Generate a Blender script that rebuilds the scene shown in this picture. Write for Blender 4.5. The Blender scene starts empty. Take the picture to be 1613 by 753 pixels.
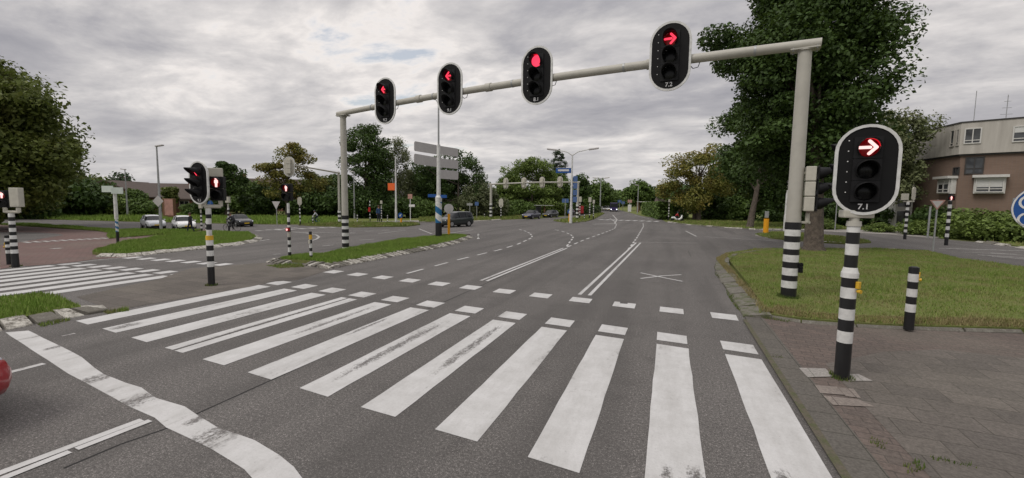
import bpy, bmesh, math, random
import numpy as np
from mathutils import Vector, Matrix, Euler
from math import sin, cos, pi, radians as rad, sqrt, atan2, hypot

random.seed(7)
scene = bpy.context.scene
col = scene.collection
H_CAM = 2.503

# ------------------------------------------------------------------ helpers
class MB:
    """collects vertices and faces for ONE mesh object"""
    def __init__(s):
        s.v = []; s.f = []; s.m = []; s.sm = []
    def add(s, vs, fs, mat=0, smooth=False):
        o = len(s.v); s.v += [tuple(p) for p in vs]
        for i, f in enumerate(fs):
            s.f.append(tuple(o + k for k in f))
            s.m.append(mat[i] if isinstance(mat, list) else mat)
            s.sm.append(smooth)
        return s
    def box(s, c, d, mat=0, rot=None, ch=0.0):
        x, y, z = d[0]/2, d[1]/2, d[2]/2
        if ch > 0:
            bm = bmesh.new(); bmesh.ops.create_cube(bm, size=1.0)
            for v in bm.verts: v.co = Vector((v.co.x*2*x, v.co.y*2*y, v.co.z*2*z))
            bmesh.ops.bevel(bm, geom=list(bm.edges), offset=ch, segments=2, affect='EDGES', profile=.6)
            bm.verts.index_update()
            vs = [v.co.copy() for v in bm.verts]; fs = [[v.index for v in f.verts] for f in bm.faces]; bm.free()
        else:
            vs = [Vector((a*x, b*y, e*z)) for a in (-1, 1) for b in (-1, 1) for e in (-1, 1)]
            fs = [(0,1,3,2),(4,6,7,5),(0,4,5,1),(2,3,7,6),(0,2,6,4),(1,5,7,3)]
        if rot is not None: vs = [rot @ v for v in vs]
        return s.add([v + Vector(c) for v in vs], fs, mat)
    def tube(s, pts, rads, n=12, mat=0, caps=True, smooth=True):
        pts = [Vector(p) for p in pts]
        if not isinstance(rads, (list, tuple)): rads = [rads]*len(pts)
        vs = []; up = Vector((0, 0, 1))
        for i, p in enumerate(pts):
            t = (pts[min(i+1, len(pts)-1)] - pts[max(i-1, 0)]).normalized()
            a = t.cross(up)
            if a.length < 1e-3: a = Vector((1, 0, 0))
            a.normalize(); b = a.cross(t).normalized()
            for k in range(n):
                th = 2*pi*k/n
                vs.append(p + (a*cos(th) + b*sin(th))*rads[i])
        fs = []
        for i in range(len(pts)-1):
            for k in range(n):
                q = (k+1) % n
                fs.append((i*n+k, (i+1)*n+k, (i+1)*n+q, i*n+q))
        s.add(vs, fs, mat, smooth)
        if caps:
            L = len(pts)-1
            s.add([vs[k] for k in range(n)], [tuple(range(n))], mat)
            s.add([vs[L*n+k] for k in range(n)], [tuple(range(n-1, -1, -1))], mat)
        return s
    def seg(s, r0, r1, z0, z1, mat=0, n=20, c=(0, 0)):
        """upright conical ring with caps"""
        vs = [(c[0]+r0*cos(2*pi*k/n), c[1]+r0*sin(2*pi*k/n), z0) for k in range(n)] + \
             [(c[0]+r1*cos(2*pi*k/n), c[1]+r1*sin(2*pi*k/n), z1) for k in range(n)]
        s.add(vs, [(k, (k+1) % n, n+(k+1) % n, n+k) for k in range(n)], mat, True)
        s.add(vs[:n], [tuple(range(n-1, -1, -1))], mat); s.add(vs[n:], [tuple(range(n))], mat)
        return s
    def bands(s, r, zs, first=0, mats=(0, 1), c=(0, 0), n=20, r1=None):
        """alternating black / white bands up a post"""
        k = first; z0, z9 = zs[0], zs[-1]
        for a, b in zip(zs[:-1], zs[1:]):
            ra = r if r1 is None else r + (r1-r)*(a-z0)/(z9-z0)
            rb = r if r1 is None else r + (r1-r)*(b-z0)/(z9-z0)
            s.seg(ra, rb, a, b, mats[k % len(mats)], n, c); k += 1
        return s
    def prism(s, out, y0, y1, mat=0, smooth=False):
        """outline [(x,z)] extruded along y"""
        n = len(out)
        vs = [(x, y0, z) for x, z in out] + [(x, y1, z) for x, z in out]
        s.add(vs, [tuple(range(n)), tuple(range(2*n-1, n-1, -1))], mat)
        return s.add(vs, [(k, n+k, n+(k+1) % n, (k+1) % n) for k in range(n)], mat, smooth)
    def ring(s, out, inn, y0, y1, mat=0):
        n = len(out)
        vs = [(x, y0, z) for x, z in out] + [(x, y0, z) for x, z in inn] + [(x, y1, z) for x, z in out] + [(x, y1, z) for x, z in inn]
        fs = []
        for k in range(n):
            q = (k+1) % n
            fs += [(k, q, n+q, n+k), (2*n+k, 3*n+k, 3*n+q, 2*n+q), (k, 2*n+k, 2*n+q, q), (n+k, n+q, 3*n+q, 3*n+k)]
        return s.add(vs, fs, mat)
    def sheet(s, poly, z=0., mat=0):
        a = sum(p[0]*q[1]-q[0]*p[1] for p, q in zip(poly, poly[1:]+poly[:1]))
        if a < 0: poly = poly[::-1]
        return s.add([(p[0], p[1], z) for p in poly], [tuple(range(len(poly)))], mat)
    def xf(s, M, start=0):
        s.v = s.v[:start] + [tuple(M @ Vector(p)) for p in s.v[start:]]; return s
    def build(s, name, mats, parent=None, loc=(0, 0, 0), rotz=0):
        me = bpy.data.meshes.new(name); me.from_pydata(s.v, [], s.f)
        for m in (mats if isinstance(mats, (list, tuple)) else [mats]): me.materials.append(m)
        me.polygons.foreach_set('material_index', s.m); me.polygons.foreach_set('use_smooth', s.sm)
        bm = bmesh.new(); bm.from_mesh(me); bmesh.ops.recalc_face_normals(bm, faces=bm.faces) if name not in FLAT else None
        bm.to_mesh(me); bm.free(); me.update()
        return link(name, me, parent, loc, rotz)
FLAT = {'road', 'road_markings', 'ground', 'pavement', 'cycle_path', 'path', 'turf'}

def link(name, me, parent=None, loc=(0, 0, 0), rotz=0):
    o = bpy.data.objects.new(name, me); col.objects.link(o)
    o.location = loc; o.rotation_euler = (0, 0, rotz)
    if parent is not None: o.parent = parent
    return o
def tag(o, label=None, cat=None, group=None, kind=None):
    if label: o['label'] = label
    if cat: o['category'] = cat
    if group: o['group'] = group
    if kind: o['kind'] = kind
    return o
def thing(name, loc, label, cat, group=None, rotz=0, scale=1.0):
    if len(loc) == 2: loc = (loc[0], loc[1], 0)
    o = bpy.data.objects.new(name, None); col.objects.link(o)
    o.empty_display_size = .2; o.location = loc; o.rotation_euler = (0, 0, rotz); o.scale = (scale,)*3
    return tag(o, label, cat, group)
def kids(o): return [c for c in bpy.data.objects if c.parent is o]
def copy_tree(o, parent=None):
    c = o.copy(); col.objects.link(c)
    if parent is not None: c.parent = parent
    for ch in kids(o): copy_tree(ch, c)
    return c
def copy_thing(o, loc, label, rotz=0, scale=None, group=None):
    c = copy_tree(o)
    c.location = loc if len(loc) == 3 else (loc[0], loc[1], 0)
    c.rotation_euler = (0, 0, rotz); c['label'] = label
    if scale: c.scale = (scale,)*3 if not isinstance(scale, tuple) else scale
    if group: c['group'] = group
    return c
def stadium(w, h, n=14):
    """upright rounded plate outline, semicircular ends"""
    r = w/2; out = []
    for k in range(n+1): t = pi*k/n; out.append((r*cos(t), h/2-r+r*sin(t)))
    for k in range(n+1): t = pi+pi*k/n; out.append((r*cos(t), -h/2+r+r*sin(t)))
    return out
def disc(r, n=20, cx=0., cz=0.): return [(cx+r*cos(2*pi*k/n), cz+r*sin(2*pi*k/n)) for k in range(n)]
def rrect(w, h, r, n=5, cx=0., cz=0.):
    out = []
    for sx, sz, a in ((1, 1, 0), (-1, 1, pi/2), (-1, -1, pi), (1, -1, 3*pi/2)):
        for k in range(n+1):
            t = a + pi/2*k/n; out.append((cx+sx*(w/2-r)+r*cos(t), cz+sz*(h/2-r)+r*sin(t)))
    return out
def text_mesh(txt, size, mat, name, parent, loc, rotx=pi/2):
    cu = bpy.data.curves.new(name, 'FONT'); cu.body = txt; cu.size = size; cu.extrude = .003
    cu.align_x = 'CENTER'; cu.align_y = 'CENTER'; cu.offset = size*.018
    t = bpy.data.objects.new(name, cu); col.objects.link(t)
    me = bpy.data.meshes.new_from_object(t); bpy.data.objects.remove(t); bpy.data.curves.remove(cu)
    me.materials.clear(); me.materials.append(mat); me.name = name
    o = link(name, me, parent, loc); o.rotation_euler = (rotx, 0, 0); return o

# ------------------------------------------------------------------ materials
def newmat(name):
    m = bpy.data.materials.new(name); m.use_nodes = True
    nt = m.node_tree; return m, nt, nt.nodes['Principled BSDF']
def N(nt, t, **kw):
    n = nt.nodes.new(t)
    for k, v in kw.items():
        if k in n.inputs: n.inputs[k].default_value = v
        else: setattr(n, k, v)
    return n
def ramp(nt, src, stops, interp='LINEAR'):
    r = nt.nodes.new('ShaderNodeValToRGB'); r.color_ramp.interpolation = interp
    e = r.color_ramp.elements
    while len(e) < len(stops): e.new(.5)
    for i, (p, c) in enumerate(stops):
        e[i].position = p; e[i].color = (c, c, c, 1) if isinstance(c, (int, float)) else (*c, 1)
    nt.links.new(src, r.inputs['Fac']); return r.outputs['Color']
def mix(nt, fac, a, b, mode='MIX'):
    m = nt.nodes.new('ShaderNodeMix'); m.data_type = 'RGBA'; m.blend_type = mode
    for i, x in ((0, fac), (6, a), (7, b)):
        if isinstance(x, bpy.types.NodeSocket): nt.links.new(x, m.inputs[i])
        elif i == 0: m.inputs[0].default_value = x
        else: m.inputs[i].default_value = (*x, 1)
    return m.outputs[2]
def mathn(nt, op, a, b=None):
    m = nt.nodes.new('ShaderNodeMath'); m.operation = op
    for i, x in enumerate((a, b)):
        if x is None: continue
        if isinstance(x, bpy.types.NodeSocket): nt.links.new(x, m.inputs[i])
        else: m.inputs[i].default_value = x
    return m.outputs[0]
def noise(nt, vec, scale, detail=4, rough=.55, dist=0.):
    n = N(nt, 'ShaderNodeTexNoise', Scale=scale, Detail=detail, Roughness=rough, Distortion=dist)
    nt.links.new(vec, n.inputs['Vector']); return n.outputs['Fac']
def coords(nt, which='Object'): return nt.nodes.new('ShaderNodeTexCoord').outputs[which]
def worldpos(nt): return nt.nodes.new('ShaderNodeNewGeometry').outputs['Position']
def bump(nt, bs, h, strength=.3, dist=.01):
    b = N(nt, 'ShaderNodeBump', Strength=strength, Distance=dist)
    nt.links.new(h, b.inputs['Height']); nt.links.new(b.outputs['Normal'], bs.inputs['Normal'])

def paint(name, c, rough=.5, dirt=.25, metal=0., scale=6., spec=.4):
    """painted or coated surface with mottled dirt"""
    m, nt, b = newmat(name); p = coords(nt)
    n1 = noise(nt, p, scale, 5, .6); n2 = noise(nt, p, scale*9, 3)
    f = mathn(nt, 'MULTIPLY', ramp(nt, n1, [(.42, 0.), (.72, 1.)]), dirt)
    dark = tuple(x*.45+.012 for x in c)
    nt.links.new(mix(nt, f, c, dark), b.inputs['Base Color'])
    nt.links.new(mathn(nt, 'ADD', mathn(nt, 'MULTIPLY', n2, .2), rough-.1), b.inputs['Roughness'])
    b.inputs['Metallic'].default_value = metal; b.inputs['Specular IOR Level'].default_value = spec
    return m
def emit(name, c, s, base=(.2, .0, .0)):
    m, nt, b = newmat(name); b.inputs['Base Color'].default_value = (*base, 1); b.inputs['Roughness'].default_value = .4
    b.inputs['Emission Color'].default_value = (*c, 1); b.inputs['Emission Strength'].default_value = s; return m
def foliage(name, c, c2, warm=None, wf=.0, trans=.25):
    """leaf material: each leaf its own shade, clumps of lighter and darker leaves"""
    m, nt, b = newmat(name); out = nt.nodes['Material Output']; c = tuple(x*.88 for x in c); c2 = tuple(x*1.18 for x in c2)
    isl = nt.nodes.new('ShaderNodeNewGeometry').outputs['Random Per Island']
    p = coords(nt); cl = noise(nt, p, .55, 3)
    a = mix(nt, ramp(nt, cl, [(.35, 0.), (.65, 1.)]), c, c2)
    a = mix(nt, mathn(nt, 'MULTIPLY', isl, .65), a, tuple(x*1.9 for x in c2))
    if warm:
        w2 = noise(nt, p, .33, 3); w3 = mathn(nt, 'MULTIPLY', ramp(nt, w2, [(.45, 0.), (.62, 1.)]), wf)
        w4 = mathn(nt, 'ADD', w3, mathn(nt, 'MULTIPLY', mathn(nt, 'GREATER_THAN', isl, .8), wf*.5))
        a = mix(nt, w4, a, warm)
    nt.links.new(a, b.inputs['Base Color']); b.inputs['Roughness'].default_value = .55; b.inputs['Specular IOR Level'].default_value = .25
    t = nt.nodes.new('ShaderNodeBsdfTranslucent'); nt.links.new(mix(nt, .5, a, (.10, .14, .02)), t.inputs['Color'])
    mx = nt.nodes.new('ShaderNodeMixShader'); mx.inputs[0].default_value = trans
    nt.links.new(b.outputs[0], mx.inputs[1]); nt.links.new(t.outputs[0], mx.inputs[2]); nt.links.new(mx.outputs[0], out.inputs['Surface'])
    return m

M = {}
WORN = [(-4.29, 6.25, 0.13, 1.79), (-3.11, 6.68, 0.12, 1.55), (-6.43, 7.14, 0.1, 1.4), (-7.57, 6.49, 0.1, 1.86), (0.32, 3.7, 0.16, 0.75), (-5.51, 6.97, 0.08, 0.72), (0.09, 4.01, 0.07, 0.29), (-9.81, 5.21, 0.2, 0.31), (1.11, 4.16, 0.12, 0.47), (-9.46, 4.03, 0.12, 0.2), (-7.32, 3.49, 0.22, 0.4), (-6.06, 3.27, 0.25, 0.4), (-6.04, 3.45, 0.2, 0.15), (-4.43, 3.13, 0.24, 0.4), (-4.91, 3.23, 0.12, 0.18)]
def asphalt_nodes(nt, p, c=(.124, .116, .110)):
    big = noise(nt, p, .23, 4, .6); mid = noise(nt, p, 2.2, 4, .65); fine = mathn(nt, 'ADD', mathn(nt, 'MULTIPLY', noise(nt, p, 85, 2, .6), .55), mathn(nt, 'MULTIPLY', noise(nt, p, 30, 3, .75), .45))
    pat = noise(nt, p, .07, 2)
    a = mix(nt, ramp(nt, big, [(.3, 0.), (.7, 1.)]), tuple(x*.86 for x in c), tuple(x*1.14 for x in c))
    a = mix(nt, mathn(nt, 'MULTIPLY', ramp(nt, mid, [(.52, 0.), (.70, 1.)]), .45), a, tuple(x*.62 for x in c))
    a = mix(nt, mathn(nt, 'MULTIPLY', ramp(nt, pat, [(.45, 0.), (.6, 1.)]), .3), a, tuple(x*1.2 for x in c))
    g = ramp(nt, fine, [(.34, .35), (.46, .80), (.54, 1.08), (.61, 2.0), (.67, 3.6)])
    return mix(nt, 1., a, g, 'MULTIPLY'), fine
def make_mats():
    # asphalt with stone speckle and rubber-darkened wheel tracks
    m, nt, b = newmat('asphalt'); p = worldpos(nt)
    a, fine = asphalt_nodes(nt, p)
    mp = N(nt, 'ShaderNodeMapping'); mp.inputs['Scale'].default_value = (.9, .06, 1); nt.links.new(p, mp.inputs['Vector'])
    tr = noise(nt, mp.outputs[0], 1.0, 3)
    a = mix(nt, mathn(nt, 'MULTIPLY', ramp(nt, tr, [(.46, 0.), (.62, 1.)]), .42), a, (.068, .064, .061))
    nt.links.new(a, b.inputs['Base Color']); b.inputs['Roughness'].default_value = .88; b.inputs['Specular IOR Level'].default_value = .25
    bump(nt, b, fine, .5, .006); M['asphalt'] = m
    # road paint, worn through to the asphalt
    m, nt, b = newmat('road_paint'); p = worldpos(nt)
    a, fine = asphalt_nodes(nt, p)
    w1 = noise(nt, p, 7, 6, .75); w2 = noise(nt, p, .5, 3); mp = N(nt, 'ShaderNodeMapping'); mp.inputs['Scale'].default_value = (2.2, .45, 1)
    nt.links.new(p, mp.inputs['Vector']); st = noise(nt, mp.outputs[0], 1.1, 5, .7)
    wear = mathn(nt, 'ADD', mathn(nt, 'MULTIPLY', w1, .55), mathn(nt, 'ADD', mathn(nt, 'MULTIPLY', st, .6), mathn(nt, 'MULTIPLY', w2, .25)))
    # tyre-worn places: (x, y, half width, half length) on the road
    sxy = nt.nodes.new('ShaderNodeSeparateXYZ'); nt.links.new(p, sxy.inputs[0]); tot = None
    for cx, cy, hw, hl in WORN:
        ex = mathn(nt, 'POWER', mathn(nt, 'ABSOLUTE', mathn(nt, 'DIVIDE', mathn(nt, 'SUBTRACT', sxy.outputs[0], cx), hw)), 2.)
        ey = mathn(nt, 'POWER', mathn(nt, 'ABSOLUTE', mathn(nt, 'DIVIDE', mathn(nt, 'SUBTRACT', sxy.outputs[1], cy), hl)), 4.)
        q = mathn(nt, 'MAXIMUM', mathn(nt, 'SUBTRACT', 1., mathn(nt, 'ADD', ex, ey)), 0.); tot = q if tot is None else mathn(nt, 'MAXIMUM', tot, q)
    mp2 = N(nt, 'ShaderNodeMapping'); mp2.inputs['Scale'].default_value = (14, 3.5, 1); nt.links.new(p, mp2.inputs['Vector'])
    grain = mathn(nt, 'ADD', mathn(nt, 'MULTIPLY', noise(nt, mp2.outputs[0], 1., 6, .8), .5), mathn(nt, 'MULTIPLY', noise(nt, p, 24, 4, .8), .5))
    worn = mathn(nt, 'ADD', grain, mathn(nt, 'MULTIPLY', tot, .20))
    w0 = ramp(nt, wear, [(.78, 0.), (.92, .92)]); w1b = ramp(nt, worn, [(.60, 0.), (.71, .95)]); wf = mathn(nt, 'MAXIMUM', w0, w1b)
    tone = mix(nt, ramp(nt, noise(nt, p, 3.1, 5, .7), [(.35, 0.), (.7, 1.)]), (.56, .555, .55), (.47, .465, .455))
    sp = ramp(nt, fine, [(.25, .82), (.5, 1.), (.8, 1.06)])
    tone = mix(nt, 1., tone, sp, 'MULTIPLY')
    tone = mix(nt, mathn(nt, 'MULTIPLY', ramp(nt, st, [(.42, 0.), (.68, 1.)]), .40), tone, (.30, .29, .275))
    nt.links.new(mix(nt, wf, tone, a), b.inputs['Base Color']); b.inputs['Roughness'].default_value = .75
    bump(nt, b, fine, .25, .004); M['road_paint'] = m
    # faded road paint far away
    m, nt, b = newmat('faded_road_paint'); p = worldpos(nt); a, fine = asphalt_nodes(nt, p)
    wf = ramp(nt, noise(nt, p, 5, 6, .75), [(.38, .15), (.62, .85)])
    nt.links.new(mix(nt, wf, (.58, .57, .55), a), b.inputs['Base Color']); b.inputs['Roughness'].default_value = .8; M['faded_paint'] = m
    # grass soil and turf
    m, nt, b = newmat('turf'); p = worldpos(nt)
    n1 = noise(nt, p, .5, 5, .65); n2 = noise(nt, p, 7, 5, .7); n3 = noise(nt, p, .12, 3)
    a = mix(nt, ramp(nt, n1, [(.35, 0.), (.65, 1.)]), (.120, .150, .042), (.170, .185, .066))
    a = mix(nt, mathn(nt, 'MULTIPLY', ramp(nt, n2, [(.5, 0.), (.72, 1.)]), .55), a, (.15, .125, .062))
    a = mix(nt, mathn(nt, 'MULTIPLY', ramp(nt, n3, [(.45, 0.), (.65, 1.)]), .5), a, (.11, .12, .038))
    nt.links.new(a, b.inputs['Base Color']); b.inputs['Roughness'].default_value = .95; b.inputs['Specular IOR Level'].default_value = .1
    bump(nt, b, n2, .8, .05); M['turf'] = m
    # grass blades
    def blades(name, c, c2, dry):
        m, nt, b = newmat(name); isl = nt.nodes.new('ShaderNodeNewGeometry').outputs['Random Per Island']; p = worldpos(nt)
        a = mix(nt, isl, c, c2); d = noise(nt, p, 1.1, 5, .72)
        f = mathn(nt, 'MULTIPLY', ramp(nt, d, [(.46, 0.), (.60, 1.)]), dry)
        f = mathn(nt, 'ADD', f, mathn(nt, 'MULTIPLY', mathn(nt, 'GREATER_THAN', isl, .85), dry*.6))
        nt.links.new(mix(nt, f, a, (.25, .205, .105)), b.inputs['Base Color']); b.inputs['Roughness'].default_value = .6; b.inputs['Specular IOR Level'].default_value = .2
        return m
    M['blades'] = blades('grass_blades', (.115, .185, .034), (.215, .275, .062), .62)
    M['weeds'] = blades('weeds', (.06, .10, .022), (.11, .15, .035), .3)
    M['blades_dry'] = blades('straw_blades', (.20, .19, .07), (.30, .25, .12), .7)
    M['blades_green'] = blades('lush_grass_blades', (.125, .215, .030), (.225, .330, .062), .18)
    # paving
    def bricks(name, c1, c2, mortar, w, h, rotz=0., var=.5, dirt=.35):
        m, nt, b = newmat(name); p = worldpos(nt)
        mp = N(nt, 'ShaderNodeMapping'); mp.inputs['Rotation'].default_value = (0, 0, rotz); nt.links.new(p, mp.inputs['Vector'])
        br = N(nt, 'ShaderNodeTexBrick', Scale=1.0); br.inputs['Brick Width'].default_value = w; br.inputs['Row Height'].default_value = h
        br.inputs['Mortar Size'].default_value = .006; br.inputs['Color1'].default_value = (*c1, 1); br.inputs['Color2'].default_value = (*c2, 1)
        br.inputs['Mortar'].default_value = (*mortar, 1); br.inputs['Bias'].default_value = -.1
        nt.links.new(mp.outputs[0], br.inputs['Vector'])
        n1 = noise(nt, p, .9, 5, .65); n2 = noise(nt, p, 30, 3, .7); n3 = noise(nt, p, .3, 3)
        a = mix(nt, mathn(nt, 'MULTIPLY', ramp(nt, n1, [(.4, 0.), (.68, 1.)]), dirt), br.outputs['Color'], (.075, .068, .058))
        a = mix(nt, mathn(nt, 'MULTIPLY', ramp(nt, n3, [(.45, 0.), (.65, 1.)]), .35), a, (.17, .155, .13))
        a = mix(nt, 1., a, ramp(nt, n2, [(.3, .72), (.7, 1.25)]), 'MULTIPLY')
        nt.links.new(a, b.inputs['Base Color']); b.inputs['Roughness'].default_value = .9; b.inputs['Specular IOR Level'].default_value = .2
        bump(nt, b, mathn(nt, 'ADD', mathn(nt, 'MULTIPLY', br.outputs['Fac'], -1.), mathn(nt, 'MULTIPLY', n2, .4)), .5, .008); return m
    M['brick_pave'] = bricks('red_brick_paving', (.148, .116, .102), (.118, .097, .087), (.085, .072, .064), .30, .15, .12)
    M['slabs'] = bricks('concrete_slab_paving', (.150, .133, .118), (.108, .097, .088), (.072, .066, .055), .62, .42, .06)
    M['cycle'] = bricks('red_cycle_path', (.175, .112, .102), (.155, .105, .098), (.12, .09, .08), .4, .2, .5, dirt=.3)
    M['dark_slab'] = bricks('dark_edge_slabs', (.125, .115, .102), (.108, .100, .090), (.05, .05, .04), .5, 1.0, pi/2)
    M['pale_slab'] = bricks('pale_worn_slabs', (.25, .215, .19), (.22, .19, .17), (.12, .1, .09), .6, .6)
    M['light_path'] = bricks('pale_path', (.36, .34, .32), (.33, .31, .29), (.2, .2, .18), .6, .6)
    def concrete(name, c, c2, sc=9., thr=(.42, .60)):
        m, nt, b = newmat(name); p = worldpos(nt)
        n1 = noise(nt, p, sc, 6, .75); n2 = noise(nt, p, 45, 3, .7)
        a = mix(nt, ramp(nt, n1, [(thr[0], 0.), (thr[1], 1.)]), c, c2); a = mix(nt, 1., a, ramp(nt, n2, [(.3, .75), (.7, 1.2)]), 'MULTIPLY')
        nt.links.new(a, b.inputs['Base Color']); b.inputs['Roughness'].default_value = .9; bump(nt, b, n1, .5, .02); return m
    M['kerb_white'] = concrete('weathered_white_kerb', (.50, .48, .43), (.14, .125, .105), 9, (.43, .60))
    M['kerb_dark'] = concrete('weathered_dark_kerb', (.13, .12, .10), (.22, .21, .18), 9, (.5, .7))
    M['kerb_grey'] = concrete('mossy_grey_kerb', (.165, .152, .132), (.075, .085, .035), 5, (.42, .60))
    M['dirt'] = concrete('gutter_dirt', (.10, .085, .062), (.075, .08, .035), 6, (.42, .6))
    # street furniture
    M['black'] = paint('black_post_paint', (.014, .014, .015), .38, .3)
    M['white'] = paint('white_post_paint', (.68, .68, .66), .4, .55)
    M['grey_pole'] = paint('beige_grey_coating', (.43, .415, .365), .5, .25, 0, 3)
    M['beige'] = paint('beige_cabinet_plastic', (.50, .48, .41), .5, .3)
    M['galv'] = paint('galvanised_steel', (.36, .37, .37), .45, .35, .3)
    M['shield'] = paint('black_shield', (.0100, .0100, .0105), .6, .2, spec=.15)
    M['module'] = paint('black_lamp_module', (.012, .012, .013), .5, .2, spec=.2)
    M['sign_back'] = paint('grey_sign_back', (.52, .50, .49), .55, .2)
    M['blue'] = paint('blue_sign_face', (.012, .075, .28), .4, .15)
    M['stripe_blue'] = paint('blue_post_band', (.015, .13, .30), .45, .25)
    M['yellow'] = paint('yellow_post', (.80, .36, .012), .45, .2)
    M['orange'] = paint('orange_board', (.80, .14, .03), .5, .1)
    M['button_yellow'] = paint('push_button_yellow', (.66, .40, .03), .4, .2)
    M['lens_dark'] = paint('unlit_lens', (.006, .0065, .007), .25, .05, spec=.25)
    M['red_plastic'] = paint('red_plastic', (.45, .02, .02), .4, .2)
    M['white_text'] = paint('white_lettering', (.62, .62, .62), .5, .05)
    M['green_plate'] = paint('pale_finger_sign', (.52, .58, .54), .45, .3)
    M['red_arrow_hot'] = emit('lit_arrow_white_hot', (1., .55, .52), 1.35)
    M['red_arrow'] = emit('lit_red_arrow', (1., .05, .10), 1.1)
    M['red_glow'] = emit('red_lit_lens', (.6, .002, .01), .11, (.02, 0, 0))
    M['red_dim'] = emit('dim_red_lens', (.5, .0, .006), .06)
    M['red_ball'] = emit('lit_red_ball', (1., .05, .11), 1.1)
    M['visor_glow'] = emit('painted_visor_glow', (.8, .0, .012), .6)
    M['blue_pale'] = paint('faded_blue_sign', (.07, .13, .29), .5, .2)
    M['headlamp'] = emit('lit_headlamp', (.9, .93, 1.), 2.2, (.7, .7, .7))
    M['pink'] = paint('pinkish_print', (.45, .25, .21), .6, .7, 0, 2)
    # vehicles
    def car(name, c): 
        m, nt, b = newmat(name); p = coords(nt); n1 = noise(nt, p, 3, 5, .6)
        nt.links.new(mix(nt, mathn(nt, 'MULTIPLY', ramp(nt, n1, [(.5, 0.), (.8, 1.)]), .15), c, tuple(x*.6+.02 for x in c)), b.inputs['Base Color'])
        b.inputs['Roughness'].default_value = .28; b.inputs['Coat Weight'].default_value = .6; b.inputs['Coat Roughness'].default_value = .08; return m
    M['car_white'] = car('white_car_paint', (.86, .86, .86)); M['car_silver'] = car('silver_white_car_paint', (.72, .74, .77))
    M['car_black'] = car('black_car_paint', (.012, .013, .016)); M['car_green'] = car('dark_grey_green_car_paint', (.020, .028, .028))
    M['car_blue'] = car('dark_blue_car_paint', (.022, .024, .055)); M['car_red'] = car('red_car_paint', (.36, .012, .02)); M['bus_purple'] = car('purple_bus_paint', (.035, .02, .11))
    m, nt, b = newmat('car_glass'); b.inputs['Base Color'].default_value = (.012, .014, .017, 1); b.inputs['Roughness'].default_value = .08; b.inputs['Specular IOR Level'].default_value = .35; M['glass'] = m
    m, nt, b = newmat('window_glass'); p = coords(nt)
    nt.links.new(mix(nt, ramp(nt, noise(nt, p, .9, 2), [(.4, 0.), (.6, 1.)]), (.02, .022, .025), (.07, .075, .08)), b.inputs['Base Color']); b.inputs['Roughness'].default_value = .08; M['pane'] = m
    M['tyre'] = paint('tyre_rubber', (.016, .016, .016), .8, .3); M['rim'] = paint('alloy_rim', (.42, .43, .44), .35, .2, .6)
    M['plate'] = paint('yellow_number_plate', (.75, .50, .03), .5, .1); M['lamp_glass'] = paint('headlamp_glass', (.55, .57, .6), .15, .1)
    M['tail'] = paint('tail_lamp', (.35, .01, .01), .25, .1)
    # people
    M['skin'] = paint('skin', (.42, .24, .17), .6, .1); M['dark_coat'] = paint('dark_coat', (.018, .018, .022), .85, .3); M['hair'] = paint('brown_hair', (.06, .03, .018), .7, .2)
    M['navy'] = paint('navy_trousers', (.02, .024, .04), .85, .3); M['blue_cloth'] = paint('blue_jacket', (.03, .07, .17), .8, .3); M['helmet'] = paint('dark_helmet', (.03, .04, .06), .3, .1)
    M['red_cloth'] = paint('red_jacket', (.40, .03, .035), .8, .25); M['white_cloth'] = paint('pale_shirt', (.50, .52, .55), .8, .2)
    # buildings
    def brick_wall(name, c1, c2, mo):
        m, nt, b = newmat(name); p = coords(nt, 'Object'); g = nt.nodes.new('ShaderNodeNewGeometry')
        sx = nt.nodes.new('ShaderNodeSeparateXYZ'); nt.links.new(p, sx.inputs[0]); cb = nt.nodes.new('ShaderNodeCombineXYZ')
        nt.links.new(mathn(nt, 'ADD', sx.outputs[0], sx.outputs[1]), cb.inputs[0]); nt.links.new(sx.outputs[2], cb.inputs[1])
        br = N(nt, 'ShaderNodeTexBrick', Scale=1.0); br.inputs['Brick Width'].default_value = .24; br.inputs['Row Height'].default_value = .075
        br.inputs['Mortar Size'].default_value = .008; br.inputs['Color1'].default_value = (*c1, 1); br.inputs['Color2'].default_value = (*c2, 1); br.inputs['Mortar'].default_value = (*mo, 1)
        nt.links.new(cb.outputs[0], br.inputs['Vector']); n1 = noise(nt, p, .4, 5, .6)
        nt.links.new(mix(nt, mathn(nt, 'MULTIPLY', ramp(nt, n1, [(.4, 0.), (.7, 1.)]), .3), br.outputs['Color'], tuple(x*.6 for x in c1)), b.inputs['Base Color'])
        b.inputs['Roughness'].default_value = .9; return m
    M['brick'] = brick_wall('brown_brick_wall', (.225, .150, .112), (.195, .130, .098), (.20, .165, .14))
    M['red_brick'] = brick_wall('red_brick_wall', (.26, .11, .075), (.22, .095, .065), (.2, .15, .12))
    m, nt, b = newmat('white_cladding'); p = coords(nt); mp = N(nt, 'ShaderNodeMapping'); mp.inputs['Scale'].default_value = (1.2, 1.2, .12); nt.links.new(p, mp.inputs['Vector'])
    n1 = noise(nt, mp.outputs[0], 1.3, 5, .65); nt.links.new(mix(nt, ramp(nt, n1, [(.35, 0.), (.7, 1.)]), (.50, .475, .43), (.36, .335, .30)), b.inputs['Base Color']); b.inputs['Roughness'].default_value = .8; M['cladding'] = m
    M['frame'] = paint('white_window_frame', (.62, .61, .58), .5, .25); M['roof_tile'] = paint('brown_roof_tiles', (.095, .072, .062), .85, .5, 0, 3); M['roof_dark'] = paint('dark_roof_edge', (.05, .047, .045), .8, .3)
    M['blind'] = paint('roller_blind', (.60, .60, .58), .7, .2, 0, .8)
    M['wood'] = paint('brown_timber', (.16, .085, .045), .8, .4)
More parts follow.
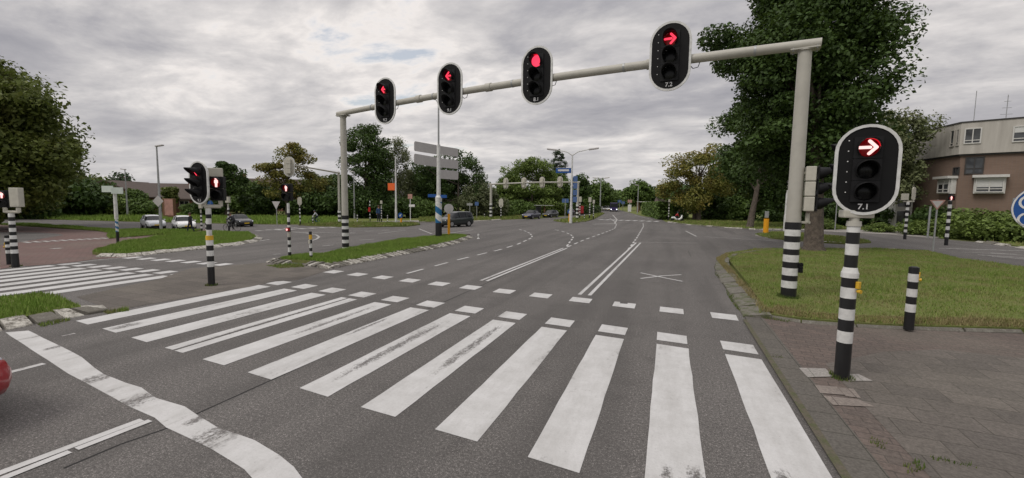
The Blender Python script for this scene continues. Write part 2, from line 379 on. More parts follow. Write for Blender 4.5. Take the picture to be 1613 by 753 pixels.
    # plants
    M['bark'] = concrete('tree_bark', (.125, .100, .078), (.060, .048, .038), 5, (.4, .6))
    M['birch_bark'] = concrete('birch_bark', (.30, .29, .26), (.08, .07, .06), 5, (.5, .6))
    F = foliage
    M['leaf_dark'] = F('dark_maple_leaves', (.022, .044, .011), (.042, .072, .017), trans=.2)
    M['leaf_mid'] = F('green_leaves', (.050, .086, .020), (.084, .130, .032))
    M['leaf_light'] = F('light_green_leaves', (.080, .122, .028), (.124, .170, .042))
    M['leaf_grey'] = F('grey_green_leaves', (.065, .078, .038), (.10, .112, .058))
    M['leaf_rust'] = F('turning_leaves', (.110, .120, .028), (.155, .155, .038), (.26, .165, .036), .55)
    M['leaf_olive'] = F('olive_brown_leaves', (.058, .080, .018), (.094, .116, .028), (.135, .102, .026), .28)
    M['leaf_birch'] = F('birch_leaves', (.085, .105, .046), (.125, .142, .066), (.12, .105, .055), .3)
    M['leaf_conifer'] = F('conifer_needles', (.022, .038, .018), (.036, .058, .026), trans=.1)
make_mats()

# ------------------------------------------------------------------ camera
cam = bpy.data.cameras.new('camera'); cam.sensor_fit = 'HORIZONTAL'; cam.sensor_width = 36.0
cam.lens = 682.2555/1613*36; cam.clip_end = 3000; cam.clip_start = .05
co = bpy.data.objects.new('camera', cam); col.objects.link(co)
pitch, roll, yaw = -8.57e-2, 1.33e-2, -.3455
fw = Vector((sin(yaw)*cos(pitch), cos(yaw)*cos(pitch), sin(pitch))); rt = Vector((cos(yaw), -sin(yaw), 0)); up = rt.cross(fw)
r2 = rt*cos(roll)+up*sin(roll); u2 = up*cos(roll)-rt*sin(roll)
co.matrix_world = Matrix(((r2.x, u2.x, -fw.x, 0), (r2.y, u2.y, -fw.y, 0), (r2.z, u2.z, -fw.z, H_CAM), (0, 0, 0, 1)))
scene.camera = co

# ------------------------------------------------------------------ sky and light
SUN_EL, SUN_AZ = rad(52), rad(215)          # azimuth clockwise from +y: behind and to the left of the viewer
w = bpy.data.worlds.new('World'); scene.world = w; w.use_nodes = True
nt = w.node_tree; bg = nt.nodes['Background']; bg.inputs['Strength'].default_value = .10
sky = nt.nodes.new('ShaderNodeTexSky'); sky.sky_type = 'NISHITA'; sky.sun_disc = False
sky.sun_elevation = SUN_EL; sky.sun_rotation = SUN_AZ; sky.air_density = 1.3; sky.dust_density = 2.0
d = nt.nodes.new('ShaderNodeTexCoord').outputs['Generated']
sx = nt.nodes.new('ShaderNodeSeparateXYZ'); nt.links.new(d, sx.inputs[0])
zc = mathn(nt, 'ADD', mathn(nt, 'MAXIMUM', sx.outputs[2], 0.), .16)
cb = nt.nodes.new('ShaderNodeCombineXYZ')
nt.links.new(mathn(nt, 'DIVIDE', sx.outputs[0], zc), cb.inputs[0]); nt.links.new(mathn(nt, 'DIVIDE', sx.outputs[1], zc), cb.inputs[1])
mp = N(nt, 'ShaderNodeMapping'); mp.inputs['Rotation'].default_value = (0, 0, rad(35)); mp.inputs['Scale'].default_value = (.75, 1.05, 1); mp.inputs['Location'].default_value = (3.7, 1.4, 0)
nt.links.new(cb.outputs[0], mp.inputs['Vector']); cv = mp.outputs[0]
c1 = noise(nt, cv, .62, 3, .5, .3); c2 = noise(nt, cv, 2.1, 7, .60, .35); c3 = noise(nt, cv, 6.5, 5, .6)
dens = mathn(nt, 'ADD', mathn(nt, 'ADD', mathn(nt, 'MULTIPLY', c1, .66), mathn(nt, 'MULTIPLY', c2, .50)), mathn(nt, 'MULTIPLY', c3, .15))
cl = ramp(nt, dens, [(.52, (7.8, 7.35, 7.05)), (.585, (5.9, 5.65, 5.58)), (.645, (4.7, 4.55, 4.6)), (.71, (3.6, 3.52, 3.72)), (.80, (2.75, 2.72, 3.0))])
gap = ramp(nt, dens, [(.485, .6), (.54, 0.)])
skyc = mix(nt, gap, cl, sky.outputs[0])
hz = ramp(nt, sx.outputs[2], [(.0, 1.), (.22, 0.)])
skyc = mix(nt, mathn(nt, 'MULTIPLY', hz, .5), skyc, (5.2, 5.05, 5.0))
zen = ramp(nt, sx.outputs[2], [(.35, 1.0), (.95, 1.0)])
vm = nt.nodes.new('ShaderNodeVectorMath'); vm.operation = 'SCALE'; nt.links.new(skyc, vm.inputs[0])
nt.links.new(mathn(nt, 'ADD', 1., mathn(nt, 'MULTIPLY', mathn(nt, 'MAXIMUM', mathn(nt, 'SUBTRACT', sx.outputs[2], .45), 0.), 1.6)), vm.inputs[3])
nt.links.new(vm.outputs[0], bg.inputs['Color'])
sl = bpy.data.lights.new('sun', 'SUN'); sl.energy = 1.1; sl.angle = rad(22); sl.color = (1., .95, .88)
so = bpy.data.objects.new('sun', sl); col.objects.link(so)
sd = Vector((sin(SUN_AZ)*cos(SUN_EL), cos(SUN_AZ)*cos(SUN_EL), sin(SUN_EL)))
so.rotation_euler = sd.to_track_quat('Z', 'Y').to_euler(); so.location = sd*80
vs_ = scene.view_settings; vs_.view_transform = 'Standard'; vs_.look = 'None'; vs_.gamma = 1; vs_.use_curve_mapping = False; vs_.exposure = 0.28
scene.render.engine = 'CYCLES'; scene.cycles.max_bounces = 5; scene.cycles.use_denoising = True
scene.cycles.transparent_max_bounces = 4

# ------------------------------------------------------------------ ground, roads, paving
def flat(name, polys, z, m, kind='structure', label=None):
    mb = MB()
    for p in polys: mb.sheet(p, z)
    o = mb.build(name, m); tag(o, label, None, None, kind); return o
flat('ground', [[(-400, -60), (400, -60), (400, 900), (-400, 900)]], -.03, M['turf'])
ROAD = [(1.72, -14), (1.70, 8.6)] + [(1.696,11.645), (1.701,13.213), (1.696,15.91), (1.792,18.726), (2.059,20.869), (2.755,23.726), (4.478,26.764), (7.134,28.443), (11.369,30.566), (13.554,30.255), (12.985,26.279), (13.683,23.475)] + [(14.6, 14), (60, 14), (62, 37)] + \
    [(21.301,36.751), (21.833,40.824), (20.839,43.207), (19.967,51.322), (16.789,52.522), (14.251,53.258), (8.363,49.654), (5.14,52.685), (2.017,56.804), (-0.201,63.026), (-1.248,75.485), (-5.223,92.107), (-9.859,121.053), (-17.837,169.595)] + [(-42, 320), (-62, 320)] + \
    [(-23.921,170.296), (-18.941,120.231), (-17.559,88.499), (-17.649,72.452), (-18.759,64.628), (-21.168,56.995), (-22.493,51.176), (-24.839,45.367), (-26.83,43.022), (-28.61,38.42), (-31.818,35.46), (-33.426,32.941), (-37.576,30.825), (-42.198,29.789), (-50.339,27.892), (-59.221,26.564), (-67.522,25.104)] + \
    [(-130, 38)] + [(-55.458,20.592), (-52.059,21.632), (-39.286,20.499), (-36.083,21.606), (-30.784,22.399), (-26.865,18.923), (-23.353,15.121), (-22.788,12.308), (-22.263,10.385), (-21.644,8.907), (-21.782,7.995)] + [(-28, 8.3), (-24, -14)]
flat('road', [ROAD], 0.0, M['asphalt'])
# red paving beside the road: cycle path at the left, footway at the right
RED = [(-21.221,7.785), (-21.421,8.244), (-21.249,8.742), (-21.072,9.541), (-21.406,10.475), (-20.886,11.61), (-23.557,12.48), (-26.004,12.755), (-27.293,14.768), (-29.506,18.003), (-29.861,21.494), (-34.5,24.333), (-35.407,21.199), (-34.073,17.761), (-36.628,18.954), (-38.857,19.128), (-46.848,19.452), (-52.524,19.494)]
flat('cycle_path', [RED], 0.008, M['cycle'])
flat('path', [[(14.844,54.838), (22.101,56.857), (23.875,49.561), (22.559,45.459), (20.149,45.184), (18.831,48.377), (13.733,50.688)], [(-33.691,39.023), (-28.484,45.676), (-27.55,44.177), (-32.412,37.539)], [(-39.006,32.003), (-27.653,50.508), (-25.304,57.565), (-24.407,55.527), (-26.421,48.257), (-37.854,31.054)]], 0.012, M['light_path'])
flat('path', [[(-42.239,15.647), (-40.031,16.6), (-37.722,16.613), (-36.231,16.227), (-35.293,15.329), (-33.24,13.5), (-31.102,11.482)]], .012, M['asphalt'])
flat('pavement', [[(1.62, -14), (14.6, -14), (14.6, 14)] + [(6.77,11.427), (4.671,10.84), (3.755,10.654), (2.751,10.591), (2.143,10.829)] + [(1.70, 10.75)]], 0.016, M['brick_pave'])
flat('pavement', [[(2.06, -14), (12, -14)] + [(5.675,9.518), (4.581,9.543), (3.556,8.991), (2.428,7.945)]], 0.020, M['slabs'])
flat('pavement', [[(1.60, -14), (1.98, -14), (2.02, 6.0), (2.06, 10.7), (1.70, 10.8), (1.63, 9)]], 0.024, M['dark_slab'])
mb = MB()
for p in ([(1.976,7.568), (2.357,7.693), (2.355,7.358), (1.995,7.191)], [(2.621,7.563), (2.747,7.613), (2.841,7.383), (2.556,7.27)]): mb.sheet(p, .028)
tag(mb.build('pavement', M['light_path']), kind='structure')
mb = MB()
for p in ([(2.008,6.916), (2.279,6.957), (2.281,6.685), (1.997,6.634)], [(2.288,6.939), (2.471,6.968), (2.449,6.653), (2.282,6.646)], [(2.004,6.556), (2.403,6.596), (2.512,6.417), (2.035,6.284)]): mb.sheet(p, .026)
tag(mb.build('pavement', M['pale_slab']), kind='structure')

def offset(poly, d):
    """inset (d>0) of a counter-clockwise outline"""
    n = len(poly); out = []
    a = sum(p[0]*q[1]-q[0]*p[1] for p, q in zip(poly, poly[1:]+poly[:1]))
    if a < 0: poly = poly[::-1]
    for i in range(n):
        p0, p1, p2 = (Vector(poly[(i+k) % n]) for k in (-1, 0, 1))
        e1 = (p1-p0).normalized(); e2 = (p2-p1).normalized()
        n1 = Vector((-e1.y, e1.x)); n2 = Vector((-e2.y, e2.x)); b = (n1+n2)
        if b.length < .2: b = n1
        b.normalize(); k = d/max(.45, b.dot(n1)); out.append(tuple(p1+b*k))
    return poly, out
def densify(poly, step):
    out = []
    for p, q in zip(poly, poly[1:]+poly[:1]):
        n = max(1, int(round(hypot(q[0]-p[0], q[1]-p[1])/step)))
        out += [(p[0]+(q[0]-p[0])*k/n, p[1]+(q[1]-p[1])*k/n) for k in range(n)]
    return out
def pip(poly, x, y):
    """numpy point in polygon"""
    c = np.zeros(len(x), bool)
    for (x1, y1), (x2, y2) in zip(poly, poly[1:]+poly[:1]):
        if y1 == y2: continue
        k = ((y1 > y) != (y2 > y)) & (x < (x2-x1)*(y-y1)/(y2-y1)+x1); c ^= k
    return c
def raw_mesh(name, V, F4, mats, parent=None, loc=(0, 0, 0)):
    """V (n,3), F (m,k) arrays -> mesh object"""
    me = bpy.data.meshes.new(name); k = F4.shape[1]; m = len(F4)
    me.vertices.add(len(V)); me.vertices.foreach_set('co', np.asarray(V, np.float32).ravel())
    me.loops.add(m*k); me.loops.foreach_set('vertex_index', F4.astype(np.int32).ravel())
    me.polygons.add(m); me.polygons.foreach_set('loop_start', np.arange(0, m*k, k, dtype=np.int32)); me.polygons.foreach_set('loop_total', np.full(m, k, np.int32))
    me.update(calc_edges=True); me.validate()
    for q in (mats if isinstance(mats, (list, tuple)) else [mats]): me.materials.append(q)
    return link(name, me, parent, loc)
def grass(poly, n, z, h=(.06, .16), wd=.012, seed=1, m='blades', lean=.5, holes=()):
    """grass blades over an outline, as one mesh nobody could count"""
    rng = np.random.default_rng(seed); P = np.array(poly); lo, hi = P.min(0), P.max(0)
    x = rng.uniform(lo[0], hi[0], n*3); y = rng.uniform(lo[1], hi[1], n*3); k = pip(poly, x, y); x, y = x[k][:n], y[k][:n]; n = len(x)
    pat = np.sin(x*1.7+np.sin(y*1.3))*np.cos(y*1.9+np.sin(x*.9)*1.3); hh = rng.uniform(*h, n)*(1+.45*pat)
    a = rng.uniform(0, 2*pi, n); la = rng.uniform(0, 2*pi, n); l = hh*rng.uniform(.1, 1, n)*lean
    wx, wy = np.cos(a)*wd*rng.uniform(.6, 1.5, n), np.sin(a)*wd
    V = np.empty((n, 3, 3)); V[:, 0] = np.c_[x-wx, y-wy, np.full(n, z-.01)]; V[:, 1] = np.c_[x+wx, y+wy, np.full(n, z-.01)]; V[:, 2] = np.c_[x+l*np.cos(la), y+l*np.sin(la), z+hh]
    o = raw_mesh('grass', V.reshape(-1, 3), np.arange(n*3).reshape(n, 3), M[m]); tag(o, None, None, None, 'stuff'); return o
def kerb(line, width, z, block, mats, seed, jig=.02, gap=.03, closed=False):
    """row of sloping kerb stones along a line; the raised side lies to the left of its direction"""
    rng = random.Random(seed); mb = MB()
    pts = [Vector(p) for p in line]; segs = []
    pairs = list(zip(pts, pts[1:])) + ([(pts[-1], pts[0])] if closed else [])
    nrm = []
    for i, (a, b) in enumerate(pairs): e = (b-a).normalized(); nrm.append(Vector((-e.y, e.x)))
    acc = []
    for i, (a, b) in enumerate(pairs):
        n0 = (nrm[i-1]+nrm[i]).normalized() if (i or closed) else nrm[i]
        n1 = (nrm[i]+nrm[(i+1) % len(nrm)]).normalized() if (i+1 < len(nrm) or closed) else nrm[i]
        L = (b-a).length; k = max(1, int(round(L/block)))
        for j in range(k):
            t0, t1 = j/k, (j+1)/k; g = gap/L/2
            acc.append((a.lerp(b, t0+g), a.lerp(b, t1-g), n0.lerp(n1, t0), n0.lerp(n1, t1)))
    for a, b, na, nb in acc:
        w = width*(1+rng.uniform(-.06, .06)); h0 = .03+rng.uniform(-jig, jig)*.5; h1 = z+rng.uniform(-jig, jig)*.4
        s = rng.uniform(-.02, .02); m = rng.choices(range(len(mats)), [3, 2, 2][:len(mats)])[0]
        q = [a+na*s, b+nb*s, b+nb*(s+w*.75), a+na*(s+w*.75), b+nb*(s+w), a+na*(s+w)]
        c = .012
        vs = [(*q[0], -.02), (*q[1], -.02), (*q[0], h0-c), (*q[1], h0-c), (*(q[0]+na*c*2), h0+c), (*(q[1]+nb*c*2), h0+c), (*q[3], h1), (*q[2], h1), (*q[5], h1), (*q[4], h1), (*q[5], -.02), (*q[4], -.02)]
        mb.add(vs, [(0,1,3,2), (2,3,5,4), (4,5,7,6), (6,7,9,8), (8,9,11,10), (0,2,4,6,8,10), (1,11,9,7,5,3), (0,10,11,1)], m)
    o = mb.build('kerb', [M[k] for k in mats]); tag(o, None, None, None, 'structure'); return o
def turf(poly, z, skirt=True):
    mb = MB(); mb.sheet(poly, z)
    if skirt:
        n = len(poly); mb.add([(p[0], p[1], z) for p in poly]+[(p[0], p[1], -.02) for p in poly], [(k, (k+1) % n, n+(k+1) % n, n+k) for k in range(n)])
    o = mb.build('turf', M['turf']); tag(o, None, None, None, 'structure'); return o

# right-hand verge behind the footway
RV = [(2.006,10.829), (2.154,10.892), (2.78,10.708), (3.794,10.768), (4.719,10.954), (6.873,11.605)] + [(10.5, 11.8), (14.3, 17)] + [(13.968,23.971), (13.141,26.599), (13.745,30.687), (11.369,30.566), (7.134,28.443), (4.478,26.764), (2.755,23.726), (2.564,20.455), (2.43,15.854), (2.299,12.874)]
turf(RV, .10); grass(RV, 90000, .10, (.03, .085), .010, 3, 'blades', .7)
kerb([(7.134,28.443), (4.478,26.764), (2.755,23.726), (2.059,20.869), (1.792,18.726), (1.696,15.91), (1.701,13.213), (1.696,11.645), (1.682,10.694)], .52, .11, .9, ['kerb_grey', 'kerb_dark'], 5, .03)
kerb([p for p in [(6.804,11.486), (4.671,10.84), (3.755,10.654), (2.751,10.591), (2.143,10.829)]][::-1], .07, .07, 1.0, ['kerb_dark'], 6, .01)
# straw and bare soil along the lower rim of the verge, mossy dirt along the road edge
grass([(2.166,10.955), (2.795,10.768), (3.803,10.797), (4.731,10.983), (6.89,11.635), (7.315,12.377), (4.998,11.629), (3.999,11.377), (2.918,11.269), (2.565,11.809)], 9000, .10, (.02, .07), .010, 33, 'blades_dry', .9)
grass([(2.059,20.869), (2.755,23.726), (2.966,23.829), (2.329,20.558), (2.291,15.792), (2.267,12.86), (2.234,10.983), (2.071,10.915)], 5000, .10, (.03, .10), .010, 34, 'blades_dry', .9)
stripe_dirt = [[(1.555, -6), (1.66, -6), (1.69, 10.4), (1.61, 10.4)]]
flat('pavement', stripe_dirt, .028, M['dirt'])
# weeds in the kerb joints
for i, (p, n) in enumerate((([(2.19,11.083), (2.493,11.033), (2.824,10.889), (2.481,10.531), (2.094,10.696)], 420), ([(1.696,14.17), (1.809,12.829), (1.737,11.076), (1.623,11.412), (1.618,13.177)], 500), ([(1.696,17.654), (1.921,17.133), (1.838,15.973), (1.62,16.142)], 160),
                            ([(2.155,5.563), (2.275,5.438), (2.175,5.288), (2.086,5.429)], 45), ([(2.222,5.043), (2.438,5.203), (2.417,5.044), (2.204,4.88)], 60), ([(2.546,5.313), (2.906,5.274), (2.879,5.221), (2.515,5.244)], 45), ([(1.715,8.116), (1.872,8.115), (1.836,7.944), (1.682,7.944)], 40))):
    grass(p, n, .02, (.015, .05), .007, 40+i, 'weeds')
for i, (cx, cy, rr) in enumerate(((2.464, 7.377, .17), (-12.2, 8.593, .16), (3.05, 13.034, .27), (-21.5, 8.28, .17))):
    grass([(cx+rr*cos(k*.7), cy+rr*sin(k*.7)) for k in range(9)], 160 if i != 2 else 600, .02 if i != 2 else .1, (.02, .07) if i != 2 else (.06, .16), .008, 60+i, 'weeds')
# central island with the gantry's far foot
CI = [(-14.811,12.586), (-15.423,14.013), (-14.742,15.202), (-15.178,18.247), (-15.809,23.127), (-15.209,26.858), (-13.714,28.685), (-12.568,27.097), (-11.627,22.774), (-11.403,19.48), (-11.449,15.344), (-11.397,13.154), (-11.377,12.313), (-12.883,12.642)]
ci_o, ci_i = offset(CI, .42)
turf(ci_i, .12); grass(ci_i, 64000, .12, (.05, .13), .013, 8, 'blades_green')
kerb([(-11.377,12.313), (-11.397,13.154), (-11.449,15.344), (-11.403,19.48), (-11.627,22.774), (-12.568,27.097), (-13.714,28.685)], .6, .14, .28, ['kerb_white', 'kerb_dark'], 9, .05, gap=.10)
kerb([(-12.967,12.603), (-11.377,12.313)], .45, .13, .26, ['kerb_white', 'kerb_dark'], 10, .05, gap=.10)
kerb([(-14.811,12.586), (-13.659,12.371)], .42, .12, .26, ['kerb_white', 'kerb_dark'], 11, .05, gap=.10)
kerb([p for p in [(-14.811,12.586), (-15.423,14.013), (-14.742,15.202), (-15.178,18.247), (-15.809,23.127), (-15.209,26.858), (-13.714,28.685)]][::-1], .3, .12, .5, ['kerb_grey', 'kerb_dark'], 12, .03)
flat('pavement', [[(-15.83,10.424), (-14.738,12.523), (-13.593,12.311), (-12.843,12.482), (-11.273,12.201), (-10.714,10.249), (-11.144,9.708), (-11.054,8.894), (-11.309,6.684), (-11.345,5.823), (-13.76,6.303), (-14.569,8.648)]], .006, M['slabs'])
grass([(-13.725,12.431), (-13.093,12.726), (-12.521,12.284), (-13.09,11.687), (-13.999,11.944)], 900, .01, (.03, .10), .01, 18, 'blades')
# left median beside the stop line
LM = [(-11.50, -8)] + [(-11.619,3.73), (-11.465,4.201), (-11.49,5.038), (-11.411,5.765), (-11.929,5.949), (-13.453,6.28), (-14.632,6.331), (-15.103,5.497)] + [(-15.3, 4.6), (-15.3, -8)]
lm_o, lm_i = offset(LM, .40)
turf(lm_i, .12); grass(lm_i, 30000, .12, (.05, .13), .012, 13, 'blades_green')
kerb([(-11.50, -8)] + [(-11.619,3.73), (-11.465,4.201), (-11.49,5.038), (-11.411,5.765), (-11.929,5.949)], .46, .13, .42, ['kerb_white', 'kerb_white', 'kerb_dark'], 14, .05, gap=.06)
grass([(-11.462,5.655), (-11.354,6.065), (-11.05,5.947), (-11.156,5.611)], 260, .0, (.02, .08), .01, 15, 'blades'); grass([(-11.412,4.627), (-11.436,5.113), (-11.237,5.041), (-11.126,4.561)], 200, .0, (.02, .07), .01, 16, 'blades')
# corner island on the left with lush grass
C2 = [(-23.42,10.974), (-22.075,10.807), (-21.105,11.389), (-21.145,13.679), (-21.486,16.822), (-22.544,18.784), (-23.779,20.087), (-27.736,22.726), (-30.681,22.088), (-30.471,18.596), (-26.92,14.004)]
c2_o, c2_i = offset(C2, .35)
turf(c2_i, .12); grass(c2_i, 46000, .12, (.05, .14), .018, 17, 'blades_green')
kerb([(-22.075,10.807), (-21.105,11.389), (-21.145,13.679), (-21.486,16.822), (-22.544,18.784), (-23.779,20.087), (-27.736,22.726)], .4, .13, .55, ['kerb_white', 'kerb_dark'], 19, .05)
# grass strip between the red path and the side road
GS = [(-53.66,19.919), (-50.927,21.158), (-38.914,20.303), (-35.741,21.4), (-33.931,23.337), (-31.522,20.878), (-31.62,18.543), (-30.988,15.891), (-33.348,16.978), (-35.007,18.18), (-39.215,19.306), (-47.322,19.65), (-52.413,19.453)]
turf(GS, .06); grass(GS, 26000, .06, (.05, .14), .03, 20, 'blades_green')
BV = [(-68.452,25.452), (-60.011,26.921), (-50.985,28.251), (-42.727,30.164), (-38.041,31.208), (-32.653,35.486), (-34.942,39.956), (-45.457,52.002), (-54.089,44.417), (-71.522,38.916), (-92.713,34.526)]
turf(BV, .02); grass(BV, 30000, .02, (.12, .35), .05, 21, 'blades_green')
# far island with the yellow post (right), the far central island, the island by the lamp and the far verges
I2 = [(6.815,40.312), (7.342,37.127), (8.648,34.921), (10.964,34.12), (13.171,36.265), (13.372,40.429), (11.781,43.926), (8.834,44.816)]
turf(I2, .10); grass(I2, 9000, .10, (.05, .16), .03, 22, 'blades'); kerb([(6.815,40.312), (7.342,37.127), (8.648,34.921), (10.964,34.12), (13.171,36.265)], .35, .11, .6, ['kerb_white', 'kerb_dark'], 23, .1)
CF = [(-14.342,56.09), (-11.362,51.906), (-10.216,56.689), (-10.646,66.563), (-14.315,104.244), (-16.057,110.017), (-14.714,83.505), (-14.222,66.727)]
turf(CF, .10); grass(CF, 5000, .10, (.08, .2), .05, 24, 'blades'); kerb([(-14.342,56.09), (-11.362,51.906), (-10.216,56.689), (-10.646,66.563), (-14.315,104.244)], .5, .10, .8, ['kerb_white', 'kerb_dark'], 25, .1)
LI = [(-32.687,31.453), (-26.492,31.899), (-23.451,35.365), (-23.931,38.611), (-26.823,40.453), (-31.453,37.883), (-32.316,35.119)]
turf(LI, .10); grass(LI, 7000, .10, (.08, .2), .05, 26, 'blades'); kerb([(-32.687,31.453), (-26.492,31.899), (-23.451,35.365), (-23.931,38.611)], .5, .10, .8, ['kerb_grey', 'kerb_dark'], 27, .1)
RF = [(-0.038,63.144), (2.041,57.514), (5.168,52.982), (8.47,50.302), (14.636,54.709), (19.337,72.47), (12.468,79.987), (0.786,84.154)]
turf(RF, .08); grass(RF, 16000, .08, (.06, .2), .04, 28, 'blades'); kerb([(-0.201,63.026), (2.017,56.804), (5.14,52.685), (8.363,49.654), (14.251,53.258)], .4, .09, .8, ['kerb_white', 'kerb_grey'], 29, .08)
RB = [(15.76,56.691), (22.708,58.432), (25.044,51.061), (22.408,44.055), (21.646,37.353)] + [(62, 38), (62, 70)] + [(42.495,88.533), (21.854,78.835)]
turf(RB, .06); grass(RB, 20000, .06, (.08, .24), .04, 30, 'blades')
kerb([(21.157,41.574), (21.072,39.387), (20.966,36.168)], .5, .12, 1.1, ['kerb_white', 'kerb_dark'], 31, .3)
CL = [(-28.052,44.983), (-25.605,46.768), (-23.253,52.904), (-21.71,58.45), (-19.369,66.724), (-18.451,75.733), (-23.863,97.88), (-29.591,79.637), (-33.988,62.08), (-34.294,54.996)]
turf(CL, .05); grass(CL, 14000, .05, (.1, .3), .06, 32, 'blades'); kerb([(-26.637,42.98), (-24.839,45.367), (-22.493,51.176), (-21.597,55.638)], .4, .08, .8, ['kerb_white', 'kerb_grey'], 33, .08)

# ------------------------------------------------------------------ road markings (thin paint sheets)
mk = MB(); rng = random.Random(4); Z1 = .005
def wob(poly, amt=.006, step=.4):
    out = []
    for p, q in zip(poly, poly[1:]+poly[:1]):
        L = hypot(q[0]-p[0], q[1]-p[1]); n = max(1, int(L/step))
        out += [(p[0]+(q[0]-p[0])*k/n+rng.uniform(-amt, amt), p[1]+(q[1]-p[1])*k/n+rng.uniform(-amt, amt)) for k in range(n)]
    return out
X0, Y0, LZ, WZ, PZ, SN, SF = -11.107, 5.058, 4.124, .5295, 1.1, -.1189, -.1069
for k in range(12):
    x = X0+k*PZ
    yn = lambda q: Y0+SN*(q-X0)
    yf = lambda q: Y0+LZ+SF*(q-X0)
    if k == 3:      # a split, worn stripe
        mk.sheet(wob([(x, yn(x)), (x+.23, yn(x+.23)), (x+.20, yf(x+.2)), (x, yf(x))]), Z1); mk.sheet(wob([(x+.30, yn(x+.3)), (x+WZ, yn(x+WZ)), (x+WZ, yf(x+WZ)), (x+.26, yf(x+.26))]), Z1)
    else: mk.sheet(wob([(x, yn(x)), (x+WZ, yn(x+WZ)), (x+WZ, yf(x+WZ)), (x, yf(x))]), Z1)
    y = Y0+LZ+.506+SF*(x-X0); s = SF*WZ
    mk.sheet(wob([(x, y-.26), (x+WZ, y-.26+s), (x+WZ, y+.26+s), (x, y+.26)], .008), Z1)
    x += .008; y = Y0+LZ+2.747+SF*(x-X0)
    if k == 9: mk.sheet([(x, y-.26), (x+WZ, y-.26+s), (x+WZ, y+.26+s), (x+.33, y+.26+s*.6), (x+.33, y+.10), (x+.14, y+.10), (x+.14, y+.26), (x, y+.26)], Z1)
    else: mk.sheet(wob([(x, y-.26), (x+WZ, y-.26+s), (x+WZ, y+.26+s), (x, y+.26)], .008), Z1)
lay = [0]
def stripe(line, w, z=None):
    lay[0] += 1; z = (Z1 if z is None else z) + (lay[0] % 9)*.0005
    pts = [Vector(p) for p in line]; L = []; R_ = []
    for i, p in enumerate(pts):
        e = (pts[min(i+1, len(pts)-1)]-pts[max(i-1, 0)]).normalized(); n = Vector((-e.y, e.x))*w/2; L.append(tuple(p+n)); R_.append(tuple(p-n))
    for i in range(len(pts)-1): mk.sheet([L[i], L[i+1], R_[i+1], R_[i]], z)
def lerp2(a, b, t): return (a[0]+(b[0]-a[0])*t, a[1]+(b[1]-a[1])*t)
def dashed(line, w, on, off, z=None):
    pts = [Vector(p) for p in line]; d = 0; acc = [0]
    for a, b in zip(pts, pts[1:]): acc.append(acc[-1]+(b-a).length)
    def at(s):
        for i in range(len(pts)-1):
            if s <= acc[i+1]: return pts[i].lerp(pts[i+1], (s-acc[i])/(acc[i+1]-acc[i]))
        return pts[-1]
    s = 0
    while s < acc[-1]:
        e = min(s+on, acc[-1]); a, b = at(s), at(e); stripe([a, at((s+e)/2), b], w, z); s += on+off
# wavy stop line
top_ = [(-11.081,4.359), (-9.438,4.072), (-8.491,3.912), (-7.786,3.721), (-7.384,3.63), (-6.758,3.556), (-6.432,3.534), (-5.936,3.412), (-5.369,3.381), (-4.984,3.283), (-4.497,3.174), (-4.183,3.158), (-3.947,3.144), (-3.479,3.035), (-3.206,2.944), (-2.983,2.831)]
bot_ = [(-11.305,4.14), (-9.674,3.809), (-8.378,3.563), (-7.871,3.46), (-7.171,3.348), (-6.384,3.217), (-6.01,3.147), (-5.395,3.076), (-5.048,2.988), (-4.686,2.936), (-4.183,2.879), (-3.811,2.796), (-3.584,2.747), (-3.381,2.678)]
mk.sheet(wob(top_ + bot_[::-1], .008), Z1)
# double lines left of the camera lane, the lane line by the red car
stripe([(-5.68, -6), (-5.62, 1.5), (-5.48, 3.0)], .10); dashed([(-5.47, -6), (-5.45, 2.0), (-5.37, 3.02)], .09, 1.35, .05)
stripe([(-8.68, -6), (-8.68, 3.55)], .11)
# double lines beyond the crossing
def dbl(a, b, gap, w=.10): stripe([(a[0]-gap/2, a[1]), (b[0]-gap/2, b[1])], w); stripe([(a[0]+gap/2, a[1]), (b[0]+gap/2, b[1])], w)
dbl((-5.405, 12.432), (-5.272, 23.272), .20); dbl((-2.059, 11.591), (-1.736, 28.658), .27)
dashed([(-8.359,12.622), (-8.375,16.586), (-8.213,20.752), (-8.321,24.071), (-8.677,26.868), (-8.964,28.907), (-9.334,30.281), (-10.418,33.16), (-11.59,35.491), (-12.72,37.269)], .11, 1.05, .85)
dashed([(-5.289,23.821), (-5.291,29.071), (-5.154,33.676), (-5.011,38.037), (-4.968,43.739), (-5.661,51.634), (-6.893,60.419), (-9.297,73.997)], .11, 1.1, .9)
dashed([(-1.969,24.227), (-2.097,32.571), (-2.334,42.053), (-2.512,49.159), (-3.016,57.927)], .11, 1.1, .9)
dashed([(-5.407,24.343), (-5.944,27.764), (-6.193,29.599), (-6.521,31.33), (-7.114,33.292), (-7.902,35.286), (-8.887,37.304), (-9.949,38.974)], .11, 1.1, .9)
stripe([(-0.862,16.174), (-0.135,15.491), (0.516,14.942)], .09); stripe([(-0.789,14.931), (-0.139,15.766), (0.513,16.347)], .09)
# crossing on the other carriageway
xs = [0]
for k in range(9):
    x = -14.68-k*.83; w = .45
    mk.sheet(wob([(x-w, 5.7-.05*k), (x, 5.6-.05*k), (x, 9.12-.03*k), (x-w, 9.12-.03*k)]), Z1)
    mk.sheet(wob([(x-w, 9.3-.03*k), (x, 9.3-.03*k), (x, 9.85-.03*k), (x-w, 9.85-.03*k)]), Z1)
    if k < 8: mk.sheet(wob([(x-w, 11.3-.03*k), (x, 11.3-.03*k), (x, 11.85-.03*k), (x-w, 11.85-.03*k)]), Z1)
o = mk.build('road_markings', M['road_paint']); tag(o, None, None, None, 'structure')
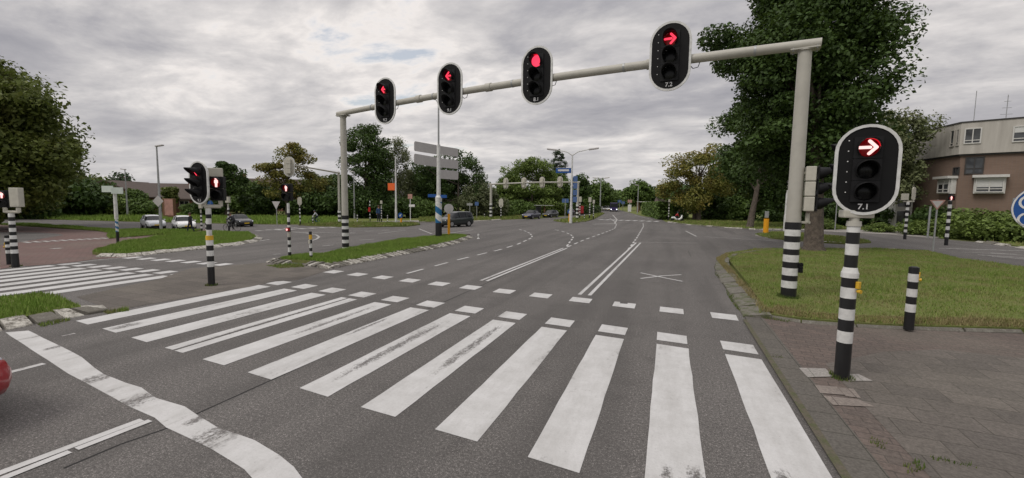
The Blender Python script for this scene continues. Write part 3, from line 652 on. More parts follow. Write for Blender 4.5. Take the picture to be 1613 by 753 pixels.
# fainter markings farther away
mk = MB()
def blocks(a, b, n, w, d, Z1=.005):
    a, b = Vector(a), Vector(b); e = (b-a)/n; w = min(w, e.length*.6); u = e.normalized(); v = Vector((-u.y, u.x))
    for k in range(n):
        c = a+e*(k+.5); mk.sheet([tuple(c-u*w/2-v*d/2), tuple(c+u*w/2-v*d/2), tuple(c+u*w/2+v*d/2), tuple(c-u*w/2+v*d/2)], Z1)
stripe([(-8.367,51.48), (-5.947,54.199)], .5); stripe([(-6.237,54.732), (-7.353,67.691), (-11.231,94.533)], .18); stripe([(-6.747,95.963), (-2.313,71.593)], .15)
blocks((-32.067, 12.653), (-31.442, 17.201), 13, .62, .95, .016); blocks((-27.495, 11.842), (-26.996, 11.939), 1, .8, .4, .016)
blocks((-29.616, 25.964), (-28.137, 32.579), 7, .6, .9); blocks((-29.898, 24.505), (-30.506, 29.348), 5, .5, .5)
stripe([(-26.701,25.196), (-25.197,24.928), (-23.27,23.925), (-21.726,22.609), (-20.682,21.255), (-20.056,20.114)], .14); stripe([(-26.881,25.248), (-22.789,26.035), (-21.843,26.289)], .12)
stripe([(-21.4,15.77), (-22.225,17.635), (-22.909,19.79)], .14); stripe([(-20.787,33.326), (-16.793,28.695)], .14); stripe([(-15.94,28.82), (-16.142,34.66)], .14); stripe([(-20.35,27.007), (-20.786,31.341)], .12)
stripe([(-24.027,28.028), (-22.206,30.664)], .12); dashed([(-22.767,26.348), (-21.717,32.747)], .12, .9, .9); stripe([(-17.432,18.349), (-17.294,18.996)], .11); stripe([(-17.94,21.927), (-17.669,23.054)], .11)
stripe([(-16.632,14.538), (-16.529,14.852)], .12); stripe([(1.567,43.387), (2.12,36.568)], .14); stripe([(2.803,36.602), (6.406,35.399), (7.266,34.726)], .11); stripe([(-1.821,29.053), (1.814,30.287)], .08)
stripe([(15.734,33.928), (19.934,34.369)], .22); stripe([(15.755,31.683), (18.124,31.214)], .12); stripe([(15.672,30.173), (17.192,29.591)], .18); stripe([(15.904,29.538), (16.762,28.841)], .18); stripe([(12.503,32.288), (13.026,32.354)], .3); stripe([(12.849,31.308), (13.479,30.728)], .2); stripe([(13.816,25.088), (14.323,24.912)], .3); stripe([(17.062,31.819), (18.029,31.639)], .2)
stripe([(14.23,52.544), (20.36,52.341), (22.608,46.908)], .2)
stripe([(-10.107,4.388), (-10.103,4.572)], .06); stripe([(-22.375,8.217), (-23.048,8.798)], .1); stripe([(-22.426,8.721), (-22.159,9.123)], .1); stripe([(-20.717,9.164), (-21.086,10.316), (-21.04,11.466)], .1)
o = mk.build('road_markings', M['faded_paint']); tag(o, None, None, None, 'structure')
mk = MB(); blocks((-10.012, 66.196), (-1.055, 64.679), 9, .55, 2.3, .008)          # far crossing straight ahead
o = mk.build('road_markings', M['road_paint']); tag(o, None, None, None, 'structure')
# dark construction joint in the asphalt
mk = MB(); stripe([(-5.146,2.177), (-5.128,2.611), (-5.032,2.965), (-5.059,3.334), (-5.072,4.314), (-5.095,5.765), (-5.147,8.558), (-5.168,11.794), (-5.196,14.057)], .022, .0002); stripe([(-5.196,14.057), (-5.221,21.6)], .02, .0002); stripe([(1.079,25.067), (1.088,22.365)], .02, .0002)
o = mk.build('road_markings', M['tyre']); tag(o, None, None, None, 'structure')

# ------------------------------------------------------------------ traffic lights
BW = [M['black'], M['white'], M['grey_pole']]
def arrow_mb(r, way, y):
    """chevron arrow with a separate shaft; way = 1 points to +x"""
    mb = MB(); t = r*.15; s = way
    def bar(p, q, w):
        a, b = Vector(p), Vector(q); e = (b-a).normalized(); n = Vector((-e.y, e.x))*w
        out = []
        for c, sg in ((b, 1), (a, -1)):
            an = atan2(e.y, e.x) + (0 if sg > 0 else pi)
            out += [(c.x+w*cos(an-pi/2+pi*k/6), c.y+w*sin(an-pi/2+pi*k/6)) for k in range(7)]
        mb.prism([(s*x, z) for x, z in out], y, y+.004)
    bar((.05*r, .62*r), (.62*r, 0), t); bar((.05*r, -.62*r), (.62*r, 0), t); bar((-.72*r, 0), (.12*r, 0), t)
    return mb
def man_mb(s, y):
    """standing figure of a pedestrian signal"""
    mb = MB()
    mb.prism(disc(.11*s, 12, 0, .36*s), y, y+.004)
    mb.prism([(-.15*s, .24*s), (.15*s, .24*s), (.17*s, -.06*s), (.11*s, -.06*s), (.09*s, -.46*s), (.01*s, -.46*s), (0, -.12*s), (-.01*s, -.46*s), (-.09*s, -.46*s), (-.11*s, -.06*s), (-.17*s, -.06*s)], y, y+.004)
    return mb
def visor_mb(r, L, open_deg=80, n=16, droop=.25):
    """cut-away hood round a lens, open underneath, longer at the top"""
    mb = MB(); a0, a1 = -pi/2+rad(open_deg)/2, 3*pi/2-rad(open_deg)/2; vs = []
    for k in range(n+1):
        t = a0+(a1-a0)*k/n; ll = L*(.10+.90*((sin(t)+1)/2)**1.1)
        for rr in (r, r*.94): vs += [(rr*cos(t), 0, rr*sin(t)), (rr*cos(t), -ll, rr*sin(t)-droop*ll*.2)]
    fs = []
    for k in range(n):
        b, q = 4*k, 4*(k+1); fs += [(b, q, q+1, b+1), (b+2, b+3, q+3, q+2), (b+1, q+1, q+3, b+3)]
    return mb.add(vs, fs, 0, True)
def lamp_head(root, c, rotz, Hs, lit, number=None, Wr=.575, visor_len=1.0, backplate=True, hot=False, housing_mat='beige', lensk=.098, lit_at=0):
    """three-lamp head: shield with white border, modules, lenses, hoods. lit: 'left' 'right' 'ball' None"""
    Wd = Hs*Wr; bw = Hs*.031; r = Hs*lensk; zs = [Hs*.245, 0.004*Hs, -Hs*.235]; cx_ = 0
    def put(name, mb, m, parent=root, off=(0, 0, 0)):
        if parent is root:
            Rz = Matrix.Rotation(rotz, 4, 'Z'); p = Vector(c) + Rz @ Vector(off); return mb.build(name, m, root, p, rotz)
        return mb.build(name, m, parent, off)
    if backplate:
        sm = MB().prism(stadium(Wd-2*bw*.9, Hs-2*bw*.9), 0, .025)
        for k in range(6): sm.prism(disc(Hs*.0065, 8, -r*1.75, Hs*(.33-.115*k)), -.006, .004, 1)
        bp = put('background_shield', sm, [M['shield'], M['white']])
        put('border', MB().ring(stadium(Wd, Hs), stadium(Wd-2*bw, Hs-2*bw), -.012, .032), M['white'], bp)
    hb = MB()
    for z in zs: hb.box((0, .03+Hs*.07, z), (r*2.5, Hs*.14, Hs*.228), 0, None, Hs*.012)
    hs = put('housing', hb, M[housing_mat])
    mb = MB()
    for z in zs: mb.ring(rrect(r*2.6, Hs*.235, r*.1, 3, 0, z), rrect(r*2.12, r*2.12, r*1.0, 3, 0, z), -.030, -.0005)
    put('bezel', mb, M['module'], hs)
    for k, z in enumerate(zs):
        on = k == lit_at and lit
        lm = MB(); n = 24; rings = [(r*q, -.012-.028*(1-q*q)) for q in (1., .8, .5, .15)]
        vs = [(rr*cos(2*pi*j/n), y, rr*sin(2*pi*j/n)) for rr, y in rings for j in range(n)]
        fs = [(i*n+j, i*n+(j+1) % n, (i+1)*n+(j+1) % n, (i+1)*n+j) for i in range(3) for j in range(n)] + [tuple(3*n+j for j in range(n))]
        lm.add(vs, fs, 0, True)
        ls = put('lens', lm, (M['red_ball'] if lit == 'ball' else (M['red_glow'] if hot else M['red_dim'])) if on else M['lens_dark'], root, (0, 0, z))
        if on and lit in ('left', 'right'):
            put('arrow', arrow_mb(r*(1.12 if hot else 1.08), 1 if lit == 'right' else -1, -.048), M['red_arrow_hot'] if hot else M['red_arrow'], ls)
        vz = put('visor', visor_mb(r*1.06, r*2.0*visor_len), M['module'], root, (0, -.03, z))
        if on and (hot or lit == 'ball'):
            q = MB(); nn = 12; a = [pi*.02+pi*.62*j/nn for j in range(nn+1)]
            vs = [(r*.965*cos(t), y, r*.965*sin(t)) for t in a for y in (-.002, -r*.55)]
            q.add(vs, [(2*j, 2*j+2, 2*j+3, 2*j+1) for j in range(nn)]); put('glow_lining', q, M['visor_glow'], vz)  # lamp's red glow on the hood's inside, painted as an added emissive strip
    if number:
        t = text_mesh(number, Hs*.086, M['white_text'], 'number', root, (0, 0, 0))
        Rz = Matrix.Rotation(rotz, 4, 'Z'); t.location = Vector(c) + Rz @ Vector((0, -.006, -Hs*.408)); t.rotation_euler = (pi/2, 0, rotz)
def walk_head(root, c, rotz, s=1.0, box_mat='module', man=True, lens_n=2):
    """pedestrian head: box, red figure above, dark lens below, hoods"""
    Rz = Matrix.Rotation(rotz, 4, 'Z')
    def at(o): return Vector(c) + Rz @ Vector(o)
    mb = MB(); h = .30*s
    for k in range(lens_n): mb.box((0, .09*s, (lens_n-1)*h/2-k*h), (.30*s, .18*s, h*.97), 0, None, .015*s)
    hs = mb.build('pedestrian_signal', M[box_mat], root, at((0, 0, 0)), rotz)
    for k in range(lens_n):
        z = (lens_n-1)*h/2-k*h
        l = MB().prism(disc(.115*s, 20), -.006, 0).build('lens', M['red_dim'] if k == 0 else M['lens_dark'], hs, (0, 0, z))
        visor_mb(.125*s, .20*s).build('visor', M['module'], hs, (0, -.002, z))
    mm = man_mb(.25*s, -.014).build('red_figure', M['red_arrow_hot' if man == 'hot' else 'red_arrow'], hs, (0, 0, (lens_n-1)*h/2))
    return hs
def button_mb(s=1.0):
    mb = MB(); mb.box((0, -.03*s, .07*s), (.09*s, .07*s, .16*s), 0, None, .012*s); mb.tube([(0, -.02*s, -.07*s), (0, -.10*s, -.07*s)], [.035*s, .045*s], 12, 0); return mb

# --- the big gantry over the road
GA, GB = Vector((3.050, 13.034, 0)), Vector((-14.471, 16.704, 0))
gd = (GB-GA).normalized(); gn = Vector((-gd.y, gd.x, 0)); GANG = atan2(gd.y, gd.x)+pi
root = thing('signal_gantry', GA, 'pale grey steel gantry carrying four red traffic lights across the road', 'gantry')
for (P, zs, ztop, r0, r1, name) in ((GA, [0, 0.364, 0.55, 0.693, 0.886, 1.045, 1.229, 1.379, 1.561, 1.719, 1.884, 2.074], 6.36, .170, .150, 'a'), (GB, [0, 0.117, 0.247, 0.436, 0.596, 0.77, 0.929, 1.102, 1.247, 1.405, 1.563, 1.75], 6.33, .150, .135, 'b')):
    o = Vector((P.x-GA.x, P.y-GA.y, 0 if name == 'a' else .0)); mb = MB(); zs = [z for z in zs]; zs[0] = -.05
    mb.bands(r0*1.06, zs, 0, (0, 1)); mb.seg(r0*1.10, r0*1.10, zs[-1]-.17, zs[-1]-.03, 0); mb.seg(r0, r1, zs[-1], ztop, 2, 24); mb.seg(r1*1.25, r1*1.25, ztop, ztop+.03, 2)
    mb.build('pole', BW, root, o)
span = 17.9
def beam(s): return GA + gd*s + Vector((0, 0, 6.50 + .17*(1-((s-span/2)/(span/2+.4))**2)))
mb = MB(); ss = [-.33+(18.6)*k/30 for k in range(31)]
mb.tube([beam(s)-GA for s in ss], [.125 if s < 9 else .125-.012*(s-9)/9 for s in ss], 20, 2)
for s in (0, span): mb.box(beam(s)-GA-Vector((0, 0, .115)), (.62, .36, .035), 2, Matrix.Rotation(GANG, 3, 'Z'), .004)
for s in (5.7-1.9, 9.64, 13.1): mb.tube([beam(s-.12)-GA, beam(s+.12)-GA], .15, 20, 2)
bmo = mb.build('beam', BW, root)
for s in (2.45, 6.9, 10.62, 14.3):
    p = beam(s)-GA - gn*.02; mb = MB(); mb.tube([p+Vector((0, 0, -.10)), p+Vector((0, 0, -.24))+gd*.05, p+Vector((0, 0, -.26))+gd*.18, p+Vector((0, 0, -.12))+gd*.3], .012, 8); mb.build('cable_loop', M['black'], root)
for k in (-1, 1):
    mb = MB(); mb.tube([beam(.3+(k+1)*4.3+q*.85)-GA-gn*.128+Vector((0, 0, -.02-.012*(q % 2))) for q in range(11)], .011, 6); mb.build('cable', M['black'], root)
for s in (0, span):
    for a in (-1, 1):
        for b in (-1, 1):
            p = beam(s)-GA+gd*(.25*a)+gn*(.14*b)-Vector((0, 0, .16)); mb = MB(); mb.seg(.022, .022, p.z, p.z+.08, 0, 6, (p.x, p.y)); mb.build('bolt', M['galv'], root)
for s in (1.1, 4.6, 8.6, 12.3, 15.9):
    mb = MB(); mb.tube([beam(s-.03)-GA, beam(s+.03)-GA], .132, 18); mb.build('clamp', M['galv'], root)
# small repeater lamp clipped to the right pole
mb = MB()
for k in range(3): mb.box((.22, -.02, [0.71][0]+.10+.085*k), (.11, .12, .08), 0, None, .012); mb.tube([(.22, -.08, .84+.085*k), (.22, -.12, .84+.085*k)], .03, 10)
mb.build('repeater_lamp', M['module'], root)
for k, (u, Hs, s, z, lit, num, lab, hot) in enumerate(((0, 1.94, 14.85, 6.70, 'left', '9.2', 'farthest of the four gantry traffic lights, small red left arrow, numbered 9.2', False),
        (0, 1.95, 11.31, 6.77, 'left', '9.1', 'traffic light on the gantry with red left arrow, numbered 9.1', False),
        (0, 1.93, 7.53, 6.75, 'ball', '8.1', 'traffic light on the gantry with full round red lamp and no arrow, numbered 8.1', False),
        (0, 1.93, 3.22, 6.69, 'right', '7.2', 'largest gantry traffic light with red right arrow, numbered 7.2, beside the big tree', False))):
    P = GA + gd*s - gn*(-.0); P = GA + gd*s + gn*.22
    t = thing('traffic_light', (P.x, P.y, z), lab, 'traffic light', 'traffic lights hung on the near gantry')
    lamp_head(t, (0, 0, 0), rad(-6), Hs, lit, num, .585, 1.0)
    c = beam(s)-P; mb = MB(); mb.box((0, 0, 0), (.22, .20, .34), 0, Matrix.Rotation(GANG, 3, 'Z'), .01); b = mb.build('bracket', M['grey_pole'], t, (c.x*.55+.0, c.y*.55, beam(s).z-z))

# --- 7.1 on the striped post at the kerb
P = (2.464, 7.377)
t = thing('traffic_light', P, 'big traffic light on thick striped footway post with glowing right arrow, numbered 7.1', 'traffic light')
zs = [0, 0.19, 0.553, 0.722, 0.89, 1.048, 1.2, 1.356, 1.494]
mb = MB(); zs[0] = -.02; mb.seg(.094, .094, -.02, zs[1], 0); mb.bands(.094, zs[1:], 0, (0, 1)); 
zt = [1.494, 1.567, 1.64, 1.817, 1.976, 2.138, 2.227]
mb.seg(.105, .105, zt[0], zt[1], 1); mb.seg(.100, .082, zt[1], zt[2], 1); mb.bands(.078, zt[2:6], 0, (0, 1)); mb.seg(.078, .078, zt[5], zt[6], 1); mb.seg(.092, .085, zt[6], zt[6]+.07, 2); mb.seg(.06, .06, zt[6]+.07, zt[6]+.17, 2)
mb.build('pole', BW, t)
mb = MB(); mb.box((.03, .04, zt[6]+.17), (.36, .22, .11), 0, None, .02); mb.tube([(.12, .10, zt[6]+.2), (.12, .10, 2.9)], .03, 10); mb.build('bracket', M['beige'], t)
c = (2.527, 7.295, 3.001)
lamp_head(t, (c[0]-P[0], c[1]-P[1], c[2]), rad(-10), 1.235, 'right', '7.1', .585, .85, True, True)
button_mb(.62).build('push_button', M['button_yellow'], t, (.070, -.065, [1.356][0]), rad(40))
walk_head(t, (c[0]-P[0]-.16, c[1]-P[1]+.26, c[2]-.0), rad(-92), .95, 'module', False, 3).name = 'side_signal'
# --- lamp head clamped to the right gantry pole, facing the footway
t = thing('traffic_light', (GA.x, GA.y, 0), 'beige backed traffic light clamped to the thick right gantry pole, seen from the side', 'traffic light')
zz = [2.238, 3.603]
zc = (zz[0]+zz[1])/2; hh = abs(zz[1]-zz[0])
lamp_head(t, (.44, -.05, zc), rad(80), hh*1.16, None, None, .575, 1.35, False, False, 'beige', .098)
for q in (zc-hh*.62, zc+hh*.3):
    mb = MB(); mb.box((.20, .0, q), (.34, .09, .06), 0, None, .01)
    if q < zc: mb.tube([(.30, -.02, q), (.30, -.02, q+hh*.17)], .05, 10)
    mb.build('bracket', M['beige'], t)
# --- short striped posts with push buttons
def button_post(P, z0, zs, r, lab, first, rz, bz, loc_z=0., yellow_band=None):
    t = thing('push_button_post', (P[0], P[1], z0), lab, 'bollard', 'striped push button posts'); mb = MB(); zs = [z for z in zs]; zs[0] = -.05
    mb.bands(r, zs, first, (0, 1)); mb.seg(r*.9, r*.6, zs[-1], zs[-1]+.015, 0); mb.build('post', BW, t)
    if yellow_band: MB().seg(r*1.08, r*1.08, *yellow_band).build('yellow_band', M['button_yellow'], t); MB().box((0, -r*1.2, yellow_band[0]-.1), (r*1.2, .05, .14), 0, None, .01).build('push_button', M['beige'], t)
    else: button_mb(.7).build('push_button', M['button_yellow'], t, (cos(rz)*r*.6, sin(rz)*r*.6, bz), rz+pi/2)
    return t
button_post((4.641, 10.751), .1, [0, 0.312, 0.474, 0.623, 0.784, 0.925, 1.085, 1.212], .083, 'short striped post with yellow button in the grass beside the big right arrow light', 0, rad(-15), 1.02)
button_post((-13.284, 13.362), .12, [0, 0.165, 0.33, 0.457, 0.634, 0.785, 0.924, 1.1], .055, 'short striped post with mustard yellow top on the central grass island', 0, rad(-60), .9, .12, (.80, .98))
# --- 9.3 on the left with pedestrian head
P = (-12.2, 8.593)
t = thing('traffic_light', P, 'slim striped post left of the crossing with shield 9.3 and red man light', 'traffic light')
zs = [0, 0.55, 0.705, 0.859, 1.014, 1.159, 1.33, 1.439]
mb = MB(); zs[0] = -.02; mb.bands(.088, zs[:5], 0, (0, 1)); mb.seg(.088, .088, zs[4], zs[5], 0); mb.seg(.09, .09, zs[5], zs[6], 1)
zq = [1.33, 1.457, 1.601, 1.763, 1.924, 2.04, 2.21]
mb.seg(.088, .070, zq[0], zq[1], 1); mb.bands(.066, zq[1:], 1, (0, 1)); mb.build('pole', BW, t)
MB().seg(.095, .095, [1.312][0], [1.439][0]).build('push_button', M['button_yellow'], t)
cl_ = ((-12.206, 8.37, 2.91)[0]-P[0], (-12.206, 8.37, 2.91)[1]-P[1], (-12.206, 8.37, 2.91)[2])
cr_ = ((-12.056, 8.755, 2.766)[0]-P[0], (-12.056, 8.755, 2.766)[1]-P[1], (-12.056, 8.755, 2.766)[2])
zb = [2.263][0]
mb = MB(); a, b = Vector((cl_[0], cl_[1]+.12, zb)), Vector((cr_[0], cr_[1]+.10, zb)); mb.tube([a, b], .055, 10)
mb.tube([a, a+Vector((0, 0, .15))], .06, 10); mb.tube([b, b+Vector((0, 0, .22))], .06, 10); mb.seg(.075, .06, [2.21][0], zb, 0); mb.build('bracket', M['beige'], t)
lamp_head(t, cl_, rad(3), 1.18, 'left', '9.3', .585, 1.5)
walk_head(t, cr_, rad(33), 1.15, 'module', 'hot')
MB().box((cr_[0]-.26, cr_[1]+.19, cr_[2]+.16), (.34, .2, .86), 0, Matrix.Rotation(rad(50), 3, 'Z'), .02).build('cabinet', M['beige'], t)
# --- red man light with low repeater on the central island
P = (-14.713, 13.668)
t = thing('traffic_light', (P[0], P[1], .12), 'striped post on the central grass island with red man light and small red repeater lamp', 'traffic light')
zs = [0, 0.186, 0.384, 0.503, 0.675, 0.807]; mb = MB(); zs[0] = -.05; mb.bands(.062, zs, 0, (0, 1)); zq = [0.807, 1.03, 1.214, 1.306, 1.437, 1.62, 1.803, 2.024, 2.207]
mb.seg(.066, .066, zq[0], zq[1], 2); mb.seg(.066, .066, zq[1], zq[2], 0); mb.bands(.056, zq[2:7], 1, (0, 1)); mb.seg(.052, .052, zq[6], zq[8], 1); mb.build('pole', BW, t)
zl = [1.122][0]
ob = MB().box((0, -.06, zl), (.12, .12, .13), 0, None, .02).build('repeater_lamp', M['red_plastic'], t); MB().prism(disc(.04, 14), -.135, -.122).build('lens', M['red_arrow_hot'], ob, (.02, 0, zl))
zh = [2.648][0]; walk_head(t, (0, -.08, zh), rad(18), 1.18, 'module', 'hot')
# --- far left: red light with cabinet, and a short striped post
P = (-21.328, 8.206)
t = thing('traffic_light', P, 'striped post at the far left crossing with red bicycle light and pale cabinet', 'traffic light')
zs = [0, 0.49, 0.623, 0.745, 0.867, 0.989, 1.121, 1.243, 1.375, 1.496, 1.616, 1.748, 1.879]; mb = MB(); zs[0] = -.02; mb.bands(.10, zs, 0, (0, 1), r1=.078); mb.build('pole', BW, t)
zb = zs[-1]; mb = MB(); mb.tube([(-.22, -.05, zb+.05), (.22, .10, zb+.05)], .05, 10); mb.tube([(-.22, -.05, zb+.03), (-.22, -.05, zb+.2)], .06, 10); mb.tube([(.22, .10, zb+.03), (.22, .10, zb+.2)], .06, 10); mb.build('bracket', M['beige'], t)
hd = walk_head(t, (-.24, -.10, zb+.48), rad(45), 1.0, 'module', 'hot')
MB().box((.17, .10, zb+.55), (.30, .20, .66), 0, Matrix.Rotation(rad(25), 3, 'Z'), .02).build('cabinet', M['beige'], t)
button_post((-22.292, 8.428), 0, [0, 0.415, 0.53, 0.634, 0.737, 0.852, 0.966, 1.058], .075, 'short striped post beside the far left striped light post', 0, rad(-120), .7)

# --- small striped signal posts around the junction
def signal_post(P, z0, h, lab, head='box', r=.06, nb=7, face=0., hs=.7, top=None, name='traffic_light', cat='traffic light', group='striped signal posts round the junction', dark=.0):
    t = thing(name, (P[0], P[1], z0), lab, cat, group); mb = MB(); h0 = dark or h*.16; hp = h*(.68 if head else 1.0)
    mb.seg(r, r, -.05, h0, 0, 12); mb.bands(r, [h0+(hp-h0)*k/nb for k in range(nb+1)], 1, (0, 1), n=12)
    if head: mb.seg(r*.8, r*.8, hp, h*.8, 2, 12)
    mb.build('pole', BW, t)
    if head == 'box': MB().box((0, 0, h-hs*.3), (hs*.36, hs*.3, hs*.6), 0, Matrix.Rotation(face, 3, 'Z'), .02).build('housing', M['beige'], t)
    if head == 'shield':
        R_ = Matrix.Rotation(face, 3, 'Z'); mb = MB(); mb.prism(stadium(hs*.5, hs*1.0), -.03, .03); mb.box((0, .08, 0), (hs*.2, .16, hs*.72), 0, None, .02)
        mb.v = [tuple(R_ @ Vector(p) + Vector((0, 0, h-hs*.45))) for p in mb.v]; mb.build('background_shield', M['beige'], t)
    if head == 'walk': walk_head(t, (0, -.05, h-.25), face, hs, 'module', 'hot')
    return t
signal_post((-31.177, 21.433), 0, 2.072, 'striped signal post beside the walking person by the grass corner island', 'box', .06, 8, .4, .55)
signal_post((-30.637, 21.393), 0, 0.875, 'low striped bollard beside the signal post near the white cars', None, .055, 5, name='striped_bollard', cat='bollard')
signal_post((-31.371, 23.621), 0, 2.596, 'striped signal post in front of the black car, pale box on top', 'box', .065, 9, .3, .75)
signal_post((-32.55, 31.544), 0, 2.647, 'striped signal post between the black car and the cyclist', 'shield', .06, 8, .5, .75)
signal_post((-32.404, 32.946), 0, 0.893, 'low striped bollard right beside the cyclist', None, .06, 5, name='striped_bollard', cat='bollard')
signal_post((-31.617, 40.509), 0, 2.568, 'thin striped signal post with small red box behind the left gantry pole', None, .055, 12).location.z = 0
signal_post((-30.613, 41.228), 0, 2.442, 'striped signal post with pale head in front of the person in blue', 'box', .06, 9, .2, .6)
signal_post((-31.813, 38.624), 0, 0.863, 'low striped bollard by the pale path, left of the thin signal post', None, .06, 5, name='striped_bollard', cat='bollard')
signal_post((-30.078, 41.612), 0, 0.94, 'low striped bollard by the pale path, right of the person in blue', None, .05, 6, name='striped_bollard', cat='bollard')
P = (-31.617, 40.509); h = 1.429; t = [o for o in bpy.data.objects if o.get('label', '').startswith('thin striped signal post')][0]; MB().box((0, -.09, h), (.22, .14, .5), 0, None, .02).build('signal_box', M['red_plastic'], t)
# --- second gantry on the left: pole with cantilever arm
P = (-31.567, 35.631); hA = 5.207
t = thing('signal_gantry', P, 'thin pale signal mast with long cantilever arm reaching left, behind the left gantry pole', 'gantry')
mb = MB(); hb = 1.425; mb.bands(.16, [-.05, .28, .5, .72, .94, 1.16, 1.38, hb], 0, (0, 1)); mb.seg(.125, .10, hb, hA+.1, 2); mb.build('pole', BW, t)
E_ = (-31.971, 29.498, 5.577)
mb = MB(); mb.tube([(0.15, 0, hA-.05), ((E_[0]-P[0])*.5, (E_[1]-P[1])*.5, (hA+E_[2])/2), (E_[0]-P[0], E_[1]-P[1], E_[2])], [.085, .07, .06], 12, 0); mb.build('arm', M['grey_pole'], t)
t2 = thing('traffic_light', (E_[0]+.35, E_[1], E_[2]), 'pale backed oval traffic light at the end of the cantilever arm', 'traffic light')
lamp_head(t2, (0, .12, -.25), rad(200), 1.75, None, None, .56, .8)
o2 = [o for o in kids(t2) if o.name.startswith('background_shield')][0]; o2.data.materials[0] = M['beige']
# --- far gantry across the road straight ahead
PA, PB = (-24.424, 58.556), (-12.453, 62.391)
hA, hB = 4.979, 5.445
t = thing('signal_gantry', PA, 'distant pale gantry across the far side of the junction with four grey shield backs', 'gantry')
mb = MB(); mb.bands(.20, [-.05, .35]+[.35+.27*k for k in range(1, 8)], 0, (0, 1)); mb.seg(.19, .17, 2.24, hA, 2); mb.build('pole', BW, t)
d_ = Vector((PB[0]-PA[0], PB[1]-PA[1], 0)); mb = MB(); mb.bands(.20, [-.05, .35]+[.35+.27*k for k in range(1, 8)], 0, (0, 1)); mb.seg(.19, .17, 2.24, hB, 2); mb.build('pole', BW, t, d_)
mb = MB(); u_ = d_.normalized(); mb.tube([Vector((0, 0, hA))-u_*.4, d_*.5+Vector((0, 0, (hA+hB)/2+.12)), d_+Vector((0, 0, hB))+u_*.3], .115, 12, 2); mb.build('beam', BW, t)
base = None
for f, lab in ((.165, 'leftmost grey shield back on the distant gantry, above the small striped signal'), (.375, 'second grey shield back from the left on the distant gantry'), (.585, 'third grey shield back from the left on the distant gantry'), (.79, 'rightmost grey shield back on the distant gantry, beside the double lamp post')):
    p = Vector((PA[0], PA[1], 0))+d_*f+Vector((0, 0, hA+(hB-hA)*f+.10))
    if base is None:
        base = thing('traffic_light', p, lab, 'traffic light', 'traffic lights on the distant gantry', rad(-8))
        MB().prism(stadium(.83, 1.62), .12, .15).build('background_shield', M['beige'], base)
        mb = MB(); mb.box((0, .01, 0), (.40, .2, 1.25), 0, None, .03); mb.box((0, -.13, 0), (.16, .2, .3), 0, None, .02); mb.build('housing', M['beige'], base)
        MB().ring(stadium(.84, 1.63), stadium(.76, 1.55), .11, .118).build('border', M['sign_back'], base)
    else: copy_thing(base, p, lab, rad(-8))
signal_post((-22.783, 58.437), 0, 2.882, 'distant striped signal post with oval pale head, left of the dark blue car', 'shield', .07, 8, .1, 1.25)
signal_post((-25.647, 59.045), 0, 0.846, 'tiny striped bollard left of the distant gantry pole', None, .07, 4, name='striped_bollard', cat='bollard')
signal_post((-12.844, 66.306), .1, 3.31, 'pale headed striped signal post beside the right pole of the distant gantry', 'box', .09, 9, .1, 1.3)
signal_post((-11.287, 66.062), .1, 3.224, 'middle striped signal post on the far central island', 'box', .09, 9, .1, 1.2)
signal_post((-10.569, 65.201), .1, 2.843, 'rightmost striped signal post on the far central island', 'box', .08, 9, .1, .9)
signal_post((-11.739, 64.296), .1, 0.849, 'tiny striped bollard on the far central island', None, .07, 4, name='striped_bollard', cat='bollard')
signal_post((0.039, 69.219), .08, 3.088, 'striped signal post on the far right corner by the hedge', 'box', .085, 8, .2, .7)
# --- right-hand side: signal posts beyond the verge
t = signal_post((17.435, 36.77), 0, 3.423, 'striped post with small red light on the right, in front of the brick building', None, .10, 12, dark=.55)
h = 3.131; walk_head(t, (.0, -.10, h), rad(-20), 1.1, 'module', 'hot', 1)
t = signal_post((17.355, 41.954), 0, 2.903, 'striped post carrying two pale signal backs on the right, near the triangular sign', None, .10, 11, dark=.55)
h = 2.903; mb = MB(); mb.box((-.22, 0, h+.38), (.40, .26, .50), 0, Matrix.Rotation(.4, 3, 'Z'), .02); mb.tube([(-.3, 0, h+.03), (.4, .1, h+.03)], .06, 10); mb.build('cabinet', M['beige'], t)
mb = MB(); mb.prism(stadium(.44, 1.05), -.03, .03); R_ = Matrix.Rotation(.75, 3, 'Z'); mb.v = [tuple(R_ @ Vector(p)+Vector((.33, .05, h+.62))) for p in mb.v]; o = mb.build('background_shield', M['beige'], t)
for k in range(3): MB().box((.55, .22, h+.95-.3*k), (.28, .06, .05), 0, Matrix.Rotation(.5, 3, 'Z')).build('visor', M['module'], t)

# ------------------------------------------------------------------ signs, lamp posts, bollards
def plate_mb(out, y0, y1, rz, c):
    mb = MB(); mb.prism(out, y0, y1); R_ = Matrix.Rotation(rz, 3, 'Z'); mb.v = [tuple(R_ @ Vector(p)+Vector(c)) for p in mb.v]; return mb
def spiral(mb, r, z0, z1, mats, turns=1.0, per=.62, n=28):
    nz = max(4, int((z1-z0)/.035))
    for i in range(nz):
        a, b = z0+(z1-z0)*i/nz, z0+(z1-z0)*(i+1)/nz
        vs = [(r*cos(2*pi*k/n), r*sin(2*pi*k/n), z) for z in (a, b) for k in range(n)]
        mb.add(vs, [(k, (k+1) % n, n+(k+1) % n, n+k) for k in range(n)], [mats[int(((a+b)/2-z0)/per*2 + turns*2*(k/n)) % 2] for k in range(n)], True)
P = (-14.443, 25.591); Pv = Vector((P[0], P[1], 0))
t = thing('direction_sign', (P[0], P[1], .12), 'tall blue and white banded mast with grey sign backs on the central island', 'direction sign')
z = [0, 0.917, 2.314, 2.609, 2.735, 6.066, 8.928]
SM = [M['black'], M['white'], M['stripe_blue'], M['galv']]
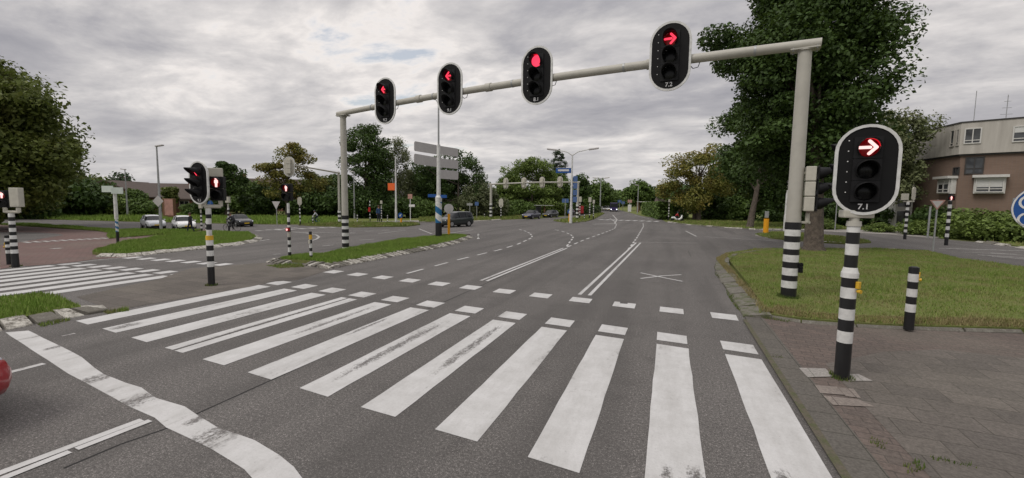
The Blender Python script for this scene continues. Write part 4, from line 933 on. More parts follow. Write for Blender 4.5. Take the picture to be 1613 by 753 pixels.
mb = MB(); mb.seg(.215, .215, -.05, z[1], 0, 28); spiral(mb, .215, z[1], z[2], (1, 2), 1.0, .85); mb.seg(.215, .225, z[2], z[3], 1, 28); mb.seg(.225, .15, z[3], z[4], 1, 28)
mb.seg(.14, .12, z[4], z[5], 1, 20); mb.seg(.06, .05, z[5], z[6], 3, 12); mb.build('mast', SM, t)
mb = MB(); mb.tube([(0, 0, z[6]-.25), (-.15, -.05, z[6]+.02), (-.75, -.3, z[6]+.18)], .03, 8); mb.build('lamp_arm', M['galv'], t)
MB().box((-.95, -.38, z[6]+.2), (.5, .2, .1), 0, Matrix.Rotation(.35, 3, 'Z'), .03).build('lamp_head', M['galv'], t)
def panel(u0, u1, zc, hgt, a, b, lab=None):
    # a, b: the two ground positions of the panel ends
    ax, bx = Vector((a[0], a[1], 0))-Pv, Vector((b[0], b[1], 0))-Pv; m = (ax+bx)/2; L = (bx-ax).length; ang = atan2(bx.y-ax.y, bx.x-ax.x)
    mb = plate_mb(rrect(L, hgt, hgt*.20, 5), .10, .13, ang, (m.x, m.y, zc-.12)); o = mb.build('sign_panel', M['sign_back'], t)
panel(0, 0, 6.06, .64, (-15.734, 24.855), (-15.335, 27.141)); panel(0, 0, 6.06, .60, (-15.268, 27.156), (-14.715, 29.144))
panel(0, 0, 5.20, .66, (-15.501, 24.478), (-15.319, 27.111)); panel(0, 0, 5.18, .62, (-15.251, 27.124), (-14.703, 29.126)); panel(0, 0, 4.36, .62, (-15.028, 26.727), (-14.468, 28.667))
MB().box((-.36, -.12, z[4]-.02), (.68, .02, .20), 0, Matrix.Rotation(.25, 3, 'Z'), .004).build('street_name_plate', M['blue'], t); MB().box((.36, -.06, z[4]-.06), (.62, .02, .2), 0, Matrix.Rotation(-.15, 3, 'Z'), .004).build('street_name_plate', M['blue'], t)
# yellow post with round sign back
P = (-14.108, 26.396); z = [0, 1.501, 1.847, 2.149]
t = thing('keep_left_bollard', (P[0], P[1], .12), 'yellow bollard with round grey sign back at the tip of the central island', 'bollard')
mb = MB(); mb.bands(.085, [-.05, .06, z[1]-.02, z[1]], 0, (0, 0)); mb.build('post', M['yellow'], t)
plate_mb(disc(.32, 28), -.04, -.02, rad(20), (0, 0, z[2]+.02)).build('sign_plate', M['sign_back'], t)
# yellow post with blue arrow sign on the far central island
def yellow_bollard(P, z0, h, lab, faceup=True, sgn='blue', r=.1, dia=.5):
    t = thing('keep_right_bollard', (P[0], P[1], z0), lab, 'bollard', 'yellow island bollards'); MB().seg(r, r, -.05, h*.58, 0, 14).build('post', M['yellow'], t)
    d = plate_mb(disc(dia/2, 24), -.14, -.12, 0, (0, 0, h*.58+dia*.4)).build('sign_plate', M['blue'], t)
    mb = MB(); s = dia*.3; mb.prism([(-s*.2, s), (s*.2, s), (s*.2, -s*.1), (s*.6, s*.15), (s*.6, -s*.3), (0, -s), (-s*.6, -s*.3), (-s*.6, s*.15), (-s*.2, -s*.1)], -.148, -.141)
    R_ = Matrix.Rotation(pi/4, 3, 'Y'); mb.v = [tuple(R_ @ Vector(p)+Vector((0, 0, h*.58+dia*.4))) for p in mb.v]; mb.build('arrow', M['white'], d); return t
yellow_bollard((-11.564, 53.36), .1, 1.773, 'brownish yellow bollard with round blue arrow sign under the double lamp', True, 'blue', .17, .62)
t = yellow_bollard((-26.532, 39.07), .05, 1.14, 'small orange bollard with square blue sign beside the slim white lamp post', True, 'blue', .10, .55)
P = (7.902, 42.255); h = 2.01
t = thing('traffic_bollard', (P[0], P[1], .1), 'bright orange bollard on the right far island with grey sign back on top', 'bollard')
MB().seg(.21, .20, -.05, h*.62, 0, 16).build('post', M['yellow'], t); MB().box((0, 0, h*.80), (.30, .05, .55), 0, None, .01).build('sign_plate', M['galv'], t)
# white road stud / bottle-like marker on the carriageway
# finger post on the left
P = (-27.485, 14.469); z = [0, 0.643, 1.318, 1.485, 2.789, 2.955]
t = thing('finger_post', (P[0], P[1], .0), 'white finger post with two pale arms and blue banded foot in the left grass', 'direction sign')
mb = MB(); mb.seg(.065, .065, -.05, z[1], 0, 14); spiral(mb, .065, z[1], z[2], (1, 2), 1.0, .26, 14); mb.seg(.085, .075, z[2], z[4]+.1, 1, 14); mb.build('post', SM, t)
zc = (z[4]+z[5])/2
for dx, ang, L, dz in ((-.50, .0, .95, .02), (.30, .35, .62, -.06)):
    MB().box((dx, -.05, zc+dz), (L, .03, .33), 0, Matrix.Rotation(ang, 3, 'Z'), .005).build('arm', M['green_plate'], t)
# lamp posts
def lamp_post(P, z0, h, lab, r=.09, heads=((1, 0),), arm=.0, headlen=.7, rise=.1, mat='galv', white_foot=0, group='street lamp posts'):
    t = thing('street_lamp', (P[0], P[1], z0), lab, 'street lamp', group); mb = MB()
    mb.tube([(0, 0, -.05), (0, 0, h*.22)], [r*1.25, r*1.2], 14, 0); mb.tube([(0, 0, h*.22), (0, 0, h)], [r, r*.55], 12, 0); mb.build('pole', [M[mat]], t)
    for dx, dy in heads:
        L = hypot(dx, dy); d = Vector((dx/L, dy/L, 0))
        if arm > 0: MB().tube([(0, 0, h-.08), d*arm*.3+Vector((0, 0, h+rise*.5)), d*arm+Vector((0, 0, h+rise))], [r*.5, r*.4, r*.35], 8).build('arm', M[mat], t)
        mb = MB(); c = d*(arm+headlen*.4)+Vector((0, 0, h+rise+.02)); R_ = Matrix.Rotation(atan2(d.y, d.x), 3, 'Z')
        mb.box((0, 0, 0), (headlen, headlen*.36, headlen*.16), 0, None, headlen*.06); mb.v = [tuple(R_ @ Vector((p[0], p[1], p[2]+p[0]*.12))+c) for p in mb.v]; mb.build('lamp_head', M['sign_back'], t)
    return t
lamp_post((-36.286, 21.904), .0, 6.268, 'tall grey lamp post leaning slightly beside the silver hatchback', .085, ((1, .2),), .0, .62, .05)
plate_mb([(0, .42), (.42, 0), (0, -.42), (-.42, 0)], -.16, -.13, .3, (0, 0, 2.192)).build('diamond_sign', M['sign_back'], bpy.data.objects['street_lamp'])
t = lamp_post((-26.258, 37.767), .05, 6.89, 'slim white mast with a small orange board, left of the direction sign', .10, (), 0, .4, 0, 'white')
MB().box((-.52, -.02, 3.822), (.82, .05, .72), 0, None, .01).build('orange_board', M['orange'], t)
lamp_post((-39.705, 47.651), 0, 6.178, 'distant lamp post in front of the tall dark green tree', .10, ((-1, .1),), .0, .7, .05)
lamp_post((-64.968, 35.428, -0.909)[:2], 0, 5.9, 'faint thin lamp post behind the white finger post', .09, ((-1, 0),), 0, .8, .05)
t = lamp_post((-10.916, 50.914), .1, 8.018, 'white double headed lamp post with blue street signs on the far central island', .15, ((-1, -.1), (1, .1)), 2.0, 1.15, .62, 'white')
hh = [6.181, 3.462, 1.586]
bo = MB().box((-1.0, -.12, hh[0]), (1.8, .12, .62), 0, Matrix.Rotation(.1, 3, 'Z'), .02).build('street_name_sign', M['blue'], t)
mb = MB(); mb.box((-.98, -.19, hh[0]+.02), (1.3, .012, .22), 0, Matrix.Rotation(.1, 3, 'Z')); mb.box((-1.0, -.17, hh[0]+.30), (1.82, .03, .03), 0, Matrix.Rotation(.1, 3, 'Z')); mb.build('pale_band', M['white'], bo)
for k in range(4): MB().box((.42, .05, 4.135+1.05-.8*k), (.50, .05, .66), 0, None, .01).build('blue_sign', M['blue_pale'], t)

lamp_post((-16.193, 109.87), 0, 8.61, 'distant double headed lamp post left of the purple bus', .16, ((-1, 0), (1, 0)), .9, 1.3, .1)
lamp_post((-7.487, 115.135), 0, 7.089, 'distant lamp post right of the road in front of the round green trees', .13, ((-1, 0),), 0, 1.0, .05)
lamp_post((10.034, 45.517), .0, 7.48, 'slim pale mast beside the right gantry pole, seen against the big tree', .12, (), 0, .6, 0, 'white')
# sign posts seen from behind or edge on
def sign_post(P, z0, h, shape, lab, size=.7, rz=0., m='sign_back', r=.035, pole='galv', rim=None, name='road_sign'):
    t = thing(name, (P[0], P[1], z0), lab, 'road sign'); MB().tube([(0, 0, -.05), (0, 0, h)], r, 10).build('post', M[pole], t)
    if shape == 'tri': out = [(-size/2, 0), (size/2, 0), (0, -size*.87)]; c = (0, 0, h-.02)
    elif shape == 'disc': out = disc(size/2, 24); c = (0, 0, h-size*.5)
    else: out = rrect(size, size*(shape if isinstance(shape, float) else .7), .03, 3); c = (0, 0, h-size*.3)
    o = plate_mb(out, -.055, -.035, rz, c).build('sign_plate', M[m], t)
    if rim: 
        inn = [(x*.72, z*.72-(size*.08 if shape == 'tri' else 0)) for x, z in out]; mb = MB(); mb.ring(out, inn, -.062, -.056); R_ = Matrix.Rotation(rz, 3, 'Z'); mb.v = [tuple(R_ @ Vector(p)+Vector(c)) for p in mb.v]; mb.build('rim', M[rim], o)
    return t
sign_post((13.685, 29.99), .1, 2.825, 'tri', 'grey back of a triangular yield sign on thin post at the right verge', .62, rad(-20), 'sign_back', .04, 'galv', 'pink')
sign_post((-34.614, 30.816), 0, 2.263, 'tri', 'pale triangular sign back right of the black car', .85, rad(10))
t = sign_post((-29.302, 45.074), 0, 3.169, .9, 'pinkish sign cluster on a thin post right of the slim white mast', .62, 0, 'pink', .05, 'white')
MB().box((.25, -.05, 1.875), (.8, .04, .3), 0, None, .01).build('arrow_plate', M['white'], t)
sign_post((-26.551, 58.313), 0, 2.331, .9, 'blue sign on thin post left of the distant gantry, nearest the willow bush', .6, 0, 'blue_pale', .05)
sign_post((-26.87, 56.597), 0, 2.322, .35, 'thin post with flat pale top plate behind the dark van', .9, 0, 'galv', .05)
sign_post((16.212, 53.289), 0, 2.938, .4, 'thin plain grey post right of the big tree trunk', .3, 1.2, 'galv', .05)
sign_post((25.621, 45.793), .05, 3.273, .3, 'plain grey post in front of the shrubs left of the round blue cycle sign', .25, 1.3, 'galv', .07)
sign_post((19.997, 44.745), .05, 2.537, .3, 'pale slanted post behind the triangular sign on the right', .2, 1.3, 'white', .07)
sign_post((-49.416, 35.125), 0, 2.182, 'disc', 'small round blue sign back on thin post above the walking person', .9, 0, 'blue', .06)
sign_post((-17.488, 76.578), 0, 3.184, .6, 'distant blue sign left of the white double lamp post', 1.2, 0, 'blue_pale', .07)
for u, vb, vt, m, lab in ((975.5,331,313,'blue','far blue sign right of the purple bus'), (981,331.5,316,'blue','far pale blue sign beyond the bus, second from the road'), (991.5,334,313.5,'red_plastic','red and white pillar sign at the far right kerb')):
    P_ = {975.5: (-16.914, 161.928), 981: (-15.119, 156.217), 991.5: (-9.935, 120.969)}[u]; hh = {975.5: 3.6, 981: 3.1, 991.5: 3.4}[u]
    sign_post(P_, 0, hh, .7, lab, 1.3 if m == 'blue' else 1.1, 0, 'blue_pale' if m == 'blue' else 'pink', .09)
P_ = (-9.935, 120.969); t = [o for o in bpy.data.objects if o.get('label') == 'red and white pillar sign at the far right kerb'][0]; MB().box((0, -.1, 1.2), (.9, .2, 1.9), 0, None, .02).build('panel', M['white'], t)
# round blue cycle-path sign at the right edge
c = (5.891, 9.76, 2.489); t = thing('cycle_path_sign', (c[0], c[1], .02), 'big round blue cycle path sign with white bicycle symbols at the right edge', 'road sign')
mb = MB(); mb.tube([(.75, .12, -.05), (.75, .12, c[2]+.3)], .04, 12); mb.tube([(.75, .12, c[2]+.12), (0, .06, c[2]+.12)], .02, 8); mb.build('post', M['galv'], t)
az = atan2(c[0], c[1]); rz = -az*.72
pl = plate_mb(disc(.40, 40), 0, .02, rz, (0, 0, c[2])).build('sign_plate', M['blue'], t)
def bike_symbol(mb, cz, s):
    for dx in (-.28*s, .28*s): mb.ring(disc(.17*s, 20, dx, cz), disc(.125*s, 20, dx, cz), -.006, -.001)
    def bar(p, q, w=.018*s):
        a, b = Vector(p), Vector(q); e = (b-a).normalized(); n = Vector((-e.y, e.x))*w; mb.prism([tuple(a+n), tuple(b+n), tuple(b-n), tuple(a-n)], -.006, -.001)
    for p, q in (((-.28*s, cz), (-.1*s, cz+.22*s)), ((-.1*s, cz+.22*s), (.17*s, cz+.22*s)), ((.17*s, cz+.22*s), (.28*s, cz)), ((-.28*s, cz), (0, cz-.02*s)), ((0, cz-.02*s), (.17*s, cz+.22*s)), ((-.14*s, cz+.28*s), (0, cz-.02*s)), ((.1*s, cz+.32*s), (.2*s, cz+.3*s)), ((.17*s, cz+.22*s), (.15*s, cz+.32*s))): bar(p, q)
mb = MB(); bike_symbol(mb, .10, .72); bike_symbol(mb, -.19, .72); mb.ring(disc(.398, 40), disc(.375, 40), -.006, -.001)
R_ = Matrix.Rotation(rz, 3, 'Z'); mb.v = [tuple(R_ @ Vector(p)+Vector((0, 0, c[2]))) for p in mb.v]; mb.build('bicycle_symbol', M['white'], pl)
# white lane-edge marker standing at the island tip
P = (-11.965, 26.556); t = thing('lane_marker', P, 'tiny white marker post standing on the asphalt off the tip of the central island', 'bollard')
mb = MB(); mb.seg(.10, .05, 0, .05, 0, 14); mb.seg(.03, .03, .05, .22, 0, 12); mb.seg(.065, .055, .22, .32, 0, 14); mb.build('post', M['white'], t)
# advertising column and bus shelter
P = (-56.058, 34.836, 0.593); t = thing('poster_stand', (P[0], P[1], 0), 'pinkish brown poster stand behind the silver hatchback, in front of the low house', 'poster stand')
MB().box((0, 0, 1.2), (2.0, .3, 2.3), 0, None, .05).build('frame', M['wood'], t); MB().box((.2, -.17, 1.3), (1.5, .03, 1.9), 0, None, .01).build('poster', M['pink'], t)
P = (-20.169, 72.213); t = thing('bus_shelter', P, 'small distant bus shelter with wooden post behind the dark cars', 'bus shelter', None, 0, .78)
mb = MB(); mb.box((0, 0, 2.5), (4.2, 1.6, .12), 0, None, .02); mb.build('roof', M['galv'], t); mb = MB(); mb.box((-1.4, .3, 1.3), (1.3, .06, 2.2)); mb.build('glass_wall', M['pane'], t); mb = MB(); mb.box((.1, 0, 1.2), (.3, .3, 2.5), 0, None, .02); mb.build('post', M['wood'], t)
P = (-7.943, 133.009); t = thing('bus_shelter', (P[0]+2, P[1], 0), 'far bus shelter with orange post beside the hedge on the right', 'bus shelter')
mb = MB(); mb.box((-.6, 0, 3.0), (4.6, 2.4, .16), 0, None, .03); mb.build('roof', M['frame'], t); mb = MB(); mb.box((-2.6, 0, 1.4), (.8, .6, 3.0), 0, None, .03); mb.build('post', M['wood'], t); mb = MB(); mb.box((.8, .9, 1.5), (4.4, .1, 2.6)); mb.build('glass_wall', M['pane'], t)

# ------------------------------------------------------------------ vehicles
STY = {
 'hatch': [(-.5,.30,.52,.54,.78,.66),(-.485,.19,.60,.66,.90,.70),(-.45,.17,.63,.76,.96,.72),(-.37,.17,.64,.97,.985,.68),(-.20,.17,.635,1.,1.,.70),(.0,.17,.62,.99,1.,.70),(.09,.17,.61,.93,1.,.69),(.17,.17,.605,.78,1.,.74),(.25,.17,.60,.635,1.,.80),(.36,.17,.57,.605,.985,.78),(.44,.18,.52,.545,.94,.74),(.485,.20,.45,.475,.84,.66),(.5,.27,.38,.40,.74,.58)],
 'sedan': [(-.5,.30,.56,.58,.80,.68),(-.485,.19,.62,.655,.90,.74),(-.42,.17,.635,.68,.97,.76),(-.31,.17,.64,.74,.99,.74),(-.20,.17,.635,.95,1.,.68),(-.08,.17,.625,1.,1.,.68),(.04,.17,.615,.985,1.,.68),(.10,.17,.61,.90,1.,.69),(.20,.17,.60,.66,1.,.80),(.32,.17,.58,.615,.985,.78),(.43,.18,.53,.555,.94,.74),(.485,.20,.45,.475,.84,.66),(.5,.27,.38,.40,.74,.58)],
 'van': [(-.5,.28,.56,.60,.82,.70),(-.488,.18,.60,.74,.93,.76),(-.455,.16,.61,.93,.97,.74),(-.40,.16,.61,.985,.99,.74),(-.2,.16,.60,1.,1.,.74),(.03,.16,.59,.99,1.,.73),(.12,.16,.585,.93,1.,.73),(.21,.16,.58,.78,1.,.76),(.30,.16,.575,.62,.99,.80),(.38,.16,.55,.585,.97,.78),(.45,.17,.50,.53,.93,.74),(.488,.20,.43,.46,.83,.66),(.5,.27,.37,.39,.74,.58)],
}
def make_car(loc, rotz, label, paintm, style='hatch', L=3.9, W=1.68, H=1.46, scale=1.0, lights=False, group=None, name='car', ws=.30):
    root = thing(name, loc, label, 'car', group, rotz, scale); S = STY[style]; n = len(S)
    def sec(st):
        t, zb, zs, zt, wS, wT = st; w, wt = W/2*wS, W/2*wT; zb, zs, zt = zb*H, zs*H, zt*H
        return [(0, zb), (w*.86, zb), (w*.985, zb+.22*(zs-zb)), (w*1.0, zb+.55*(zs-zb)), (w*.985, zs-.06*(zs-zb)), (w*.955, zs), (max(wt, 0)*1.0, zt-.07*(zt-zs)-.004), (wt*.82, zt-.004), (wt*.4, zt+.008*H), (0, zt+.012*H)]
    P_ = []; k_ = None
    for st in S:
        s = sec(st); x = st[0]*L; full = [(x, -y, z) for y, z in s[:0:-1]] + [(x, y, z) for y, z in s[0:]]
        full = [(x, y, z) for y, z in s] + [(x, -y, z) for y, z in s[-2:0:-1]]; P_.append(full); k_ = len(full)
    body, glass = MB(), MB(); vs = [p for f in P_ for p in f]; m = len(sec(S[0]))
    zr = H
    bf, gf = [], []
    for i in range(n-1):
        a, b = S[i], S[i+1]; cab = (a[3]-a[2] > .09 and b[3]-b[2] > .09) or (max(a[3], b[3])-a[2] > .14)
        slope = abs(a[3]-b[3])/max(1e-6, b[0]-a[0])
        for j in range(k_):
            q = (j+1) % k_; f = (i*k_+j, i*k_+q, (i+1)*k_+q, (i+1)*k_+j); jj = min(j, k_-1-j)
            isg = False
            if cab and jj == 5: isg = True
            if cab and jj in (6, 7, 8) and slope > .9 and max(a[3], b[3]) > .66 and min(a[3], b[3]) < .95: isg = True
            (gf if isg else bf).append(f)
    bf += [tuple(range(k_-1, -1, -1)), tuple((n-1)*k_+j for j in range(k_))]
    body.add(vs, bf, 0, True); b_ = body.build('body', M[paintm], root)
    glass.add(vs, gf, 0, True); glass.build('windows', M['glass'], root)
    mb = MB()
    for s in (-1, 1):
        for x in (.02, -.22): mb.box((x*L, s*W*.435, H*.80), (.05, .05, H*.34), 0, Matrix.Rotation(s*.36, 3, 'X'))
    mb.build('door_pillar', M[paintm], root)
    mb = MB(); mb.box((0, 0, H*.17), (L*.86, W*.9, H*.08)); mb.box((L*.487, 0, H*.24), (.08, W*.62, H*.10), 0, None, .02); mb.box((L*.478, 0, H*.385), (.06, W*.42, H*.05), 0, None, .01); mb.build('grille', M['tyre'], root)
    for s in (-1, 1):
        mb = MB(); mb.box((L*.452, s*W*.335, H*.44), (.16, W*.17, H*.085), 0, Matrix.Rotation(-s*.35, 3, 'Z'), .03); mb.build('headlight', M['headlamp'] if lights else M['lamp_glass'], root)
        mb = MB(); mb.box((-L*.478, s*W*.37, H*.55), (.10, W*.12, H*.13), 0, Matrix.Rotation(s*.3, 3, 'Z'), .02); mb.build('tail_light', M['tail'], root)
        mb = MB(); mb.box((L*.145, s*W*.54, H*.66), (.10, .17, .11), 0, None, .03); mb.build('mirror', M[paintm], root)
        for x in (ws, -ws):
            r = H*.205; y = s*(W/2-.085)
            w_ = MB().xf(Matrix()); w_.tube([(0, -s*.10, 0), (0, s*.088, 0)], r, 20, 0); w_.tube([(0, s*.088, 0), (0, s*.094, 0)], [r*.95, r*.9], 20, 0); wo = w_.build('wheel', M['tyre'], root, (x*L, y, r))
            q = MB(); q.tube([(0, s*.09, 0), (0, s*.10, 0)], [r*.66, r*.62], 18, 0); q.build('rim', M['rim'], wo)
            q = MB(); q.tube([(x*L, s*(W/2-.19), r*1.08), (x*L, s*(W/2-.012), r*1.08)], r*1.16, 20, 0); q.build('wheel_arch', M['tyre'], root)
    MB().box((L*.505, 0, H*.31), (.02, .52, .11)).build('number_plate', M['plate'], root)
    return root
make_car((-38.986, 22.961), rad(-20), 'silver white hatchback waiting at the left behind the tall grey lamp post', 'car_silver', 'hatch', 3.95, 1.68, 1.46, .73, False, 'cars queued on the left side road')
make_car((-35.666, 23.158), rad(-23), 'white hatchback behind the walking person in the dark coat', 'car_white', 'hatch', 3.6, 1.65, 1.46, .74, False, 'cars queued on the left side road')
make_car((-36.362, 28.421), rad(-20), 'black saloon car turning past the striped posts on the left', 'car_black', 'sedan', 4.5, 1.76, 1.42, .75, True, 'cars queued on the left side road', ws=.31)
make_car((-19.65, 38.07), rad(-111), 'dark grey green family van behind the yellow bollard', 'car_green', 'van', 4.1, 1.78, 1.66, .90)
make_car((-19.299, 62.067), rad(-97), 'dark blue car with lit headlights approaching in front', 'car_blue', 'sedan', 4.3, 1.75, 1.42, .92, True, 'oncoming dark cars', ws=.31)
make_car((-18.36, 69.641), rad(-103), 'nearly black oncoming car with lit headlights, behind the dark blue car', 'car_black', 'hatch', 4.0, 1.72, 1.46, .86, True, 'oncoming dark cars')
make_car((-18.612, 84.847), rad(-100), 'dark car half hidden by the striped posts on the far central island', 'car_blue', 'hatch', 4.0, 1.72, 1.46, .85, False, 'oncoming dark cars')
make_car((-18.825, 146.728), rad(-80), 'far small white car just left of the purple bus', 'car_white', 'hatch', 3.8, 1.7, 1.5, 1.0, False, 'far white cars')
make_car((-20.134, 147.914), rad(-80), 'farthest white car at the left kerb of the distant road', 'car_white', 'hatch', 3.8, 1.7, 1.5, 1.0, False, 'far white cars')
make_car((-7.53, .50), rad(90), 'dark red car cut off at the left edge, waiting before the wavy stop line', 'car_red', 'hatch', 4.1, 1.72, 1.50, 1.0)
# purple bus far down the road
P = (-15.775, 134.883); t = thing('bus', P, 'purple bus with lit headlights far down the road', 'bus', None, rad(-82.5), .86)
mb = MB(); mb.box((0, 0, 1.75), (11.5, 2.5, 2.6), 0, None, .18); mb.build('body', M['bus_purple'], t); mb = MB(); mb.box((5.72, 0, 2.15), (.12, 2.3, 1.35), 0, None, .05); mb.build('windscreen', M['glass'], t)
mb = MB(); mb.box((-.1, 1.25, 2.2), (10.4, .06, 1.0)); mb.box((-.1, -1.25, 2.2), (10.4, .06, 1.0)); mb.build('side_windows', M['glass'], t)
for s in (-1, 1):
    MB().box((5.78, s*.92, .80), (.08, .32, .24), 0, None, .03).build('headlight', M['headlamp'], t)
    for x in (3.6, -3.2): q = MB(); q.tube([(0, -.15, 0), (0, .15, 0)], .5, 18); q.build('wheel', M['tyre'], t, (x, s*1.12, .5))
# red van and flower stall colours behind the far posts
P = (-17.928, 92.274, 1.055); t = thing('delivery_truck', (P[0], P[1], 0), 'red and yellow truck standing behind the far striped posts', 'truck', None, rad(-75), .62)
MB().box((0, 0, 2.2), (5.5, 2.3, 1.5), 0, None, .05).build('cargo_box', M['red_cloth'], t); MB().box((0, 0, 1.1), (5.5, 2.25, .65), 0, None, .05).build('lower_panel', M['orange'], t); MB().box((3.5, 0, 1.4), (1.5, 2.1, 1.9), 0, None, .15).build('cab', M['red_cloth'], t)
for s in (-1, 1):
    for x in (3.2, -1.8): q = MB(); q.tube([(0, -.12, 0), (0, .12, 0)], .42, 16); q.build('wheel', M['tyre'], t, (x, s*1.0, .42))

def bicycle(root, frame='black'):
    mb = MB()
    for p, q, r in (((-.5, 0, .34), (-.05, 0, .30), .014), ((-.5, 0, .34), (-.2, 0, .80), .012), ((-.05, 0, .30), (-.24, 0, .90), .016), ((-.05, 0, .30), (.38, 0, .78), .018), ((-.2, 0, .80), (.36, 0, .86), .016), ((.55, 0, .34), (.34, 0, .98), .015)): mb.tube([p, q], r, 8)
    mb.tube([(.30, -.28, 1.04), (.36, 0, 1.0), (.30, .28, 1.04)], .014, 8); mb.build('frame', M[frame], root)
    MB().box((-.25, 0, .93), (.26, .15, .05), 0, None, .02).build('saddle', M['black'], root)
    for x in (-.5, .55):
        mb = MB(); n = 28; vs = []; 
        for k in range(n):
            a = 2*pi*k/n
            for j in range(6): b = 2*pi*j/6; rr = .33+.02*cos(b); vs.append((rr*cos(a), .02*sin(b), rr*sin(a)))
        mb.add(vs, [(k*6+j, ((k+1) % n)*6+j, ((k+1) % n)*6+(j+1) % 6, k*6+(j+1) % 6) for k in range(n) for j in range(6)], 0, True)
        for k in range(8): mb.tube([(0, 0, 0), (.32*cos(k*pi/4), 0, .32*sin(k*pi/4))], .004, 4)
        mb.build('wheel', M['tyre'], root, (x, 0, .35))
# ------------------------------------------------------------------ people
def person(loc, rotz, label, J, mats, scale=1.0, hair='hair', group=None):
    """one continuous skinned body; J: joint -> (x, y, z, radius); x is the facing direction"""
    root = thing('person', loc, label, 'person', group, rotz, scale)
    bones = [('pelvis','belly','coat'),('belly','chest','coat'),('chest','neck','coat'),('neck','head0','skin'),('head0','head1','skin'),('head1','head2','skin')]
    for s in 'lr': bones += [('chest','sh'+s,'coat'),('sh'+s,'el'+s,'coat'),('el'+s,'wr'+s,'coat'),('wr'+s,'ha'+s,'skin'),('pelvis','hi'+s,'leg'),('hi'+s,'kn'+s,'leg'),('kn'+s,'an'+s,'leg'),('an'+s,'to'+s,'shoe')]
    names = list(J); me = bpy.data.meshes.new('body'); me.from_pydata([J[k][:3] for k in names], [(names.index(a), names.index(b)) for a, b, _ in bones], [])
    tmp = bpy.data.objects.new('body', me); col.objects.link(tmp); sk = tmp.modifiers.new('skin', 'SKIN'); sk.use_smooth_shade = True
    for i, k in enumerate(names):
        d = me.skin_vertices[0].data[i]; d.radius = (J[k][3], J[k][3]); d.use_root = (k == 'pelvis')
    ss = tmp.modifiers.new('smooth', 'SUBSURF'); ss.levels = ss.render_levels = 1
    dg = bpy.context.evaluated_depsgraph_get(); out = bpy.data.meshes.new_from_object(tmp.evaluated_get(dg)); bpy.data.objects.remove(tmp)
    order = ['coat', 'leg', 'skin', 'shoe']; out.materials.clear()
    for k in order: out.materials.append(M[mats[k]])
    for p in out.polygons:
        c = p.center; best = min(bones, key=lambda b: segd(c, Vector(J[b[0]][:3]), Vector(J[b[1]][:3])) - .3*min(J[b[0]][3], J[b[1]][3])); p.material_index = order.index(best[2])
    out.name = 'body'; link('body', out, root)
    h1, h2 = Vector(J['head1'][:3]), Vector(J['head2'][:3]); mb = MB(); c = (h1+h2)/2+Vector((-.02, 0, .03)); n = 12; vs = []; R_ = .118
    for i in range(7):
        a = -.35+(pi/2+.35)*i/6
        for k in range(n): vs.append((c.x+R_*cos(a)*cos(2*pi*k/n)*1.08, c.y+R_*cos(a)*sin(2*pi*k/n), c.z+R_*sin(a)*1.1))
    mb.add(vs, [(i*n+k, i*n+(k+1) % n, (i+1)*n+(k+1) % n, (i+1)*n+k) for i in range(6) for k in range(n)], 0, True); mb.build('helmet' if hair == 'helmet' else 'hair', M[hair], root)
    return root
def segd(p, a, b):
    d = b-a; t = max(0, min(1, (p-a).dot(d)/max(1e-9, d.length_squared))); return (p-(a+d*t)).length
def pose(kind):
    J = dict(pelvis=(0,0,.95,.145), belly=(.01,0,1.10,.135), chest=(.0,0,1.36,.15), neck=(.01,0,1.50,.06), head0=(.03,0,1.57,.075), head1=(.035,0,1.64,.098), head2=(.03,0,1.72,.085))
    for s, y in (('l', 1), ('r', -1)):
        J.update({'sh'+s: (-.0, .19*y, 1.42, .07), 'el'+s: (-.03, .25*y, 1.14, .052), 'wr'+s: (.05, .25*y, .90, .038), 'ha'+s: (.08, .25*y, .80, .042),
                  'hi'+s: (0, .10*y, .88, .10), 'kn'+s: (.03, .11*y, .50, .068), 'an'+s: (-.01, .11*y, .09, .048), 'to'+s: (.14, .12*y, .045, .045)})
    if kind == 'walk':
        J.update(knl=(.16,.10,.52,.068), anl=(.22,.10,.10,.048), tol=(.38,.11,.05,.045), knr=(-.04,-.10,.50,.068), anr=(-.26,-.10,.14,.048), tor=(-.13,-.11,.045,.045), ell=(-.12,.25,1.15,.052), wrl=(-.12,.24,.93,.038), hal=(-.09,.24,.84,.042), elr=(.08,-.25,1.15,.052), wrr=(.2,-.22,.96,.038), har=(.25,-.2,.88,.042))
    if kind == 'ride':
        J.update(pelvis=(-.24,0,1.02,.14), belly=(-.15,0,1.16,.13), chest=(.0,0,1.36,.15), neck=(.08,0,1.48,.06), head0=(.12,0,1.53,.075), head1=(.15,0,1.60,.098), head2=(.15,0,1.68,.085))
        for s, y in (('l', 1), ('r', -1)): J.update({'sh'+s: (.05, .18*y, 1.41, .068), 'el'+s: (.17, .24*y, 1.20, .05), 'wr'+s: (.29, .26*y, 1.07, .036), 'ha'+s: (.35, .26*y, 1.05, .04), 'hi'+s: (-.2, .10*y, .98, .10)})
        J.update(knl=(.16,.12,.80,.068), anl=(.06,.12,.42,.048), tol=(.2,.12,.38,.043), knr=(.10,-.12,.62,.068), anr=(-.05,-.12,.22,.048), tor=(.09,-.12,.17,.043))
    return J
person((-32.193, 21.347), rad(200), 'person in dark coat and dark trousers walking in front of the white hatchback', pose('walk'), dict(coat='dark_coat', leg='navy', skin='skin', shoe='black'), .78)
t = person((-33.858, 34.808), rad(-135), 'cyclist in blue and white top with dark helmet on the left beyond the junction', pose('ride'), dict(coat='white_cloth', leg='navy', skin='skin', shoe='black'), .78, 'helmet')
P = (-33.858, 34.808); b = thing('bicycle', P, 'bicycle ridden by the helmeted cyclist', 'bicycle', None, rad(-135), .78); bicycle(b, 'stripe_blue')
